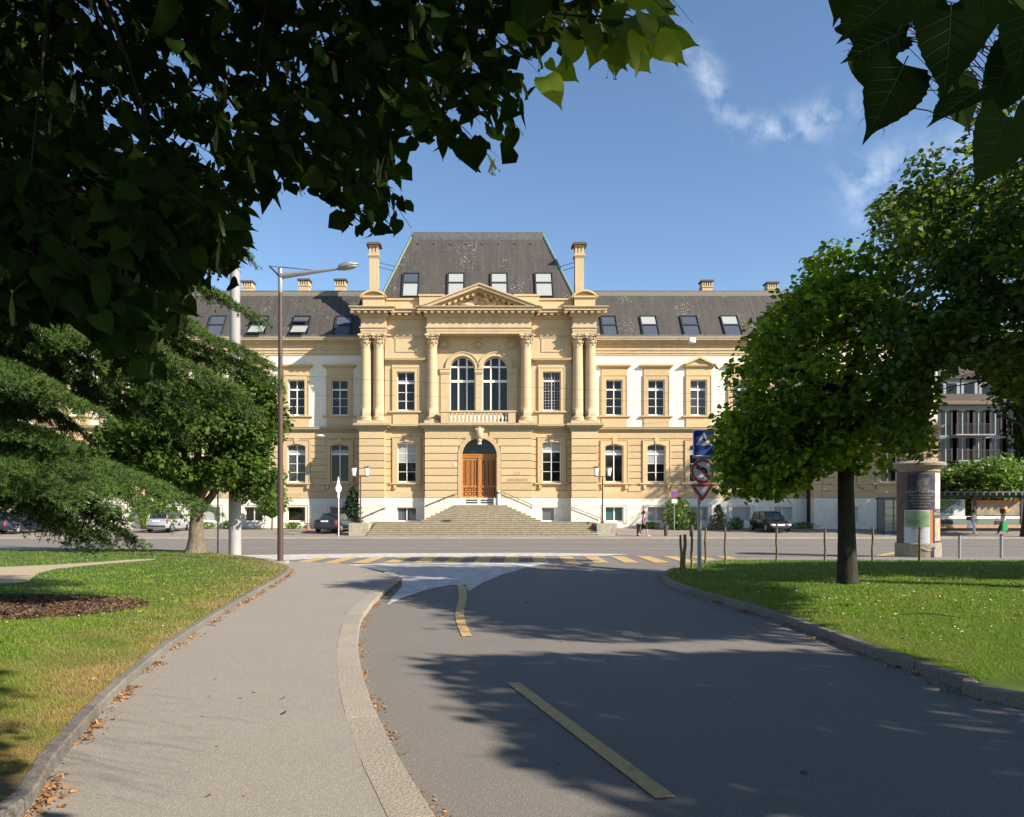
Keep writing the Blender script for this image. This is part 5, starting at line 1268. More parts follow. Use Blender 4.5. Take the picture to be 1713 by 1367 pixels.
# --- near linden on the right lawn
bx, by = G(1418, 977, ZR)
S_T1 = [(1192, 765), (1203, 700), (1216, 650), (1222, 605), (1260, 560), (1300, 498), (1352, 455), (1345, 430), (1400, 392), (1470, 398), (1520, 440), (1620, 560), (1615, 700), (1588, 760), (1550, 792), (1480, 805), (1430, 792), (1380, 780), (1345, 805), (1335, 832), (1290, 838), (1270, 855), (1250, 818), (1212, 838), (1192, 805), (1216, 782)]
def T1(x, y, D=by): return (px(x, D), D, pz(y, D))
def e1(x, y, dD, rx, ry_, rz, w): p = T1(x, y, by + dD); return (*p, rx, ry_, rz, w)
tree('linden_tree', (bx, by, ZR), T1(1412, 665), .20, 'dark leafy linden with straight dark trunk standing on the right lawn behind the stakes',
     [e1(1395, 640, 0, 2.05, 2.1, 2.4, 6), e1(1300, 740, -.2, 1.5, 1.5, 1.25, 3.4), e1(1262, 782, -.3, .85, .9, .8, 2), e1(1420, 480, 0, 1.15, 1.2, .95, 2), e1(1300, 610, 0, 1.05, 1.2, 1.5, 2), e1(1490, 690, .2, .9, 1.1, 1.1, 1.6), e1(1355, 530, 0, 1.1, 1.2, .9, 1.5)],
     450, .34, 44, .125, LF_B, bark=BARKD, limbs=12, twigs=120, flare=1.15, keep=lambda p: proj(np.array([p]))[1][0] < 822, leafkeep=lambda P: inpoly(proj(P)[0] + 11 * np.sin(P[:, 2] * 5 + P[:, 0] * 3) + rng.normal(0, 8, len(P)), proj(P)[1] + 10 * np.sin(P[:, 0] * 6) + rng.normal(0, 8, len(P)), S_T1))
# --- large dark linden, trunk outside the picture on the right, reaching in over it
S_C = [(1455, 330), (1440, 390), (1475, 420), (1490, 470), (1465, 560), (1440, 640), (1450, 700), (1490, 755), (1548, 765), (1562, 680), (1572, 630), (1640, 615), (1655, 660), (1713, 680), (3000, 700), (3000, -600), (1713, 100), (1640, 150), (1610, 215), (1560, 225), (1530, 250), (1490, 270), (1480, 300)]
def inSC(P):
    x, y = proj(P); return inpoly(x + rng.normal(0, 4, len(P)), y + rng.normal(0, 4, len(P)), S_C) | (P[:, 1] < 1)
tree('linden_tree', (13.2, 15.0, ZR), (12.6, 14.4, 4.6), .33, 'large dark linden reaching in from the right edge over the young linden',
     [(11.8, 13.6, 7.4, 4.6, 3.8, 3.2, 5), (10.2, 14.2, 5.4, 2.6, 2.4, 2.0, 3), (11.5, 14, 9.3, 2.9, 2.6, 1.5, 2), (9.4, 14.6, 7.2, 1.7, 1.8, 1.5, 1.6), (8.7, 14.2, 4.9, 1.4, 1.4, 1.7, 2.6), (8.3, 14.5, 3.3, .9, 1.1, .8, 1.2), (12.8, 19.6, 8.8, 3.0, 1.5, 1.2, 4.0)],
     760, .36, 46, .105, LF_C, bark=BARKD, limbs=22, twigs=240, keep=lambda p: inSC(np.array([p]))[0], leafkeep=lambda P: inSC(P) & lit_ok(P), shell=.35)
# --- tree on the far pavement at the right edge, before the shelter
tx = px(1719, 50.6)
tree('pavement_tree', (tx, 49.8 + .9, .1), (tx + .3, 50.6, 9), .26, 'tall dark tree at the right edge of the far pavement beside the shelter',
     [(tx + 2.0, 50, 14, 7, 5, 6, 4), (tx + 3, 50, 7.5, 2.6, 4, 3.0, 2), (tx + .5, 50, 10.5, 2, 3, 2, 1)], 300, 1.0, 90, .26, LF_A, bark=BARKD, limbs=14, twigs=60)
# --- tree behind the white mast on the left
bx2, by2 = G(327, 929, .06)
def e2(x, y, dD, rx, ry_, rz, w): return (px(x, by2 + dD), by2 + dD, pz(y, by2 + dD), rx, ry_, rz, w)
tree('linden_tree', (bx2, by2, .02), (px(331, by2), by2, pz(820, by2)), .31, 'round leafy linden with flared brown trunk behind the white mast on the left',
     [e2(330, 735, 0, 2.9, 2.6, 2.2, 5), e2(240, 745, 0, 1.7, 1.8, 1.3, 2), e2(420, 700, 0, 1.25, 1.6, 2.2, 2.3), e2(425, 790, 0, .8, 1.0, 1.1, 1), e2(330, 640, 0, 2.4, 2.2, 1.6, 2), e2(215, 660, 0, 1.8, 1.8, 1.5, 1)],
     380, .48, 76, .15, LF_E, limbs=12, twigs=70, flare=1.7, bark=mat('brown_bark', (0.20, 0.165, 0.115), .95, .9, 10, 0, (0.10, 0.08, 0.055), stretch=(1, 1, .4)))

# --- cedar on the left lawn: trunk outside the picture, layered drooping boughs
croot = empty('cedar_tree', (-9.6, 13.2, ZL), 'tall green cedar whose layered boughs droop over the left lawn', 'tree')
MB().tube([(-9.6, 13.2, ZL - .1), (-9.6, 13.2, 1), (-9.5, 13.3, 4), (-9.4, 13.4, 9), (-9.4, 13.4, 14)], [.62, .45, .40, .28, .08], 14).build('trunk', BARK, croot, smooth='all')
tuft_P = []; tuft_D = []; tuft_O = []
bb_ = MB()
def P3(x, y, D): return np.array([px(x, D), D, pz(y, D)])
def bough(a, tip, width, droop, nsub=60, dens=1.0, sag=.28, flat=.35):
    a = np.array(a, float); tip = np.array(tip, float); L = np.linalg.norm(tip - a)
    ax = bez(a, tip, (0, 0, L * sag * .5), 16); bb_.tube([tuple(p - np.array([0, 0, .05])) for p in ax], [.055 * (1 - .9 * i / 15) + .004 for i in range(16)], 6)
    fw = unit((tip - a)[None])[0]; lat = np.cross(fw, (0, 0, 1)); lat /= np.linalg.norm(lat)
    for k in range(nsub):
        t = .12 + .88 * (k + rng.random()) / nsub; i = t * 15; i0 = min(int(i), 14); p = ax[i0] + (ax[i0 + 1] - ax[i0]) * (i - i0); s = 1 if k % 2 else -1
        l = width * (1 - .62 * t) * (.6 + .7 * rng.random()); d = fw * (.75 + .3 * rng.random()) + lat * s * (.75 + .4 * rng.random()) + np.array([0, 0, rng.normal(0, flat * .5)]); d /= np.linalg.norm(d)
        m = max(int(l / .05), 5); u_ = np.linspace(0, 1, m)[:, None]
        q = p + d * u_ * l + np.array([0, 0, -droop]) * (u_ ** 2) * l
        bb_.tube([tuple(z) for z in q[::max(m // 4, 1)]], .006, 3, False)
        # short hanging branchlets off the spray
        for j in range(m):
            for r_ in range(2):
                if rng.random() > dens * .85: continue
                ll = .08 + .20 * rng.random() * (1 - .4 * j / m); sd = lat * rng.choice([-1, 1]) * .8 + d * .7 + np.array([0, 0, -.10 - .30 * rng.random()]) + rng.normal(0, .2, 3); sd /= np.linalg.norm(sd)
                nn_ = 3 + int(ll / .03)
                for z in range(nn_): tuft_P.append(q[j] + sd * ll * z / nn_ + np.array([0, 0, -.25 * ll * (z / nn_) ** 2])); tuft_D.append(sd)
TR = lambda z: np.array([-9.5, 13.2, z])
boughs = [   # (start height, tip px x, y, D, width, droop)
    (2.9, 318, 842, 12.2, 1.2, .35), (2.8, 285, 832, 11.8, 1.1, .35), (2.8, 240, 850, 11.2, 1.1, .45), (2.9, 190, 812, 12.6, 1.2, .35), (2.6, 130, 830, 11.0, 1.1, .35), (2.7, 60, 815, 11.4, 1.1, .35), (3.0, 160, 765, 13.0, 1.3, .25), (3.1, 110, 745, 12.0, 1.2, .25),
    (2.4, 228, 905, 12.0, .5, .9), (2.3, 178, 905, 11.7, .55, 1.0), (2.2, 140, 900, 11.9, .5, 1.0), (2.5, 200, 868, 12.4, .7, .8), (2.5, 110, 872, 12.2, .6, .8),
    (5.2, 457, 635, 13.2, 1.1, .4), (5.4, 435, 603, 12.8, 1.2, .3), (5.0, 395, 650, 12.4, 1.1, .45), (4.7, 432, 690, 12.9, .8, .7), (4.6, 340, 690, 12.6, 1.1, .5), (5.3, 330, 600, 13.6, 1.3, .25), (5.0, 270, 640, 12.2, 1.1, .4), (4.6, 300, 720, 12.8, .7, .8),
    (3.9, 140, 680, 11.8, 1.0, .4), (4.2, 60, 640, 11.2, 1.1, .4), (3.8, 215, 690, 13.4, 1.0, .4),
    (6.6, 428, 530, 13.6, .9, .45), (6.6, 370, 495, 13.4, 1.0, .35), (6.2, 330, 545, 12.8, 1.1, .4), (6.1, 240, 560, 12.2, 1.1, .4), (5.9, 120, 560, 11.6, 1.1, .4), (6.1, 50, 500, 11.4, 1.1, .4),
    (8.8, 250, 450, 12.8, 1.3, .35), (9.7, 260, 330, 13.4, 1.3, .35), (10.4, 180, 250, 12.6, 1.3, .35), (11.0, 120, 150, 13, 1.3, .35), (9.3, 110, 400, 12.2, 1.3, .35), (8.9, 418, 430, 14.0, .7, .35), (5.6, 235, 620, 15.0, 1.1, .4), (5.0, 200, 690, 15.2, 1.1, .4), (4.4, 120, 715, 15.0, 1.1, .4), (5.8, 90, 610, 15.0, 1.1, .4), (4.2, 40, 690, 14.8, 1.1, .4), (11.6, 200, 120, 13.6, 1.2, .35)]
for h, x, y, D, w, dr in boughs: bough(TR(h), P3(x, y, D), w, dr, flat=.10)
for k in range(12):
    a = rng.uniform(1.9, 4.4); h = rng.uniform(3, 12); L = 4.6 * (1 - h / 18); bough(TR(h), TR(h - .8) + np.array([L * math.cos(a), L * math.sin(a), 0]), 1.6, .5, 18, .6)
bb_.build('limbs', BARK, croot)
tp = np.array(tuft_P); td = np.array(tuft_D); K = 4
k_ = proj(tp)[0] > -300; tp, td = tp[k_], td[k_]
if len(tp) > 260000: s_ = rng.choice(len(tp), 260000, replace=False); tp, td = tp[s_], td[s_]
pos = np.repeat(tp, K, 0); n = len(pos); yd = np.repeat(td, K, 0) * .7 + rng.normal(0, .5, (n, 3)) + np.array([0, 0, .38]); pos = pos + np.array([0, 0, .03])
V, Fc, rv = scatter((np.array([(-.085, 0, 0), (.085, 0, 0), (0, 1, 0)]), np.array([(0, 1, 2)])), pos, yd, rng.normal(0, .7, (n, 3)) + np.array([.5, -.9, .7]), .050 + .035 * rng.random(n), np.repeat(rng.random(len(tp)), K))
o = link('foliage', fast_mesh('foliage', V - np.array(wpos(croot)), Fc, CED, {'rnd': rv}), croot); tag(o, kind='stuff')
print('cedar tris', len(Fc))

# --- overhead linden (tree A): trunk behind the camera, sprays hanging into the top of the picture
TA = empty('linden_tree', (-3.2, -4.0, ZL), 'shaded linden overhead whose big serrated leaves hang into the top of the view', 'tree')
ta = MB(); ta.tube([(-3.2, -4.0, 0), (-3.15, -3.9, 2), (-3.0, -3.7, 4.5), (-2.9, -3.5, 8)], [.5, .36, .30, .16], 14); ta_t = ta.build('trunk', BARKD, TA, smooth='all')
lbA = MB(); twA = MB(); ell_l = []
S_A = [(-400, -400), (-400, 560), (0, 575), (60, 570), (120, 545), (150, 585), (230, 640), (280, 655), (285, 600), (240, 560), (330, 560), (320, 480), (380, 470), (408, 455), (425, 445), (415, 360), (425, 340), (520, 315), (560, 345), (575, 385), (600, 400), (650, 405), (690, 385), (680, 340), (690, 290), (660, 250), (690, 230), (745, 245), (790, 290), (830, 300), (850, 260), (885, 235), (885, 205), (880, 165), (940, 160), (960, 110), (1000, 100), (1010, 130), (1060, 130), (1110, 118), (1150, 100), (1178, 72), (1160, 40), (1110, 0), (1120, -400)]
S_B = [(1400, -300), (1395, 15), (1410, 60), (1402, 95), (1420, 125), (1415, 165), (1430, 215), (1445, 238), (1500, 225), (1520, 190), (1530, 150), (1580, 165), (1610, 185), (1550, 195), (1605, 220), (1605, 250), (1630, 315), (1680, 290), (1720, 260), (2000, 300), (2000, -300)]
def sprays(poly, n, D0, D1, size, seed, edge=22):
    r = np.random.default_rng(seed); P, Y, N, S = [], [], [], []; poly_a = np.array(poly, float); x0, y0 = poly_a.min(0); x1, y1 = poly_a.max(0); got = 0
    sp_ = []
    while got < n:
        D = 1 / r.uniform(1 / D1, 1 / D0); x, y = r.uniform(x0, x1), r.uniform(y0, y1)
        if not inpoly(np.array([x]), np.array([y]), poly)[0]: continue
        got += 1; c = P3(x, y, D); az = r.uniform(-.9, .6); L = r.uniform(.18, .42); d = np.array([math.cos(az), math.sin(az) * .6, -.55 - .4 * r.random()]); d /= np.linalg.norm(d)
        q = bez(c - d * L, c, (0, 0, .06), 5); sp_.append(q); m = 6
        for j in range(m):
            t = j / (m - 1); p = q[min(int(t * 4), 3)] + (q[min(int(t * 4) + 1, 4)] - q[min(int(t * 4), 3)]) * (t * 4 - min(int(t * 4), 3))
            s = 1 if j % 2 else -1; yv = d * .5 + np.array([s * .7 * r.random(), s * .35 * r.random(), -.5]) + r.normal(0, .38, 3)
            P.append(p + yv * .02); Y.append(yv); N.append(np.array([r.normal(0, .55), -.75, .45]) + r.normal(0, .45, 3)); S.append(size * (.65 + .6 * r.random()))
    return np.array(P), np.array(Y), np.array(N), np.array(S), sp_
S_L = [(-300, 400), (-300, 560), (0, 570), (120, 545), (150, 585), (230, 640), (280, 655), (285, 600), (330, 560), (390, 470), (415, 440), (415, 330), (200, 300)]
sets = [sprays(S_A, 1350, 2.8, 4.8, .080, 1), sprays(S_A, 500, 4.6, 6.5, .095, 2), sprays(S_B, 60, 1.5, 2.2, .11, 3), sprays(S_B, 260, 2.0, 3.4, .095, 5), sprays(S_L, 380, 2.6, 4.2, .085, 8)]
P = np.concatenate([s[0] for s in sets]); Y = np.concatenate([s[1] for s in sets]); N = np.concatenate([s[2] for s in sets]); S = np.concatenate([s[3] for s in sets])
def keep_shape(P, Y, S):
    """a leaf stays when both its stalk end and its tip hang inside the crown's outline"""
    tip = P + unit(Y) * (S * .9)[:, None]; mid = P + unit(Y) * (S * .45)[:, None]; ok = np.ones(len(P), bool)
    for q in (tip, mid):
        x, y = proj(q); jx, jy = rng.normal(0, 13, len(x)), rng.normal(0, 13, len(x)); ok &= inpoly(x + jx, y + jy, S_A) | inpoly(x, y, S_B)
    return ok
k_ = keep_shape(P, Y, S) & lit_ok(P); P, Y, N, S = P[k_], Y[k_], N[k_], S[k_]
# the near leaves of the low twig at the upper right, one by one: stalk end (x, y), tip (x, y) in photo pixels, distance, facing
NEAR = [(1512, 108, 1446, 243, 1.34, (.1, -1, .2)), (1502, 58, 1403, 100, 1.36, (0, -1, .5)), (1500, -10, 1398, 70, 1.40, (.2, -1, .3)), (1590, 20, 1583, 176, 1.32, (-.1, -1, .1)), (1640, 150, 1543, 207, 1.38, (.1, -.45, .9)),
        (1685, 195, 1630, 327, 1.36, (.2, -1, .1)), (1700, 90, 1640, 215, 1.45, (.3, -1, 0)), (1545, -40, 1500, 60, 1.5, (0, -1, .3)), (1640, -50, 1655, 90, 1.5, (.2, -1, .2)), (1720, 20, 1700, 150, 1.4, (0, -1, .2)), (1740, 180, 1712, 275, 1.42, (0, -1, .2)), (1480, -60, 1425, 30, 1.45, (.2, -1, .4))]
for x0, y0, x1, y1, D_, nv in NEAR:
    a_, b__ = P3(x0, y0, D_), P3(x1, y1, D_ - .02); P = np.vstack([P, a_]); Y = np.vstack([Y, b__ - a_]); N = np.vstack([N, np.array(nv)]); S = np.r_[S, np.linalg.norm(b__ - a_) / 1.18]
# the 300 that show largest are leaves of their own
xq, yq = proj(P); vis = (xq > -30) & (xq < 1740) & (yq > -40) & (yq < 700); sz = np.where(vis & ~((xq > 900) & (xq < 1260) & (yq < 150)), S / P[:, 1], 0)
# prefer leaves near the outline (not hidden by others): nearest first per picture cell
order = np.argsort(-sz); big = order[:268]; rest = np.setdiff1d(np.arange(len(P)), big)
lmes = [fast_mesh('leaf', HEART[0], HEART[1], LF_A, {'rnd': np.full(len(HEART[0]), q)}, smooth=True) for q in (.0, .35, .7, 1.0)]
Yb, Nb = unit(Y), None
for i in big:
    y_ = Vector(Y[i]).normalized(); z_ = Vector(N[i]); z_ = (z_ - y_ * z_.dot(y_)).normalized(); x_ = y_.cross(z_)
    o = link('leaf', lmes[int(rng.integers(4))], TA); M_ = Matrix((x_, y_, z_)).transposed().to_4x4(); M_.translation = Vector(P[i]) - wpos(TA); s = S[i]
    o.matrix_local = M_ @ Matrix.Diagonal((s, s, s, 1))
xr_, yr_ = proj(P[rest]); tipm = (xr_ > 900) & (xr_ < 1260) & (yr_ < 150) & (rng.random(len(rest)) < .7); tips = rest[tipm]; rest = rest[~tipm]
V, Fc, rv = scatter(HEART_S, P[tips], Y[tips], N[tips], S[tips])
f0 = link('tip_foliage', fast_mesh('tip_foliage', V - np.array(wpos(TA)), Fc, LF_B, {'rnd': rv}), TA); tag(f0, kind='stuff')  # tip leaves take the brighter leaf colour to read as sunlit
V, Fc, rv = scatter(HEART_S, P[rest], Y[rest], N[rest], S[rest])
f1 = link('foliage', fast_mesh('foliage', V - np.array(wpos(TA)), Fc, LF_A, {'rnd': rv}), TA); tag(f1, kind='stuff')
# bracts with small fruits
bp, by_ = [], []; fr_ = MB()
for s in sets:
    for q in s[4][::6]:
        for _ in range(2):
            p = q[-1] + rng.normal(0, .03, 3); v = np.array([rng.normal(0, .25), rng.normal(0, .2), -1.0]); v /= np.linalg.norm(v)
            x, y = proj(np.array([p + v * .09]))
            if not (inpoly(x, y, S_A) | inpoly(x, y, S_B))[0] or not lit_ok(np.array([p]))[0]: continue
            bp.append(p); by_.append(v)
            for _ in range(3):
                e = p + v * .05 + np.array([rng.normal(0, .012), rng.normal(0, .012), -.035 - .02 * rng.random()]); fr_.tube([tuple(p + v * .03), tuple(e)], .0008, 3, False); fr_.ball(tuple(e), .0042, 6, 4)
bp = np.array(bp); by_ = np.array(by_)
TIPS = [(1085, 28, 1146, 48), (1112, 62, 1172, 75), (1095, 65, 1151, 108), (1112, 70, 1134, 110), (1042, 52, 1033, 128), (1072, 60, 1067, 128), (1030, 10, 1017, 62), (1055, -12, 1103, 12), (1078, 22, 1093, 78), (1050, 30, 1075, 92),
        (935, 108, 968, 138), (912, 128, 942, 182), (985, 40, 1002, 100), (1010, 60, 985, 115), (1090, 5, 1138, 24), (1020, 80, 1050, 118), (960, 60, 948, 118), (1062, 96, 1090, 122), (1098, 48, 1126, 66)]
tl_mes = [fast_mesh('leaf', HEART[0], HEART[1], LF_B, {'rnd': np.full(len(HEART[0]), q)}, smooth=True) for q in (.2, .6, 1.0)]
for k, (x0, y0, x1, y1) in enumerate(TIPS):       # leaves ending the long twig, sunlight put into their brighter colour
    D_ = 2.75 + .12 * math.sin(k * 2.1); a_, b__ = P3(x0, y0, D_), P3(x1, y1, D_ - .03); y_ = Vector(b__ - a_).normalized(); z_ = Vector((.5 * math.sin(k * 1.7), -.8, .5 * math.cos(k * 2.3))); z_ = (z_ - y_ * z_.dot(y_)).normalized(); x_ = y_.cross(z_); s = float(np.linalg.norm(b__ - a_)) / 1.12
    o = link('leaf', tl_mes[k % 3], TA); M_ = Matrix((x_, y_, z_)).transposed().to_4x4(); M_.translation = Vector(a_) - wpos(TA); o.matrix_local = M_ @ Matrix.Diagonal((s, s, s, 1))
q = MB(); q.tube([tuple(P3(*p)) for p in ((900, 20, 2.95), (980, 28, 2.9), (1050, 25, 2.8), (1095, 45, 2.75), (1115, 66, 2.75))], [.005, .004, .003, .002, .0012], 5); tag(q.build('twigs', BARKD, TA), kind='stuff')
VEIN = mat('leaf_vein', (.05, .085, .022), .8)
for x0, y0, x1, y1, D_, nv in NEAR:      # midrib and side veins of the near leaves
    a_, b__ = P3(x0, y0, D_), P3(x1, y1, D_ - .02); y_ = Vector(b__ - a_).normalized(); s = float(np.linalg.norm(b__ - a_)) / 1.18
    z_ = Vector(nv); z_ = (z_ - y_ * z_.dot(y_)).normalized(); x_ = y_.cross(z_); q = MB()
    def W_(u_, v_): return tuple(Vector(a_) + (x_ * u_ + y_ * v_ + z_ * (.10 * abs(u_) - .08 * v_ * v_ - .05 * u_ * u_ + .006)) * s)
    q.tube([W_(0, v_) for v_ in (-.12, 0, .3, .6, 1.0)], [.0014, .0013, .0011, .0008, .0004], 4, False)
    for k in range(5):
        v_ = .05 + .17 * k
        for s_ in (1, -1): q.tube([W_(0, v_), W_(s_ * (.20 - .012 * k), v_ + .13), W_(s_ * (.36 - .05 * k), v_ + .22)], [.0008, .0006, .0003], 3, False)
    tag(q.build('veins', VEIN, TA), kind='stuff')
V, Fc, rv = scatter((np.array([(-.02, 0, 0), (.02, 0, 0), (.10, .5, .02), (-.10, .5, .02), (.06, 1, 0), (-.06, 1, 0)]), np.array([(0, 1, 2, 3), (3, 2, 4, 5)])), bp, by_, rng.normal(0, .5, (len(bp), 3)) + np.array([0, -1, 0]), .085 + .02 * rng.random(len(bp)))
tag(link('bracts', fast_mesh('bracts', V - np.array(wpos(TA)), Fc, BRACT, {'rnd': rv}), TA), kind='stuff')
tag(fr_.build('fruits', mat('linden_fruit', (.05, .07, .03), .7), TA), kind='stuff')
# twigs and limbs leading to the sprays
anch = [np.array(v) for v in ((-2.2, 1.6, 3.4), (-1.6, 3.0, 3.9), (-.6, 2.6, 3.9), (-2.6, 3.6, 3.2), (.5, 2.4, 4.0), (-1.0, 4.4, 4.6), (1.2, 1.2, 3.3), (-3, 5, 4.2))]
for a in anch:
    st = np.array((-3.0, -3.6, rng.uniform(3.6, 5.2))); q = bez(st, a, (0, 0, .9), 10); q[1:-1] += rng.normal(0, .07, (8, 3)); lbA.tube([tuple(p) for p in q], [.11 * (1 - .85 * i / 9) + .008 for i in range(10)], 7)
for s in sets:
    for q in s[4]:
        xs4, ys4 = proj(np.array([q[0], q[2], q[-1]]))
        if not (inpoly(xs4, ys4, S_A) | inpoly(xs4, ys4, S_B)).all(): continue
        twA.tube([tuple(p) for p in q], [.0022, .002, .0018, .0015, .001], 4, False)
for s in sets[:2]:
    for q in s[4][::7]:
        a = min(anch, key=lambda v: np.linalg.norm(v - q[0]))
        if np.linalg.norm(a - q[0]) < 1.7: twA.tube([tuple(p) for p in bez(a, q[0], (0, 0, .15), 6)], [.012, .010, .008, .006, .005, .0035], 5, False)
lbA.build('limbs', BARKD, ta_t, smooth='all'); tag(twA.build('twigs', BARKD, ta_t), kind='stuff')
# unseen crown above and behind the camera, filled in to block sun from sprays
def crown_fill(n, box, size, seed, ok):
    r = np.random.default_rng(seed); lo, hi = np.array(box[0]), np.array(box[1]); Pc = lo + r.random((n, 3)) * (hi - lo); cl_ = lo + r.random((max(n // 90, 5), 3)) * (hi - lo)
    Pc = cl_[r.integers(len(cl_), size=n)] + r.normal(0, .42, (n, 3)); return Pc[ok(Pc)]
def okA(P):
    x, y = proj(P); infr = (P[:, 1] > .3) & (x > -60) & (x < 1780) & (y > -60)
    t_ = (3.0 - P[:, 1]) / -SUNV.y; Q = P - np.array(SUNV)[None] * t_[:, None]; qx, qy = proj(Q); gap = (qx > 925) & (qx < 1250) & (qy > -160) & (qy < 170) & (t_ > -3)
    return lit_ok(P) & ~gap & (~infr | inpoly(x, y, S_A)) & (P[:, 2] > 2.9) & (np.linalg.norm(P - np.array((0, 0, 1.6)), axis=1) > 1.4)
Pc = crown_fill(42000, ((-8, -8, 3.2), (4, 7, 9)), .12, 11, okA); n = len(Pc)
V, Fc, rv = scatter(LEAF4, Pc, dirs(n, .5), rng.normal(0, .6, (n, 3)) + np.array([0, 0, 1.0]), .12 * (.7 + .6 * rng.random(n)))
f2 = link('crown', fast_mesh('crown', V - np.array(wpos(TA)), Fc, LF_A, {'rnd': rv}), TA); tag(f2, kind='stuff')
# --- a further linden right of and behind the camera, which shades the road
TB_ = empty('linden_tree', (14.5, -3.5, ZR), 'broad linden beyond the right edge shading the side road', 'tree')
MB().tube([(14.5, -3.5, 0), (14.4, -3.4, 3), (14.2, -3.2, 8)], [.5, .36, .15], 12).build('trunk', BARKD, TB_, smooth='all')
def okB(P):
    x, y = proj(P); infr = (P[:, 1] > .3) & (x > -60) & (x < 1780) & (y > -80)
    return lit_ok(P) & ~infr
Pc = crown_fill(46000, ((6.5, -8, 4.0), (18, 3.5, 10)), .13, 13, okB); n = len(Pc)
V, Fc, rv = scatter(LEAF4, Pc, dirs(n, .5), rng.normal(0, .6, (n, 3)) + np.array([0, 0, 1.0]), .18 * (.7 + .6 * rng.random(n)))
tag(link('crown', fast_mesh('crown', V - np.array(wpos(TB_)), Fc, LF_A, {'rnd': rv}), TB_), kind='stuff')
# the side of tree C that is out of view but shades the middle of the road
S_sh = [G(*p) for p in [(645, 972), (1240, 960), (1300, 1005), (1270, 1040), (1200, 1062), (1000, 1050), (860, 1040), (700, 1005), (560, 985)]]
def okC(P):
    x, y = proj(P); infr = (P[:, 1] > .3) & (x > -60) & (x < 1745) & (y > -80); gx, gy = shadow_pt(P); return ~infr & inpoly(gx + rng.normal(0, .3, len(P)), gy + rng.normal(0, .12, len(P)), S_sh)
Pc = crown_fill(60000, ((7.5, 3.5, 4.5), (15, 12.5, 9.0)), .13, 17, okC); n = len(Pc)
croot2 = [o for o in COL.objects if o.name.startswith('linden_tree') and abs(o.location.x - 13.2) < .01][0]
V, Fc, rv = scatter(LEAF4, Pc, dirs(n, .5), rng.normal(0, .6, (n, 3)) + np.array([0, 0, 1.0]), .15 * (.7 + .6 * rng.random(n)))
tag(link('foliage', fast_mesh('foliage', V - np.array(wpos(croot2)), Fc, LF_C, {'rnd': rv}), croot2), kind='stuff')

# --- one more linden beyond the right edge, shading the far band of the right lawn
TD_ = empty('linden_tree', (24, 10.5, ZR), 'distant linden beyond the right edge shading the far part of the right lawn', 'tree')
MB().tube([(24, 10.5, 0), (24, 10.6, 3), (24.2, 10.8, 8)], [.45, .34, .12], 12).build('trunk', BARKD, TD_, smooth='all')
S_d = [G(*p, ZR) for p in [(1175, 946), (1300, 941), (1500, 940), (1900, 940), (2400, 945), (2400, 966), (1713, 968), (1500, 966), (1420, 962), (1330, 970), (1180, 968)]]
def okD(P):
    x, y = proj(P); infr = (P[:, 1] > .3) & (x > -60) & (x < 1745) & (y > -80); gx, gy = shadow_pt(P); return ~infr & inpoly(gx + rng.normal(0, .4, len(P)), gy + rng.normal(0, .25, len(P)), S_d)
Pc = crown_fill(60000, ((15, 8, 4.0), (34, 20, 9.5)), .13, 19, okD); n = len(Pc)
V, Fc, rv = scatter(LEAF4, Pc, dirs(n, .5), rng.normal(0, .6, (n, 3)) + np.array([0, 0, 1.0]), .19 * (.7 + .6 * rng.random(n)))
tag(link('crown', fast_mesh('crown', V - np.array(wpos(TD_)), Fc, LF_A, {'rnd': rv}), TD_), kind='stuff')

# --- shrubs along the building
def shrub(name, x, ybase, D, w, h, lm, label, n=900, size=.12, cone=0, trunk=0, cat='shrub', group=None):
    X = px(x, D); z0 = gz(D); root = empty(name, (X, D, z0), label, cat, group)
    MB().tube([(X, D, z0 - .05), (X + .03, D, z0 + max(trunk, h * .5))], [.07 if trunk else .03, .03], 7).build('trunk' if trunk else 'stem', BARK, root)
    u = rng.random(n); d = unit(rng.normal(0, 1, (n, 3))); q = rng.random(n) ** .4
    zc = trunk + (h - trunk) * u; wr = w / 2 * (np.sqrt(np.clip(1 - (2 * u - 1) ** 2, 0, 1)) if not cone else np.clip((1 - u) ** cone + .06, 0, 1)) * (1 + .18 * np.sin(7 * d[:, 0] + 5 * u * 3))
    r = q * wr; Pp = np.c_[X + d[:, 0] * r, D + d[:, 1] * r, z0 + zc]
    V, Fc, rv = scatter(LEAF4, Pp, d * .8 + np.array([0, 0, .4]) + rng.normal(0, .5, (n, 3)), d + rng.normal(0, .5, (n, 3)) + np.array([0, 0, .5]), size * (.6 + .8 * rng.random(n)))
    tag(link('foliage', fast_mesh('foliage', V - np.array(wpos(root)), Fc, lm, {'rnd': rv}), root), kind='stuff'); return root
shrub('thuja_shrub', 245, 888, 58.6, 1.3, 2.3, LF_Y, 'rounded yellow-green thuja shrub left of the silver hatchback', 2600, .11, 0)
shrub('thuja_shrub', 264, 888, 59.0, .75, 3.0, LF_Y, 'slim taller yellow-green thuja column beside the silver hatchback', 1700, .11, 0)
shrub('yew_shrub', 590, 892, 57.4, 2.2, 3.1, LF_D, 'dark conical yew squeezed between the coupe and the left stone block', 4200, .11, .75)
shrub('small_tree', 455, 886, 57.5, 2.6, 3.3, LF_G, 'small round-headed tree against the white plinth behind the brown lamp post', 3400, .14, 0, 1.0, 'small tree')
shrub('leafy_shrub', 1133, 886, 57.8, 2.2, 2.3, LF_G, 'bright green leafy shrub under the no-stopping sign', 1300, .16, 0)
shrub('leafy_shrub', 1158, 886, 58.2, 1.1, 1.3, LF_G, 'low bright green shrub just right of the no-stopping sign', 380, .14, 0)
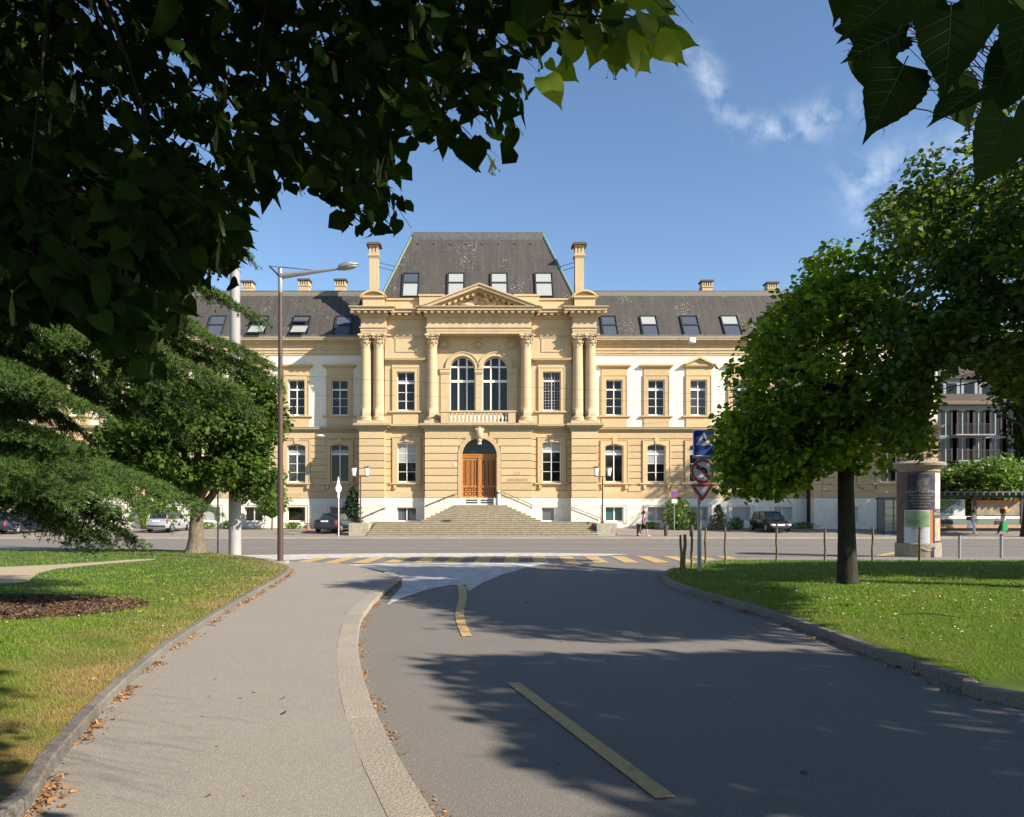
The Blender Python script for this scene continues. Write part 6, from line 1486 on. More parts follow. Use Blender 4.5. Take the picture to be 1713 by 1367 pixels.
shrub('conical_shrub', 1202, 886, 58.2, 1.7, 1.8, LF_R, 'brownish conical shrub against the plinth left of the black hatchback', 1000, .11, .8)
shrub('leafy_shrub', 1232, 886, 58.4, 1.3, .8, LF_G, 'low green shrub between the brownish shrub and the black hatchback', 420, .12, 0)
for k, (x, w, lab) in enumerate(((345, 2.2, 'low green plants at the foot of the plinth right of the leafy linden trunk'), (385, 1.5, 'low green plants at the foot of the plinth behind the white mast'), (490, 1.6, 'low green plants at the foot of the plinth right of the brown lamp post'), (1088, 1.6, 'low yellow-green plants at the plinth left of the no-stopping sign'), (1345, 2.4, 'low green plants at the plinth right of the black hatchback'))):
    shrub('low_plants', x, 886, 58.9, w, .45, LF_G, lab, 420, .10, 0, cat='plants')
# --- background trees behind the building's ends and behind the shelter
def far_tree(x, D, w, h, lm, label, n=160, per=60, size=.5, z0=0.0, trunk_h=None):
    X = px(x, D); th = trunk_h or h * .3
    return tree('background_tree', (X, D, z0), (X, D, z0 + th), .3, label, [(X, D, z0 + th + (h - th) * .5, w / 2, w / 2.4, (h - th) / 2, 1)], n, w * .13, per, size, lm, limbs=4, twigs=0)
far_tree(1665, 66, 10, 5.6, LF_G, 'light green bushy tree rising behind the shelter roof', 110, 80, .30, .3, 1.4)
far_tree(1590, 68, 6.5, 4.6, LF_G, 'lower light green bush rising behind the left end of the shelter roof', 70, 80, .30, .3, 1.2)
far_tree(-60, 74, 16, 13, LF_A, 'dark background tree beyond the left end of the building', 150, 60, .6, .3)
far_tree(-190, 62, 16, 12, LF_A, 'dark background tree outside the left edge beyond the parked wagon', 120, 60, .6, .3)
far_tree(1790, 78, 14, 14, LF_A, 'dark background tree outside the right edge beyond the shuttered house', 120, 60, .6, .3)
# ------------------------------------------------------------------ street furniture
MAST = mat('mast_paint', (0.31, 0.295, 0.28), .6, .05, 3, .12, stretch=(1, 1, .4))
GALV = mat('galvanised', (0.30, 0.31, 0.32), .45, 0, 20, .15, metal=.5)
WSTK = mat('stake_wood', (0.17, 0.12, 0.055), .9, .3, 20, .3, stretch=(1, 1, .2))
D = 29.6; X = px(393, D)
m_ = empty('trolley_mast', (X, D, .02), 'thick pale grey mast at the far edge of the left lawn', 'mast')
MB().lathe([(.235, 0), (.225, 4), (.20, 8.5), (.18, 11.2)], (X, D), 20).build('pole', MAST, m_, smooth=True)
MB().lathe([(.245, 2.55), (.245, 2.6)], (X, D), 20).lathe([(.225, 7.2), (.225, 7.3)], (X, D), 20).build('band', MAST, m_, smooth=True)
MB().box(X - .012, X + .012, D - .245, D - .2, 1.0, 1.15).box(X + .05, X + .09, D - .25, D - .2, 1.7, 1.8).build('bolt', GALV, m_)
# tall street lamp
D = 23.9; X = px(469, D); zt = pz(463, D)
L = empty('street_lamp', (X, D, .1), 'tall brown street lamp with slanted arm at the tip of the left lawn', 'street lamp')
MB().lathe([(.095, .05), (.09, 2), (.075, 5.5), (.06, zt)], (X, D), 14).build('pole', BRN, L, smooth=True)
MB().lathe([(.062, zt - .5), (.075, zt - .45), (.075, zt + .25), (.06, zt + .28)], (X, D), 12).build('collar', GALV, L, smooth=True)
pe = (px(565, D), D, pz(450, D))
MB().tube([(X, D, zt + .02), pe], [.10, .035], 8).build('arm', GALV, L)
s0 = (px(452, D), D, pz(447, D)); mid = (px(530, D), D, pz(453, D))
MB().tube([(X, D - .04, zt), (s0[0], D - .12, s0[2])], .03, 5).tube([(X, D + .04, zt - .05), (s0[0] + .02, D + .12, s0[2])], .02, 5).build('outrigger', GREYM, L)
MB().tube([(s0[0], D - .1, s0[2]), mid], .010, 4).tube([(X + .05, D, zt + .3), mid], .010, 4).build('stay_wire', GREYM, L)
hd = MB(); c0 = Vector((px(582, D), D, pz(446, D))); A_ = Matrix.Rotation(R(-13), 3, 'Y')
hd.ball(c0, (.36, .20, .075), 18, 8, A_); hd.ball(c0 + Vector((-.05, 0, .04)), (.27, .15, .10), 16, 8, A_); hd.tube([pe, c0 - Vector((.2, 0, .05))], [.045, .07], 8)
lh = hd.build('lamp_head', GALV, L, smooth='all')
MB().ball(c0 + Vector((.04, 0, -.035)), (.27, .16, .055), 16, 6, A_).build('lamp_glass', mat('lamp_glass', (.35, .34, .30), .25), lh, smooth='all')
MB().box(X - .22, X + .22, D - .22, D + .2, .05, .16).build('foundation', BLK, L)

# sign post with three plates facing the camera
SB = mat('sign_blue', (0.010, 0.045, 0.24), .45, spec=.5); SR = mat('sign_red', (0.45, 0.022, 0.03), .45, spec=.5); SW = mat('sign_white', (0.62, 0.64, 0.66), .45, spec=.5); SK = mat('sign_black', (0.012, 0.012, 0.014), .5)
def ring(m, cx, cz, r0, r1, y0, y1, n=28):
    for k in range(n):
        a, b_ = 2 * math.pi * k / n, 2 * math.pi * (k + 1) / n
        m.prism([(cx + r0 * math.cos(a), cz + r0 * math.sin(a)), (cx + r1 * math.cos(a), cz + r1 * math.sin(a)), (cx + r1 * math.cos(b_), cz + r1 * math.sin(b_)), (cx + r0 * math.cos(b_), cz + r0 * math.sin(b_))], y0, y1)
def disc(m, cx, cz, r, y0, y1, n=28): m.prism([(cx + r * math.cos(2 * math.pi * k / n), cz + r * math.sin(2 * math.pi * k / n)) for k in range(n)], y0, y1)
def rrect(x0, x1, z0, z1, r, n=4):
    o = []
    for cx, cz, a0 in ((x1 - r, z1 - r, 0), (x0 + r, z1 - r, 90), (x0 + r, z0 + r, 180), (x1 - r, z0 + r, 270)):
        for k in range(n + 1): a = R(a0 + 90 * k / n); o.append((cx + r * math.cos(a), cz + r * math.sin(a)))
    return o
D = 20.2; X = px(1170, D)
S_ = empty('sign_post', (X, D, ZR), 'grey post carrying three traffic signs at the corner of the right lawn', 'traffic signs')
MB().lathe([(.055, ZR - .1), (.055, pz(722, D))], (X, D), 12).build('pole', GALV, S_, smooth=True)
def Z(y): return pz(y, D)
def XX(x): return px(x, D)
Y = D - .09
bp_ = MB().prism(rrect(XX(1158), XX(1193.5), Z(763.5), Z(719), .04), Y, Y + .02).build('pedestrian_sign', SW, S_)
MB().prism(rrect(XX(1159.2), XX(1192.3), Z(762), Z(720.5), .035), Y - .003, Y).build('blue_face', SB, bp_)
tx0, tx1, tz0, tz1 = XX(1162), XX(1189.5), Z(745.5), Z(724); tm = (tx0 + tx1) / 2
MB().prism([(tx0, tz0), (tx1, tz0), (tm, tz1)], Y - .006, Y - .003).build('white_triangle', SW, bp_)
pg = MB(); yk = (Y - .009, Y - .006); h = tz1 - tz0
def st(a, b_, w): # thin bar between two points in the sign plane
    d = Vector((b_[0] - a[0], b_[1] - a[1])); n_ = Vector((-d.y, d.x)).normalized() * w / 2; pg.prism([(a[0] + n_.x, a[1] + n_.y), (b_[0] + n_.x, b_[1] + n_.y), (b_[0] - n_.x, b_[1] - n_.y), (a[0] - n_.x, a[1] - n_.y)], *yk)
hp_ = (tm + .005, tz0 + h * .36); sh = (tm, tz0 + h * .58)
st(hp_, sh, .042); disc(pg, tm - .004, tz0 + h * .68, .018, *yk, n=10); st(hp_, (tm - .045, tz0 + h * .22), .022); st((tm - .045, tz0 + h * .22), (tm - .06, tz0 + h * .12), .018); st(hp_, (tm + .045, tz0 + h * .22), .022); st((tm + .045, tz0 + h * .22), (tm + .05, tz0 + h * .11), .018); st(sh, (tm - .045, tz0 + h * .42), .015); st(sh, (tm + .04, tz0 + h * .42), .015)
for k in range(-3, 4): a = tm + k * .036; pg.prism([(a - .009, tz0 + .012), (a + .009, tz0 + .012), (tm + (a - tm) * .8 + .008, tz0 + .05), (tm + (a - tm) * .8 - .008, tz0 + .05)], *yk)
pg.build('walking_figure', SK, bp_)
nt_ = MB(); cx_, cz_ = XX(1174), Z(788.5); r = .31; disc(nt_, cx_, cz_, r, Y, Y + .02, 36); nl = nt_.build('no_left_turn_sign', SW, S_)
q = MB(); ring(q, cx_, cz_, r * .80, r - .008, Y - .004, Y, 36); q.build('red_ring', SR, nl)
pg = MB(); yk = (Y - .008, Y - .004); st((cx_ + .085, cz_ - .15), (cx_ + .085, cz_ - .0), .055)
for k in range(6): a0, a1 = R(90 * k / 6), R(90 * (k + 1) / 6); st((cx_ + .0 + .085 * math.cos(a0), cz_ + .075 * math.sin(a0) - .005), (cx_ + .085 * math.cos(a1), cz_ + .075 * math.sin(a1) - .005), .055)
st((cx_ + .01, cz_ + .07), (cx_ - .08, cz_ + .08), .05); pg.prism([(cx_ - .19, cz_ + .09), (cx_ - .07, cz_ + .15), (cx_ - .07, cz_ + .015)], *yk); pg.build('arrow', SK, nl)
pg = MB(); yk = (Y - .012, Y - .008); st((cx_ - .195, cz_ + .195), (cx_ + .195, cz_ - .195), .055); pg.build('red_bar', SR, nl)
yx0, yx1, yz0, yz1 = XX(1154.5), XX(1192.5), Z(838.5), Z(810.5); ym = (yx0 + yx1) / 2
yt2 = MB().prism([(yx0, yz1), (ym, yz0), (yx1, yz1)], Y, Y + .02).build('yield_sign', SR, S_)
MB().prism([(yx0 + .105, yz1 - .06), (ym, yz0 + .12), (yx1 - .105, yz1 - .06)], Y - .004, Y).build('white_triangle', SW, yt2)
MB().prism(rrect(XX(1166), XX(1188), Z(810), Z(805.5), .01), Y, Y + .02).prism(rrect(XX(1166), XX(1188), Z(769), Z(764.5), .01), Y, Y + .02).build('bracket', GALV, S_)
MB().prism([(yx0 - .02, yz1 + .015), (ym, yz0 - .03), (yx1 + .02, yz1 + .015)], Y + .12, Y + .135).build('rear_sign', SW, S_)
MB().prism(rrect(XX(1160), XX(1190), Z(766), Z(722), .03), Y + .135, Y + .15).build('rear_sign', SW, S_)

# stakes, posts, bollards
def stake(x, yb, yt, lean=0.0, w=.05, label=''):
    X, Dk = G(x, yb, ZR); h = (yb - yt) / F * Dk
    o = empty('wooden_stake', (X, Dk, ZR), label, 'stake', 'stakes round the right lawn')
    n = 5; pts = [(X + lean * k / n + .012 * math.sin(k * 1.9 + x), Dk, ZR - .05 + (h + .05) * k / n) for k in range(n + 1)]
    MB().tube(pts, [w * .55] * n + [w * .5], 6).build('shaft', WSTK, o)
    MB().tube([pts[-1], (pts[-1][0], pts[-1][1], pts[-1][2] + .015)], [w * .5, w * .3], 6).build('tip', WSTK, o)
    return o
for x, yb, yt, ln, w, lab in ((1140, 962, 896, -.02, .055, 'left one of two brown stakes standing close together at the lawn corner'), (1143.5, 972, 895, .03, .07, 'pale leaning stake just right of its brown twin at the lawn corner'),
                           (1157, 951, 889, 0, .06, 'crooked wooden stake under a small grey box left of the sign post'), (1180, 944, 884, 0, .06, 'wooden stake just right of the sign post'), (1213, 941, 884, 0, .06, 'wooden stake midway between sign post and black hatchback'),
                           (1299, 940, 884, 0, .06, 'wooden stake in front of the black hatchback'), (1380, 939.5, 885, 0, .06, 'wooden stake left of the young linden trunk'), (1459, 939.5, 882, .02, .06, 'wooden stake right of the young linden trunk'), (1538, 939, 882, .01, .07, 'wooden stake in front of the advertising column')):
    stake(x, yb, yt, ln, w, lab)
for x, lab in ((1605, 'white metal post left of its twin on the near pavement'), (1675, 'white metal post near the right edge on the near pavement')):
    X, Dk = G(x, 934, .05); o = empty('white_post', (X, Dk, .05), lab, 'post', 'white posts beside the right lawn')
    MB().lathe([(.05, .03), (.05, .84)], (X, Dk), 10).build('shaft', GALV, o, smooth=True); MB().lathe([(.052, .84), (.052, .87), (.02, .89)], (X, Dk), 10).build('cap', GREYM, o, smooth=True)
def bollard(x, Dk, h, r, lab):
    X = px(x, Dk); z = gz(Dk) if Dk > ROADF else .0; o = empty('bollard', (X, Dk, z), lab, 'bollard', 'dark bollards on the far pavement')
    MB().lathe([(r, z), (r, z + h * .88)], (X, Dk), 14).build('body', mat('bollard_grey', (.07, .07, .072), .6), o, smooth=True); MB().lathe([(r * 1.0, z + h * .88), (r * .97, z + h * .96), (r * .6, z + h)], (X, Dk), 14).build('cap', GREYM, o, smooth=True)
bollard(1069, 51.6, .78, .16, 'dark bollard half hidden behind the walking woman'); bollard(1114, 51.6, .76, .13, 'dark bollard standing alone right of the walking woman'); bollard(1157, 51.4, .76, .13, 'dark bollard behind the crooked stake')
# no-stopping sign
D = 54.5; X = px(1128, D); o = empty('no_stopping_sign', (X, D, gz(D)), 'small round blue and red sign on a thin post above the green shrub', 'traffic sign')
MB().lathe([(.03, gz(D)), (.03, pz(820, D))], (X, D), 8).build('pole', GALV, o)
q = MB(); disc(q, X, pz(827, D), .25, D - .06, D - .045, 24); a = q.build('plate', SR, o); q = MB(); disc(q, X, pz(827, D), .185, D - .064, D - .06, 24); q.build('blue_face', mat('sign_blue_lit', (.08, .09, .42), .5), a)  # sunlight is put into this blue, a brighter copy of the sign colour
pg = MB(); yk = (D - .068, D - .064); c_ = (X, pz(827, D)); st((c_[0] - .14, c_[1] + .14), (c_[0] + .14, c_[1] - .14), .06); pg.build('red_bar', SR, a)
MB().box(X - .2, X + .2, D - .06, D - .045, pz(842, D), pz(835, D)).build('extra_plate', mat('pale_plate', (.6, .58, .55), .5), o)
# sign post seen edge-on before the left steps
D = 51.2; X = px(566.5, D); o = empty('sign_post', (X, D, .1), 'thin white post with signs turned edge-on left of the stone block', 'traffic signs')
MB().lathe([(.032, .05), (.032, pz(834, D))], (X, D), 8).build('pole', WHITE, o)
q = MB(); 
def edge_plate(zc, pts, th=.02, ang=80):
    q = MB(); q.prism(pts, -th, th); me = q.mesh('plate', (SW if True else SW)); p_ = link('plate', me, o, Vector((X, D - .06, zc)) - wpos(o)); p_.rotation_euler = (0, 0, R(ang)); return p_
edge_plate(pz(806, D), [(-.32, -.28), (.32, -.28), (0, .34)]); edge_plate(pz(817, D), [(.3 * math.cos(k * .4), .3 * math.sin(k * .4)) for k in range(16)], ang=62)
edge_plate(pz(828, D), [(-.16, -.22), (.16, -.22), (.16, .22), (-.16, .22)])
# left thin pole beside the mast
D = 30.2; X = px(364.5, D); o = empty('thin_pole', (X, D, .02), 'thin grey pole between the leafy linden trunk and the thick mast', 'pole'); MB().lathe([(.035, 0), (.035, pz(806, D))], (X, D), 8).build('shaft', GALV, o, smooth=True); MB().ball((X, D, pz(806, D)), .04, 8, 5).build('cap', GREYM, o)
# traffic cone
D = 57.2; X = px(515.5, D); z = gz(D); o = empty('traffic_cone', (X, D, z), 'orange traffic cone at the plinth left of the dark coupe', 'traffic cone')
MB().lathe([(.16, z + .04), (.03, z + .55)], (X, D), 12).build('cone', mat('cone_orange', (.55, .13, .05), .6), o, smooth=True); MB().box(X - .2, X + .2, D - .2, D + .2, z, z + .04).build('base', mat('cone_orange', (.55, .13, .05), .6), o)

# overhead wires and a hanging street light
wires = [((px(393, 29.6), 29.6, 7.6), (px(612, 57.2), 57.2, 9.4)), ((px(393, 29.6), 29.6, 7.0), (px(1713, 45), 45, 8.2)), ((-40, 44, 8.6), (px(612, 44), 44, 8.35), (40, 44, 8.0)), ((px(393, 29.6), 29.6, 5.9), (px(640, 57), 57, 8.0)),
         ((px(1158, 45), 45, 12.0), (px(1290, 50), 50, 14.0), (50, 55, 17)), ((px(1158, 45), 45, 12.0), (px(1000, 57), 57, 13.2)), ((px(1060, 56), 58, 8.3), (px(1400, 40), 40, 7.6))]
for k, w in enumerate(wires):
    o = empty('overhead_wire', w[0], None); q = MB()
    for a, b_ in zip(w, w[1:]):
        pts = bez(a, b_, (0, 0, -.5), 10); q.tube([tuple(p) for p in pts], .006, 4, False)
    me = q.mesh('overhead_wire', GREYM, w[0]); bpy.data.objects.remove(o)
    o = link('overhead_wire', me, None, w[0]); tag(o, ('wire from the thick mast sloping up to the left wing beside the paired columns', 'wire from the thick mast crossing the whole facade to the right edge', 'wire running level along the main road past the upper windows', 'lowest wire from the thick mast to the left side of the pavilion',
        'wire rising from the boxy hanging light over the right roof', 'wire from the boxy hanging light to the right paired columns', 'wire sloping across the lower right wing towards the signs')[k], 'wire', 'overhead wires over the main road')
X, D, Zz = px(1158, 45), 45, pz(569, 45); o = empty('hanging_street_light', (X, D, Zz), 'pale boxy street light hanging on wires before the right wing roof', 'street light')
MB().box(X - .17, X + .17, D - .15, D + .15, Zz - .10, Zz + .12).build('housing', SW, o); MB().lathe([(.22, Zz - .16), (.20, Zz - .10)], (X, D), 12).build('lamp_glass', LAMPG, o)
X, D, Zz = px(535, 44), 44, pz(729, 44); o = empty('hanging_street_light', (X, D, Zz), 'pale street light hanging before the left wing between two windows', 'street light')
MB().ball((X, D, Zz), (.26, .18, .07), 12, 6).build('housing', WHITE, o, smooth='all'); MB().tube([(X, D, Zz), (X, D, pz(716, 44) + .0)], .012, 4).build('hanger', GREYM, o)

# advertising column
D = 28.4; X = px(1535.5, D); Rc = .69
ac = empty('advertising_column', (X, D, .05), 'round advertising column covered in posters between lawn and main road', 'advertising column')
CONC = mat('column_concrete', (0.33, 0.29, 0.235), .9, .4, 8, 0, (0.22, 0.195, 0.155))
MB().lathe([(.75, .02), (.75, .52), (.72, .55)], (X, D), 36).build('base', CONC, ac, smooth=True)
MB().lathe([(Rc, .55), (Rc, 3.16)], (X, D), 40).build('drum', mat('drum_rust', (.12, .085, .065), .8, .2, 3, .25), ac, smooth=True)
MB().lathe([(Rc + .02, 3.13), (Rc + .02, 3.2), (.78, 3.26), (.90, 3.34), (.92, 3.42), (.85, 3.47), (.2, 3.56)], (X, D), 36).build('cap', CONC, ac, smooth=True)
def cz(y): return pz(y, D - .65)
def curved(name, a0, a1, z0, z1, m, off, parent, n=10):
    q = MB(); vs = []; 
    for k in range(n + 1):
        a = R(a0 + (a1 - a0) * k / n); c, s = math.sin(a), -math.cos(a)
        for r_, z in ((Rc + off, z0), (Rc + off, z1)): vs.append((X + c * r_, D + s * r_, z))
    q.add(vs, [(2 * k, 2 * k + 2, 2 * k + 3, 2 * k + 1) for k in range(n)]); return q.build(name, m, parent)
def ctext(txt, size, a, z, m, off, parent):
    me = text_mesh(txt, size, m, 0.0005); co = np.zeros(len(me.vertices) * 3); me.vertices.foreach_get('co', co); co = co.reshape(-1, 3)
    th_ = co[:, 0] / Rc + R(a); r_ = Rc + off + co[:, 2]; W_ = np.c_[X + np.sin(th_) * r_, D - np.cos(th_) * r_, z + co[:, 1]] - np.array(wpos(parent)); me.vertices.foreach_set('co', W_.astype(np.float32).ravel()); me.update(); return link('lettering', me, parent)
PK = mat('poster_dark', (.035, .035, .045), .5, 0, 4, .5); PG_ = mat('poster_green', (.10, .22, .05), .5, .0, 1.5, 0, (.35, .42, .34)); PW = mat('poster_white', (.50, .53, .55), .5); PR = mat('poster_pink', (.72, .66, .64), .5, 0, 2.2, 0, (.55, .22, .20)); PF = mat('poster_floral', (.45, .42, .28), .5, 0, 5, 0, (.55, .18, .08)); PT = mat('poster_ink', (.04, .05, .05), .6); PY = mat('poster_ochre', (.42, .28, .10), .6); PL = mat('poster_grey', (.30, .30, .33), .6)
p1 = curved('poster', -58, 18, cz(852), cz(793), PK, .006, ac)
q = MB()
curved('picture', -34, 2, cz(822), cz(800), mat('poster_picture', (.16, .15, .13), .6, 0, 6, 0, (.03, .035, .06)), .009, p1)
for t, s, y, m in (('HENRY TAILLEFERT', .115, 824.5, PL), ('EXPOSITION DU 8 JUIN', .075, 829.5, PL), ('AU 16 SEPTEMBRE', .075, 834, PY), ('OUVERT DE MARDI A DIMANCHE', .062, 839, PL), ('GALERIE DE LA VILLE', .07, 843.5, PL), ('ENTREE LIBRE', .07, 849, PY)): ctext(t, s, -20, cz(y), m, .010, p1)
p2 = curved('poster', -68, 4, cz(912), cz(853.5), PW, .006, ac); curved('picture', -66, 2, cz(882), cz(855), PG_, .009, p2)
for t, s, y, m in (('NATURE', .10, 885.5, PT), ('jardin botanique', .06, 891, PL), ('visites et ateliers', .055, 896, PL), ('tous les dimanches', .055, 901, PL), ('entree libre', .055, 906, PL)): ctext(t, s, -32, cz(y), m, .010, p2)
curved('poster_edge', 5, 12, cz(912), cz(853.5), mat('poster_orange', (.50, .14, .03), .6), .006, ac)
p3 = curved('poster', 21, 78, cz(851), cz(791), PR, .006, ac)
p4 = curved('poster', 13, 78, cz(864), cz(853), PT, .006, ac); ctext('FESTIVAL', .13, 38, cz(862), PW, .009, p4); ctext('CHOEURS', .07, 38, cz(856), PW, .009, p4)
p5 = curved('poster', 14, 78, cz(912), cz(865.5), PT, .006, ac); curved('picture', 20, 76, cz(905), cz(867), PF, .009, p5); ctext('NEUCHATEL', .07, 38, cz(910), PW, .009, p5)
q = MB(); a = [R(-22 + 40 * k / 8) for k in range(9)]; q.tube([(X + .77 * math.sin(t), D - .77 * math.cos(t), .42 - .12 * math.sin(math.pi * k / 8)) for k, t in enumerate(a)], .012, 5); q.build('cable', mat('pale_cable', (.5, .48, .42), .5), ac)

# phone booth
D = 54.0; X0, X1 = px(1479, D), px(1504, D); z0 = gz(D); z1 = pz(836, D); o = empty('phone_booth', ((X0 + X1) / 2, D, z0), 'dark grey-green glazed phone booth left of the advertising column', 'phone booth')
BT = mat('booth_paint', (.07, .10, .10), .5); q = MB()
for x in (X0, X1 - .07, (X0 + X1) / 2 + .12):
    for y in (D, D + .95): q.box(x, x + .07, y, y + .07, z0, z1)
q.box(X0, X1, D, D + 1.02, z0, z0 + .12); q.build('frame', BT, o)
MB().box(X0 - .05, X1 + .05, D - .05, D + 1.07, z1, z1 + .18).build('roof', BT, o)
PG2 = mat('booth_glass', (.10, .14, .14), .08, spec=.8)
for a, b_ in ((X0 + .07, (X0 + X1) / 2 + .12), ((X0 + X1) / 2 + .19, X1 - .07)):
    for k in range(4): MB().box(a, b_, D + .03, D + .05, z0 + .15 + k * (z1 - z0 - .15) / 4, z0 + .12 + (k + 1) * (z1 - z0 - .15) / 4).build('pane', PG2, o)
MB().box(X0 + .02, X0 + .04, D + .07, D + .95, z0 + .12, z1 - .02).build('side_pane', PG2, o); MB().box(X1 - .05, X1 - .03, D + .07, D + .95, z0 + .12, z1 - .02).build('side_pane', PG2, o)
MB().box(X0 + .35, X0 + .6, D + .5, D + .7, z0 + .9, z0 + 1.6).build('telephone', GREYM, o)

# bus shelter
D = 55.6; X0, X1 = px(1562, D), px(1735, D); z0 = gz(D - 1); zb = pz(888, D - .2)
bs = empty('bus_shelter', ((X0 + X1) / 2, D, z0), 'long glazed bus shelter with advertising panels at the right edge', 'bus shelter')
q = MB(); zt = pz(824, D)
q.box(X0, X1, D - .1, D + 1.0, zt, zt + .07); q.build('roof', ZINC, bs)
for k in range(16):
    x = X0 + .3 + k * (X1 - X0 - .5) / 15; MB().box(x - .05, x + .05, D - .1, D + 1.0, zt - .2, zt - .001).build('rafter', mat('pale_rafter', (.16, .17, .165), .5), bs)
q = MB(); q.box(X0, X1, D + .9, D + 1.0, pz(832, D), zt); q.box(X0, X1, D - .05, D + .02, zt - .45, zt - .12) if False else None; q.build('fascia', GREYM, bs)
for xx in (X0 + .05, px(1640, D), px(1720, D)): MB().box(xx, xx + (.22 if xx > X0 + 1 else .1), D + .75, D + .9, z0 - .1, zt).build('post', GREYM, bs)
xa, xb = X0 + .1, px(1626, D); MB().box(xa, xb, D + .8, D + .86, zb + 1.05, zt - .48).build('advert_panel', mat('ad_white', (.50, .52, .54), .45), bs)
pa = [o_ for o_ in bs.children if o_.name.startswith('advert_panel')][0]
MB().prism([(xa, zb + 1.35), (xa + 1.0, zb + 1.35), (xa + 2.3, zt - .5), (xa, zt - .5)], D + .79, D + .799).build('green_print', mat('ad_green', (.13, .22, .07), .5, 0, 1.2, .4), pa)
for t, s, x, y in (('ICONE', .50, 1597, 844), ('ALLE', .46, 1589, 855)):
    me = text_mesh(t, s, mat('ad_ink', (.05, .05, .06), .6), .003); e_ = link('lettering', me, pa, Vector((px(x + 6, D), D + .785, pz(y + 2, D))) - wpos(pa)); e_.rotation_euler = (R(90), 0, 0)
me = text_mesh('LES IMAGES DE LA VILLE', .16, mat('ad_ink', (.05, .05, .06), .6), .003); e_ = link('lettering', me, pa, Vector((px(1584, D), D + .785, pz(858.6, D))) - wpos(pa)); e_.rotation_euler = (R(90), 0, 0)
xa2, xb2 = px(1638, D), X1 - .1
pb_ = MB().box(xa2, xb2, D + .8, D + .86, zb + 1.1, zt - .55).build('advert_panel', mat('ad_brown', (.16, .11, .07), .45, 0, 1.5, 0, (.34, .28, .20)), bs)
MB().box(xa2, xb2, D + .785, D + .799, zt - .82, zt - .55).build('orange_band', mat('ad_orange', (.42, .14, .06), .5), pb_)
MB().ball((px(1694, D), D + .78, pz(852, D)), (.38, .04, .26), 12, 6).build('print_shape', mat('ad_ochre', (.5, .30, .10), .5), pb_)
MB().box(xa, xb2, D + .79, D + .87, zb + .86, zb + 1.04).build('rail', WHITE, bs)
MB().box(xa, xb2, D + .8, D + .85, zb + .36, zb + .85).build('glass_panel', mat('shelter_glass', (.12, .17, .17), .1, spec=.8), bs)
MB().box(xa, xb2, D + .3, D + .78, zb + .18, zb + .42).build('bench', mat('bench_wood', (.42, .25, .14), .7, 0, 5, .15), bs)
MB().box(xa, xb2, D + .45, D + .7, z0 - .1, zb + .18).build('bench_base', GREYM, bs)

# shuttered apartment house
D = 76.0; ab = empty('apartment_house', (px(1650, D), D, .3), 'pale shaded apartment house with dark shutters behind the shelter', 'house')
AW = mat('shade_grey_render', (.30, .31, .33), .9, .1, 2, .08); SH = mat('dark_shutter', (.035, .032, .03), .7); RT = mat('tile_roof', (.075, .06, .05), .85, .2, 8, .3)  # wall colour lowered to bluish grey to carry the shade on this house
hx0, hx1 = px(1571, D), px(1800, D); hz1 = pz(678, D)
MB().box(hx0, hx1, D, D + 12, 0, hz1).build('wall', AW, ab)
q = MB(); q.box(hx0 - .6, hx1 + .6, D - .7, D + .4, hz1, hz1 + .35); q.build('eaves', mat('eaves_wood', (.18, .13, .09), .8), ab)
q = MB(); q.add([(hx0 - .5, D - .5, hz1 + .35), (hx1, D - .5, hz1 + .35), (hx1, D + 3.5, hz1 + 4.5), (hx0 + 2, D + 3.5, hz1 + 4.5), (hx0 - .5, D + 12, hz1 + .35), (hx0 + 2, D + 9, hz1 + 4.5), (hx1, D + 9, hz1 + 4.5)], [(0, 1, 2, 3), (4, 0, 3, 5), (3, 2, 6, 5)]); q.build('roof', RT, ab)
for x in (1582, 1610, 1637, 1665, 1693, 1721, 1749):
    for yc, bal in ((708, 0), (758, 1), (800, 0)):
        w = .6; X = px(x, D); z = pz(yc, D); hh = 1.25 if bal == 0 else 1.45
        wd = MB().box(X - w, X + w, D - .03, D + .02, z - hh, z + hh).build('window', mat('shaded_white', (.36, .36, .36), .6), ab)  # window white greyed in colour to carry the same shade
        for s in (-1, 1):
            MB().box(X + (s * .06 if s > 0 else -w + .06), X + (w - .06 if s > 0 else -.06), D - .045, D - .031, z - hh + .06, z + hh - .06).build('pane', GLASS, wd)
            MB().box(X + (w + .02 if s > 0 else -w - .62), X + (w + .62 if s > 0 else -w - .02), D - .1, D - .03, z - hh, z + hh).build('shutter', SH, wd)
for a, b_, yb_ in ((1588, 1652, 728), (1592, 1660, 771)):
    z = pz(yb_, D); bl_ = MB().box(px(a, D), px(b_, D), D - 1.1, D - .03, z - .12, z).build('balcony', AW, ab)
    q = MB(); q.box(px(a, D), px(b_, D), D - 1.1, D - 1.06, z + .95, z + 1.0)
    for k in range(28): xx = px(a, D) + (px(b_, D) - px(a, D)) * k / 27; q.box(xx - .012, xx + .012, D - 1.09, D - 1.07, z, z + .95)
    q.build('railing', GREYM, bl_)
for x in (1595, 1625, 1655):
    X = px(x, D); dm = MB().box(X - .8, X + .8, D + .3, D + 3, hz1 + .4, hz1 + 2.6).build('dormer', AW, ab); MB().box(X - .5, X + .5, D + .27, D + .3, hz1 + .7, hz1 + 2.2).build('dormer_window', GLASS, dm); MB().prism([(X - 1.1, hz1 + 2.6), (X + 1.1, hz1 + 2.6), (X, hz1 + 3.2)], D, D + 3.4).build('dormer_roof', RT, dm)

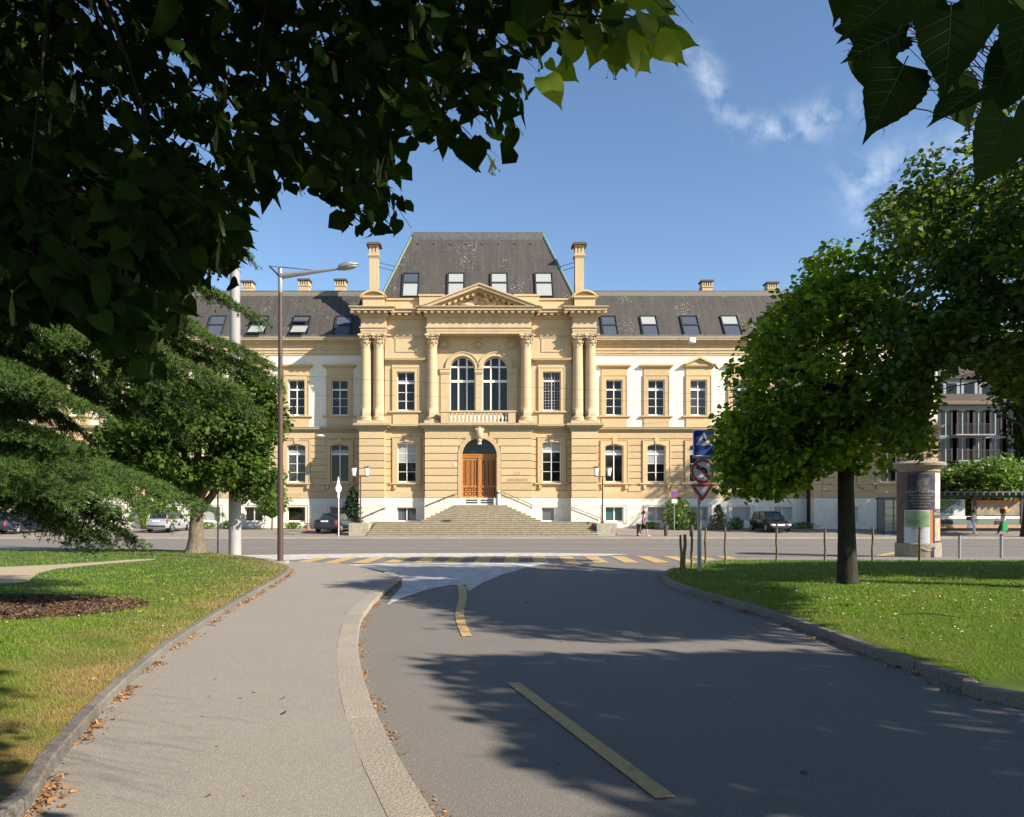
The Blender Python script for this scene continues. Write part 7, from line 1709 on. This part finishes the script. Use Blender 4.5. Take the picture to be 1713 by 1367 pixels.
# ------------------------------------------------------------------ cars
TYRE = mat('tyre', (.018, .018, .018), .85); HUB = mat('hubcap', (.45, .45, .46), .35, metal=.7); CGL = mat('car_glass', (.02, .03, .032), .04, spec=.8)
def car(name, label, loc, rz, L, Wd, H, paint, prof, cab, wheels=(.8, -.0), tail=True, light_r=True):
    """prof: (x, z_bottom, z_belt, half width) stations rear(0) to front(1); cab: (rear base x, rear top x, front top x, front base x)"""
    root = empty(name, loc, label, 'car'); root.rotation_euler = (0, 0, 0)
    def bd(m, p): return m.mesh('body', p)
    def add(n_, m, mt, sm=False, par=None): return link(n_, m.mesh(n_, mt, None, sm), par or root)
    b = MB(); rings = []
    for x, zb, zt, hw in prof:
        x *= L; hw *= Wd / 2; h = zt - zb
        half = [(hw * .80, zb), (hw * .97, zb + h * .12), (hw, zb + h * .42), (hw * .99, zb + h * .62), (hw * .93, zb + h * .93), (hw * .84, zt)]
        rings.append([(x, y, z) for y, z in half] + [(x, -y, z) for y, z in half[::-1]])
    n = 12; vs = [v for r_ in rings for v in r_]; fs = []
    for i in range(len(rings) - 1):
        for k in range(n): fs.append((i * n + k, i * n + (k + 1) % n, (i + 1) * n + (k + 1) % n, (i + 1) * n + k))
    fs += [tuple(range(n)), tuple(range((len(rings) - 1) * n + n - 1, (len(rings) - 1) * n - 1, -1))]
    b.add(vs, fs); body = add('body', b, paint, True)
    zb = float(np.interp(.5, [p[0] for p in prof], [p[2] for p in prof])) - .03; zt = H; w0, w1 = Wd / 2 * .90, Wd / 2 * .70
    a, c, d, e = [v * L for v in cab]; g = MB()
    def ringz(x0, x1, w, z): return [(x0, w, z), (x0, -w, z), (x1, -w, z), (x1, w, z)]
    g.add(ringz(a, e, w0, zb) + ringz(c, d, w1, zt - .05), [(0, 1, 5, 4), (1, 2, 6, 5), (2, 3, 7, 6), (3, 0, 4, 7), (4, 5, 6, 7)]); gl = add('glasshouse', g, CGL)
    q = MB(); rt_ = .055
    q.add(ringz(c - .04, d + .05, w1 + .03, zt - .06) + ringz(c + .02, d - .02, w1 - .02, zt - .01) + ringz(c + .3, d - .3, w1 - .15, zt + .01), [(0, 1, 5, 4), (1, 2, 6, 5), (2, 3, 7, 6), (3, 0, 4, 7), (4, 5, 9, 8), (5, 6, 10, 9), (6, 7, 11, 10), (7, 4, 8, 11), (8, 9, 10, 11), (3, 2, 1, 0)]); add('roof', q, paint, True)
    for s in (-1, 1):
        for (x0, x1) in ((a, c), (e, d)): q = MB(); q.tube([(x0, s * w0, zb), (x1, s * w1, zt - .04)], [.05, .035], 6); add('pillar', q, paint)
        t_ = .52; q = MB(); xm_ = a + (e - a) * t_; q.tube([(xm_, s * (w0 + .0), zb), (c + (d - c) * t_, s * (w1 + .005), zt - .05)], .035, 4); add('pillar', q, GREYM)
        for fx in wheels:
            x = fx * L; r_ = .31
            q = MB(); q.lathe([(r_ * 1.17, 0), (r_ * 1.17, .02)], (0, 0), 20); me = q.mesh('wheel_arch', GREYM); o = link('wheel_arch', me, root, (x, s * (Wd / 2 * .965), r_ + .02)); o.rotation_euler = (R(90) * -s, 0, 0)
            q = MB(); q.lathe([(r_ - .04, -.10), (r_, -.07), (r_, .07), (r_ - .04, .10)], (0, 0), 20); me = q.mesh('wheel', TYRE); wv = link('wheel', me, root, (x, s * (Wd / 2 * .93), r_)); wv.rotation_euler = (R(90), 0, 0)
            q = MB(); q.lathe([(r_ * .64, -.105), (r_ * .6, -.115), (.05, -.12)], (0, 0), 14); q.lathe([(r_ * .64, .105), (r_ * .6, .115), (.05, .12)], (0, 0), 14); link('rim', q.mesh('rim', HUB), wv)
        q = MB(); q.ball((e - .28, s * (w0 + .13), zb + .06), (.07, .10, .07), 8, 5); add('mirror', q, paint, 'all')
        f0, f1 = prof[0], prof[-1]
        q = MB(); xr = prof[1][0] * L; q.box(xr - .03, xr + .12, s * (Wd / 2 * .84) - .09, s * (Wd / 2 * .84) + .07, prof[1][2] - .36, prof[1][2] - .06); add('tail_light', q, mat('tail_red', (.35, .03, .035), .3))
        xf = prof[-2][0] * L; q = MB(); q.ball((xf + .03, s * Wd / 2 * .70, prof[-2][2] - .13), (.13, .20, .09), 10, 6); add('headlight', q, mat('headlight', (.55, .57, .6), .12, spec=.9), 'all')
    q = MB(); q.box(prof[0][0] * L - .03, prof[0][0] * L + .03, -.26, .26, prof[0][1] + .38, prof[0][1] + .49); add('number_plate', q, mat('plate_white', (.75, .75, .72), .5))
    q = MB(); q.box(prof[-1][0] * L - .03, prof[-1][0] * L + .02, -.26, .26, prof[-1][1] + .12, prof[-1][1] + .23); add('number_plate', q, mat('plate_white', (.75, .75, .72), .5))
    q = MB(); q.box(prof[0][0] * L - .015, prof[0][0] * L + .05, -Wd * .40, Wd * .40, prof[0][1] + .02, prof[0][1] + .14); q.box(prof[-1][0] * L - .06, prof[-1][0] * L + .012, -Wd * .36, Wd * .36, prof[-1][1] + .0, prof[-1][1] + .09); add('bumper_trim', q, GREYM)
    root.rotation_euler = (0, 0, rz); return root
def paintm(n_, c): m = mat(n_, c, .28, spec=.6, metal=.3, coat=.6); return m
HATCH = [(-.5, .32, .78, .86), (-.485, .24, .92, .94), (-.42, .2, .95, 1), (-.1, .18, .94, 1), (.15, .18, .93, 1), (.30, .2, .86, .98), (.42, .22, .76, .93), (.485, .26, .62, .84), (.5, .32, .52, .76)]
WAGON = [(-.5, .34, .74, .84), (-.49, .26, .88, .92), (-.42, .2, .92, 1), (-.1, .18, .92, 1), (.15, .18, .91, 1), (.28, .2, .86, .98), (.42, .22, .78, .93), (.488, .26, .64, .84), (.5, .32, .52, .76)]
COUPE = [(-.5, .36, .80, .80), (-.485, .26, .90, .90), (-.40, .22, .93, 1), (-.1, .18, .90, 1), (.15, .18, .88, 1), (.30, .2, .80, .98), (.42, .22, .70, .93), (.485, .26, .58, .84), (.5, .32, .50, .76)]
def put(x, D): return (px(x, D), D, gz(D) + .0)
# headings: 0 = facing +x (right), 90 = away from the camera
car('hatchback_car', 'silver hatchback seen from behind, parked left of the leafy linden trunk', put(284, 56.0), R(84), 3.85, 1.68, 1.50, paintm('silver_paint', (.42, .42, .45)), HATCH, (-.475, -.40, .12, .30), (.31, -.33))
car('coupe_car', 'dark blue coupe seen from behind, parked left of the stone block', put(563, 55.4), R(78), 4.3, 1.75, 1.36, paintm('night_blue_paint', (.016, .022, .04)), COUPE, (-.43, -.20, .06, .24), (.31, -.31))
car('hatchback_car', 'black hatchback facing the road, parked against the plinth of the right wing', put(1288, 56.0), R(-86), 3.5, 1.63, 1.46, paintm('black_paint', (.012, .011, .012)), HATCH, (-.475, -.38, .08, .36), (.34, -.36))
car('wagon_car', 'dark blue wagon under the cedar boughs at the left edge', put(48, 55.0), R(62), 4.5, 1.72, 1.45, paintm('dark_blue_paint', (.012, .016, .035)), WAGON, (-.49, -.43, .06, .22), (.31, -.29))

# ------------------------------------------------------------------ people
SKIN = mat('skin', (.50, .30, .21), .6)
def skinmesh(name, nodes, edges, m, parent, root=0, sub=1):
    """nodes: (x,y,z,r); one continuous skinned surface"""
    me = bpy.data.meshes.new(name); me.from_pydata([n_[:3] for n_ in nodes], edges, []); me.materials.append(m)
    o = link(name, me, parent); md = o.modifiers.new('skin', 'SKIN'); md.use_smooth_shade = True
    if not me.skin_vertices: me.skin_vertices.new()
    for i, n_ in enumerate(nodes): me.skin_vertices[0].data[i].radius = (n_[3], n_[3] if len(n_) < 5 else n_[4]); me.skin_vertices[0].data[i].use_root = (i == root)
    s = o.modifiers.new('sub', 'SUBSURF'); s.levels = sub; s.render_levels = sub; return o
def person(loc, rz, label, H, legs, arms, top, bottom, hair, shoe, hair_r=(.10, .11, .13), long_legs=False, wide=.0, sleeveless=True, ponytail=False):
    """legs: [(knee dx, ankle dx, ankle z)] forward offsets per side; x forward, y left"""
    root = empty('person', loc, label, 'person', None, None, rz); k = H / 1.68; N = []; E = []
    def nd(x, y, z, r, r2=None): N.append((x * k, y * k, z * k, r * k, (r2 or r) * k)); return len(N) - 1
    pel = nd(0, 0, .92, .13, .15); wst = nd(.01, 0, 1.06, .105, .125); chest = nd(.01, 0, 1.27, .115, .155); nk = nd(.0, 0, 1.41, .055); nk2 = nd(.01, 0, 1.46, .048); hd = nd(.03, 0, 1.545, .078, .07); hd2 = nd(.035, 0, 1.62, .075, .068)
    E += [(pel, wst), (wst, chest), (chest, nk), (nk, nk2), (nk2, hd), (hd, hd2)]
    legn = {}
    for s, (kx, ax_, az_) in zip((1, -1), legs):
        h = nd(0, s * .085, .86, .088); kn = nd(kx, s * .09, .49, .058); cf = nd(kx + (ax_ - kx) * .4, s * .09, .49 - (.49 - az_) * .4, .055); an = nd(ax_, s * .09, az_, .036); ft = nd(ax_ + .04, s * .095, az_ - .05, .04); toe = nd(ax_ + .16, s * .10, max(az_ - .065, .02), .03)
        E += [(pel, h), (h, kn), (kn, cf), (cf, an), (an, ft), (ft, toe)]; legn[s] = (h, kn, cf, an, ft, toe)
    armn = {}
    for s, (ex, ez, hx, hz, ey) in zip((1, -1), arms):
        sh = nd(.0, s * .17, 1.37, .052); el = nd(ex, s * (.20 + ey), ez, .038); wr = nd(hx, s * (.20 + ey), hz, .026); pm = nd(hx + .02, s * (.20 + ey), hz - .06, .034, .02)
        E += [(chest, sh), (sh, el), (el, wr), (wr, pm)]; armn[s] = (sh, el, wr, pm)
        for j, (fy, fl) in enumerate(((-.02, .06), (-.007, .07), (.007, .066), (.02, .052))): f = nd(hx + .025 + .008 * j, s * (.20 + ey) + fy, hz - .06 - fl, .008); E.append((pm, f))
        th_ = nd(hx + .055, s * (.20 + ey) - .012 * s, hz - .085, .009); E.append((pm, th_))
    body = skinmesh('body', N, E, SKIN, root)
    def sub_(name, idx, edges, m, grow): return skinmesh(name, [(N[i][0], N[i][1], N[i][2], N[i][3] + grow, N[i][4] + grow) for i in idx], edges, m, root)
    idx = [wst, pel, chest, nk] + [armn[1][0], armn[-1][0]]; N2 = list(N); 
    tp_ = [(N[wst][0], 0, N[wst][2], N[wst][3] + .03, N[wst][4] + .03), (N[pel][0], 0, N[pel][2] + .03, N[pel][3] + .022, N[pel][4] + .022), (N[chest][0], 0, N[chest][2], N[chest][3] + .032, N[chest][4] + .03), (N[nk][0], 0, N[nk][2] - .02, .085, .09), (0, .16 * k, 1.37 * k, .07), (0, -.16 * k, 1.37 * k, .07)]
    te = [(1, 0), (0, 2), (2, 3), (2, 4), (2, 5)]
    if not sleeveless:
        for s in (1, -1): tp_.append((N[armn[s][0]][0] * .3 + N[armn[s][1]][0] * .7, s * .20 * k, N[armn[s][0]][2] * .35 + N[armn[s][1]][2] * .65, .055)); te.append((4 if s > 0 else 5, len(tp_) - 1))
    skinmesh('top', tp_, te, top, root)
    bt = [(N[pel][0], 0, N[pel][2], N[pel][3] + .012, N[pel][4] + .014), (N[pel][0], 0, N[pel][2] + .08, N[pel][3] - .0, N[pel][4] + .0)]; be = [(0, 1)]
    for s in (1, -1):
        h, kn, cf, an, ft, toe = legn[s]; i = len(bt); bt.append((*N[h][:3], N[h][3] + .018, N[h][4] + .018))
        bt.append((N[kn][0] - .0, N[kn][1], N[kn][2] - (.05 if not long_legs else 0), N[kn][3] + .03 + wide, N[kn][4] + .03 + wide)); be += [(0, i), (i, i + 1)]
        if long_legs: bt.append((N[an][0], N[an][1], N[an][2] + .0, N[an][3] + .035 + wide, N[an][4] + .035 + wide)); be.append((i + 1, i + 2))
    skinmesh('trousers', bt, be, bottom, root)
    for s in (1, -1):
        an, ft, toe = legn[s][3:]; q = MB(); a, c = Vector(N[ft][:3]), Vector(N[toe][:3]); q.tube([a + Vector((-.06, 0, .0)), a, c + Vector((.02, 0, -.0))], [.035, .042, .028], 8); link('shoe', q.mesh('shoe', shoe, None, 'all'), root)
    q = MB(); q.ball((.015 * k, 0, 1.60 * k), (hair_r[0], hair_r[1] * .85, hair_r[2]), 12, 8)
    if ponytail: q.ball((-.10 * k, 0, 1.55 * k), (.06, .05, .09), 8, 6)
    link('hair', q.mesh('hair', hair, None, 'all'), root)
    q = MB(); q.ball((.105 * k, 0, 1.555 * k), (.018, .014, .02), 6, 4); link('nose', q.mesh('nose', SKIN, None, 'all'), root)
    return root
HB_ = mat('brown_hair', (.055, .03, .018), .7); HK = mat('dark_hair', (.02, .014, .012), .7)
Dp = 51.15
person((px(1077, Dp), Dp, gz(Dp) + .0), 0, 'woman in purple sleeveless top and black knee-length trousers walking past the bollards', 1.66, [(-.10, -.36, .16), (.16, .24, .085)], [(.02, 1.12, .06, .88, .0), (-.10, 1.12, -.04, .88, .0)], mat('purple_top', (.17, .05, .27), .8), mat('black_trousers', (.016, .015, .016), .85), HB_, mat('pale_shoes', (.5, .48, .45), .6), (.10, .10, .125), ponytail=True)
Dp = 53.6
p2 = person((px(1628, Dp), Dp, gz(Dp)), R(-60), 'woman in white trousers with a dark handbag standing before the bus shelter', 1.64, [(.05, -.05, .085), (.10, .16, .085)], [(.03, 1.12, .20, 1.02, .02), (-.04, 1.12, .04, .90, .05)], mat('white_top', (.72, .72, .74), .8), mat('white_trousers', (.66, .69, .74), .8), HK, mat('pale_shoes', (.5, .48, .45), .6), long_legs=True, wide=.015)
def bag(x, Dk, z, w, h, m, lab, name='handbag', cat='bag', d=.12):
    X = px(x, Dk); r_ = empty(name, (X, Dk, z), lab, cat); q = MB(); q.prism([(X - w / 2, z), (X + w / 2, z), (X + w * .42, z + h), (X - w * .42, z + h)], Dk - d / 2, Dk + d / 2); q.build('pouch', m, r_)
    MB().tube([(X - w * .25, Dk, z + h), (X - w * .18, Dk, z + h + .18), (X + w * .18, Dk, z + h + .18), (X + w * .25, Dk, z + h)], .012, 5).build('strap', m, r_)
bag(1620.5, 53.45, gz(Dp) + .95, .30, .24, mat('dark_leather', (.03, .028, .035), .5), 'dark handbag held by the woman in white trousers')
bag(1621.5, 53.5, gz(Dp) + .42, .22, .34, mat('white_plastic', (.75, .75, .75), .5), 'white carrier bag hanging beside the woman in white trousers', 'carrier_bag')
p3 = person((px(1673, Dp), Dp - .3, gz(Dp - .3)), R(180), 'person with big curly brown hair and dark green trousers walking left past the shelter', 1.66, [(-.10, -.34, .15), (.16, .28, .085)], [(.04, 1.12, .10, .92, .02), (-.12, 1.12, -.10, .90, .03)], mat('white_shirt', (.60, .62, .68), .8), mat('green_trousers', (.035, .055, .04), .85), mat('curly_hair', (.10, .055, .03), .9), mat('tan_shoes', (.4, .33, .25), .6), (.20, .21, .20), long_legs=True)
bag(1680, 53.05, gz(53) + .28, .36, .56, mat('green_plastic', (.02, .32, .10), .45), 'bright green carrier bag carried by the curly-haired person', 'carrier_bag', d=.2)
bag(1668, 53.0, gz(53) + .68, .34, .26, mat('brown_leather', (.06, .03, .02), .5), 'brown shoulder bag of the curly-haired person')
bag(1586, 55.9, zb + .44, .7, .32, mat('dark_brown_bag', (.07, .04, .03), .6), 'dark brown travel bag lying on the shelter bench', 'travel_bag')
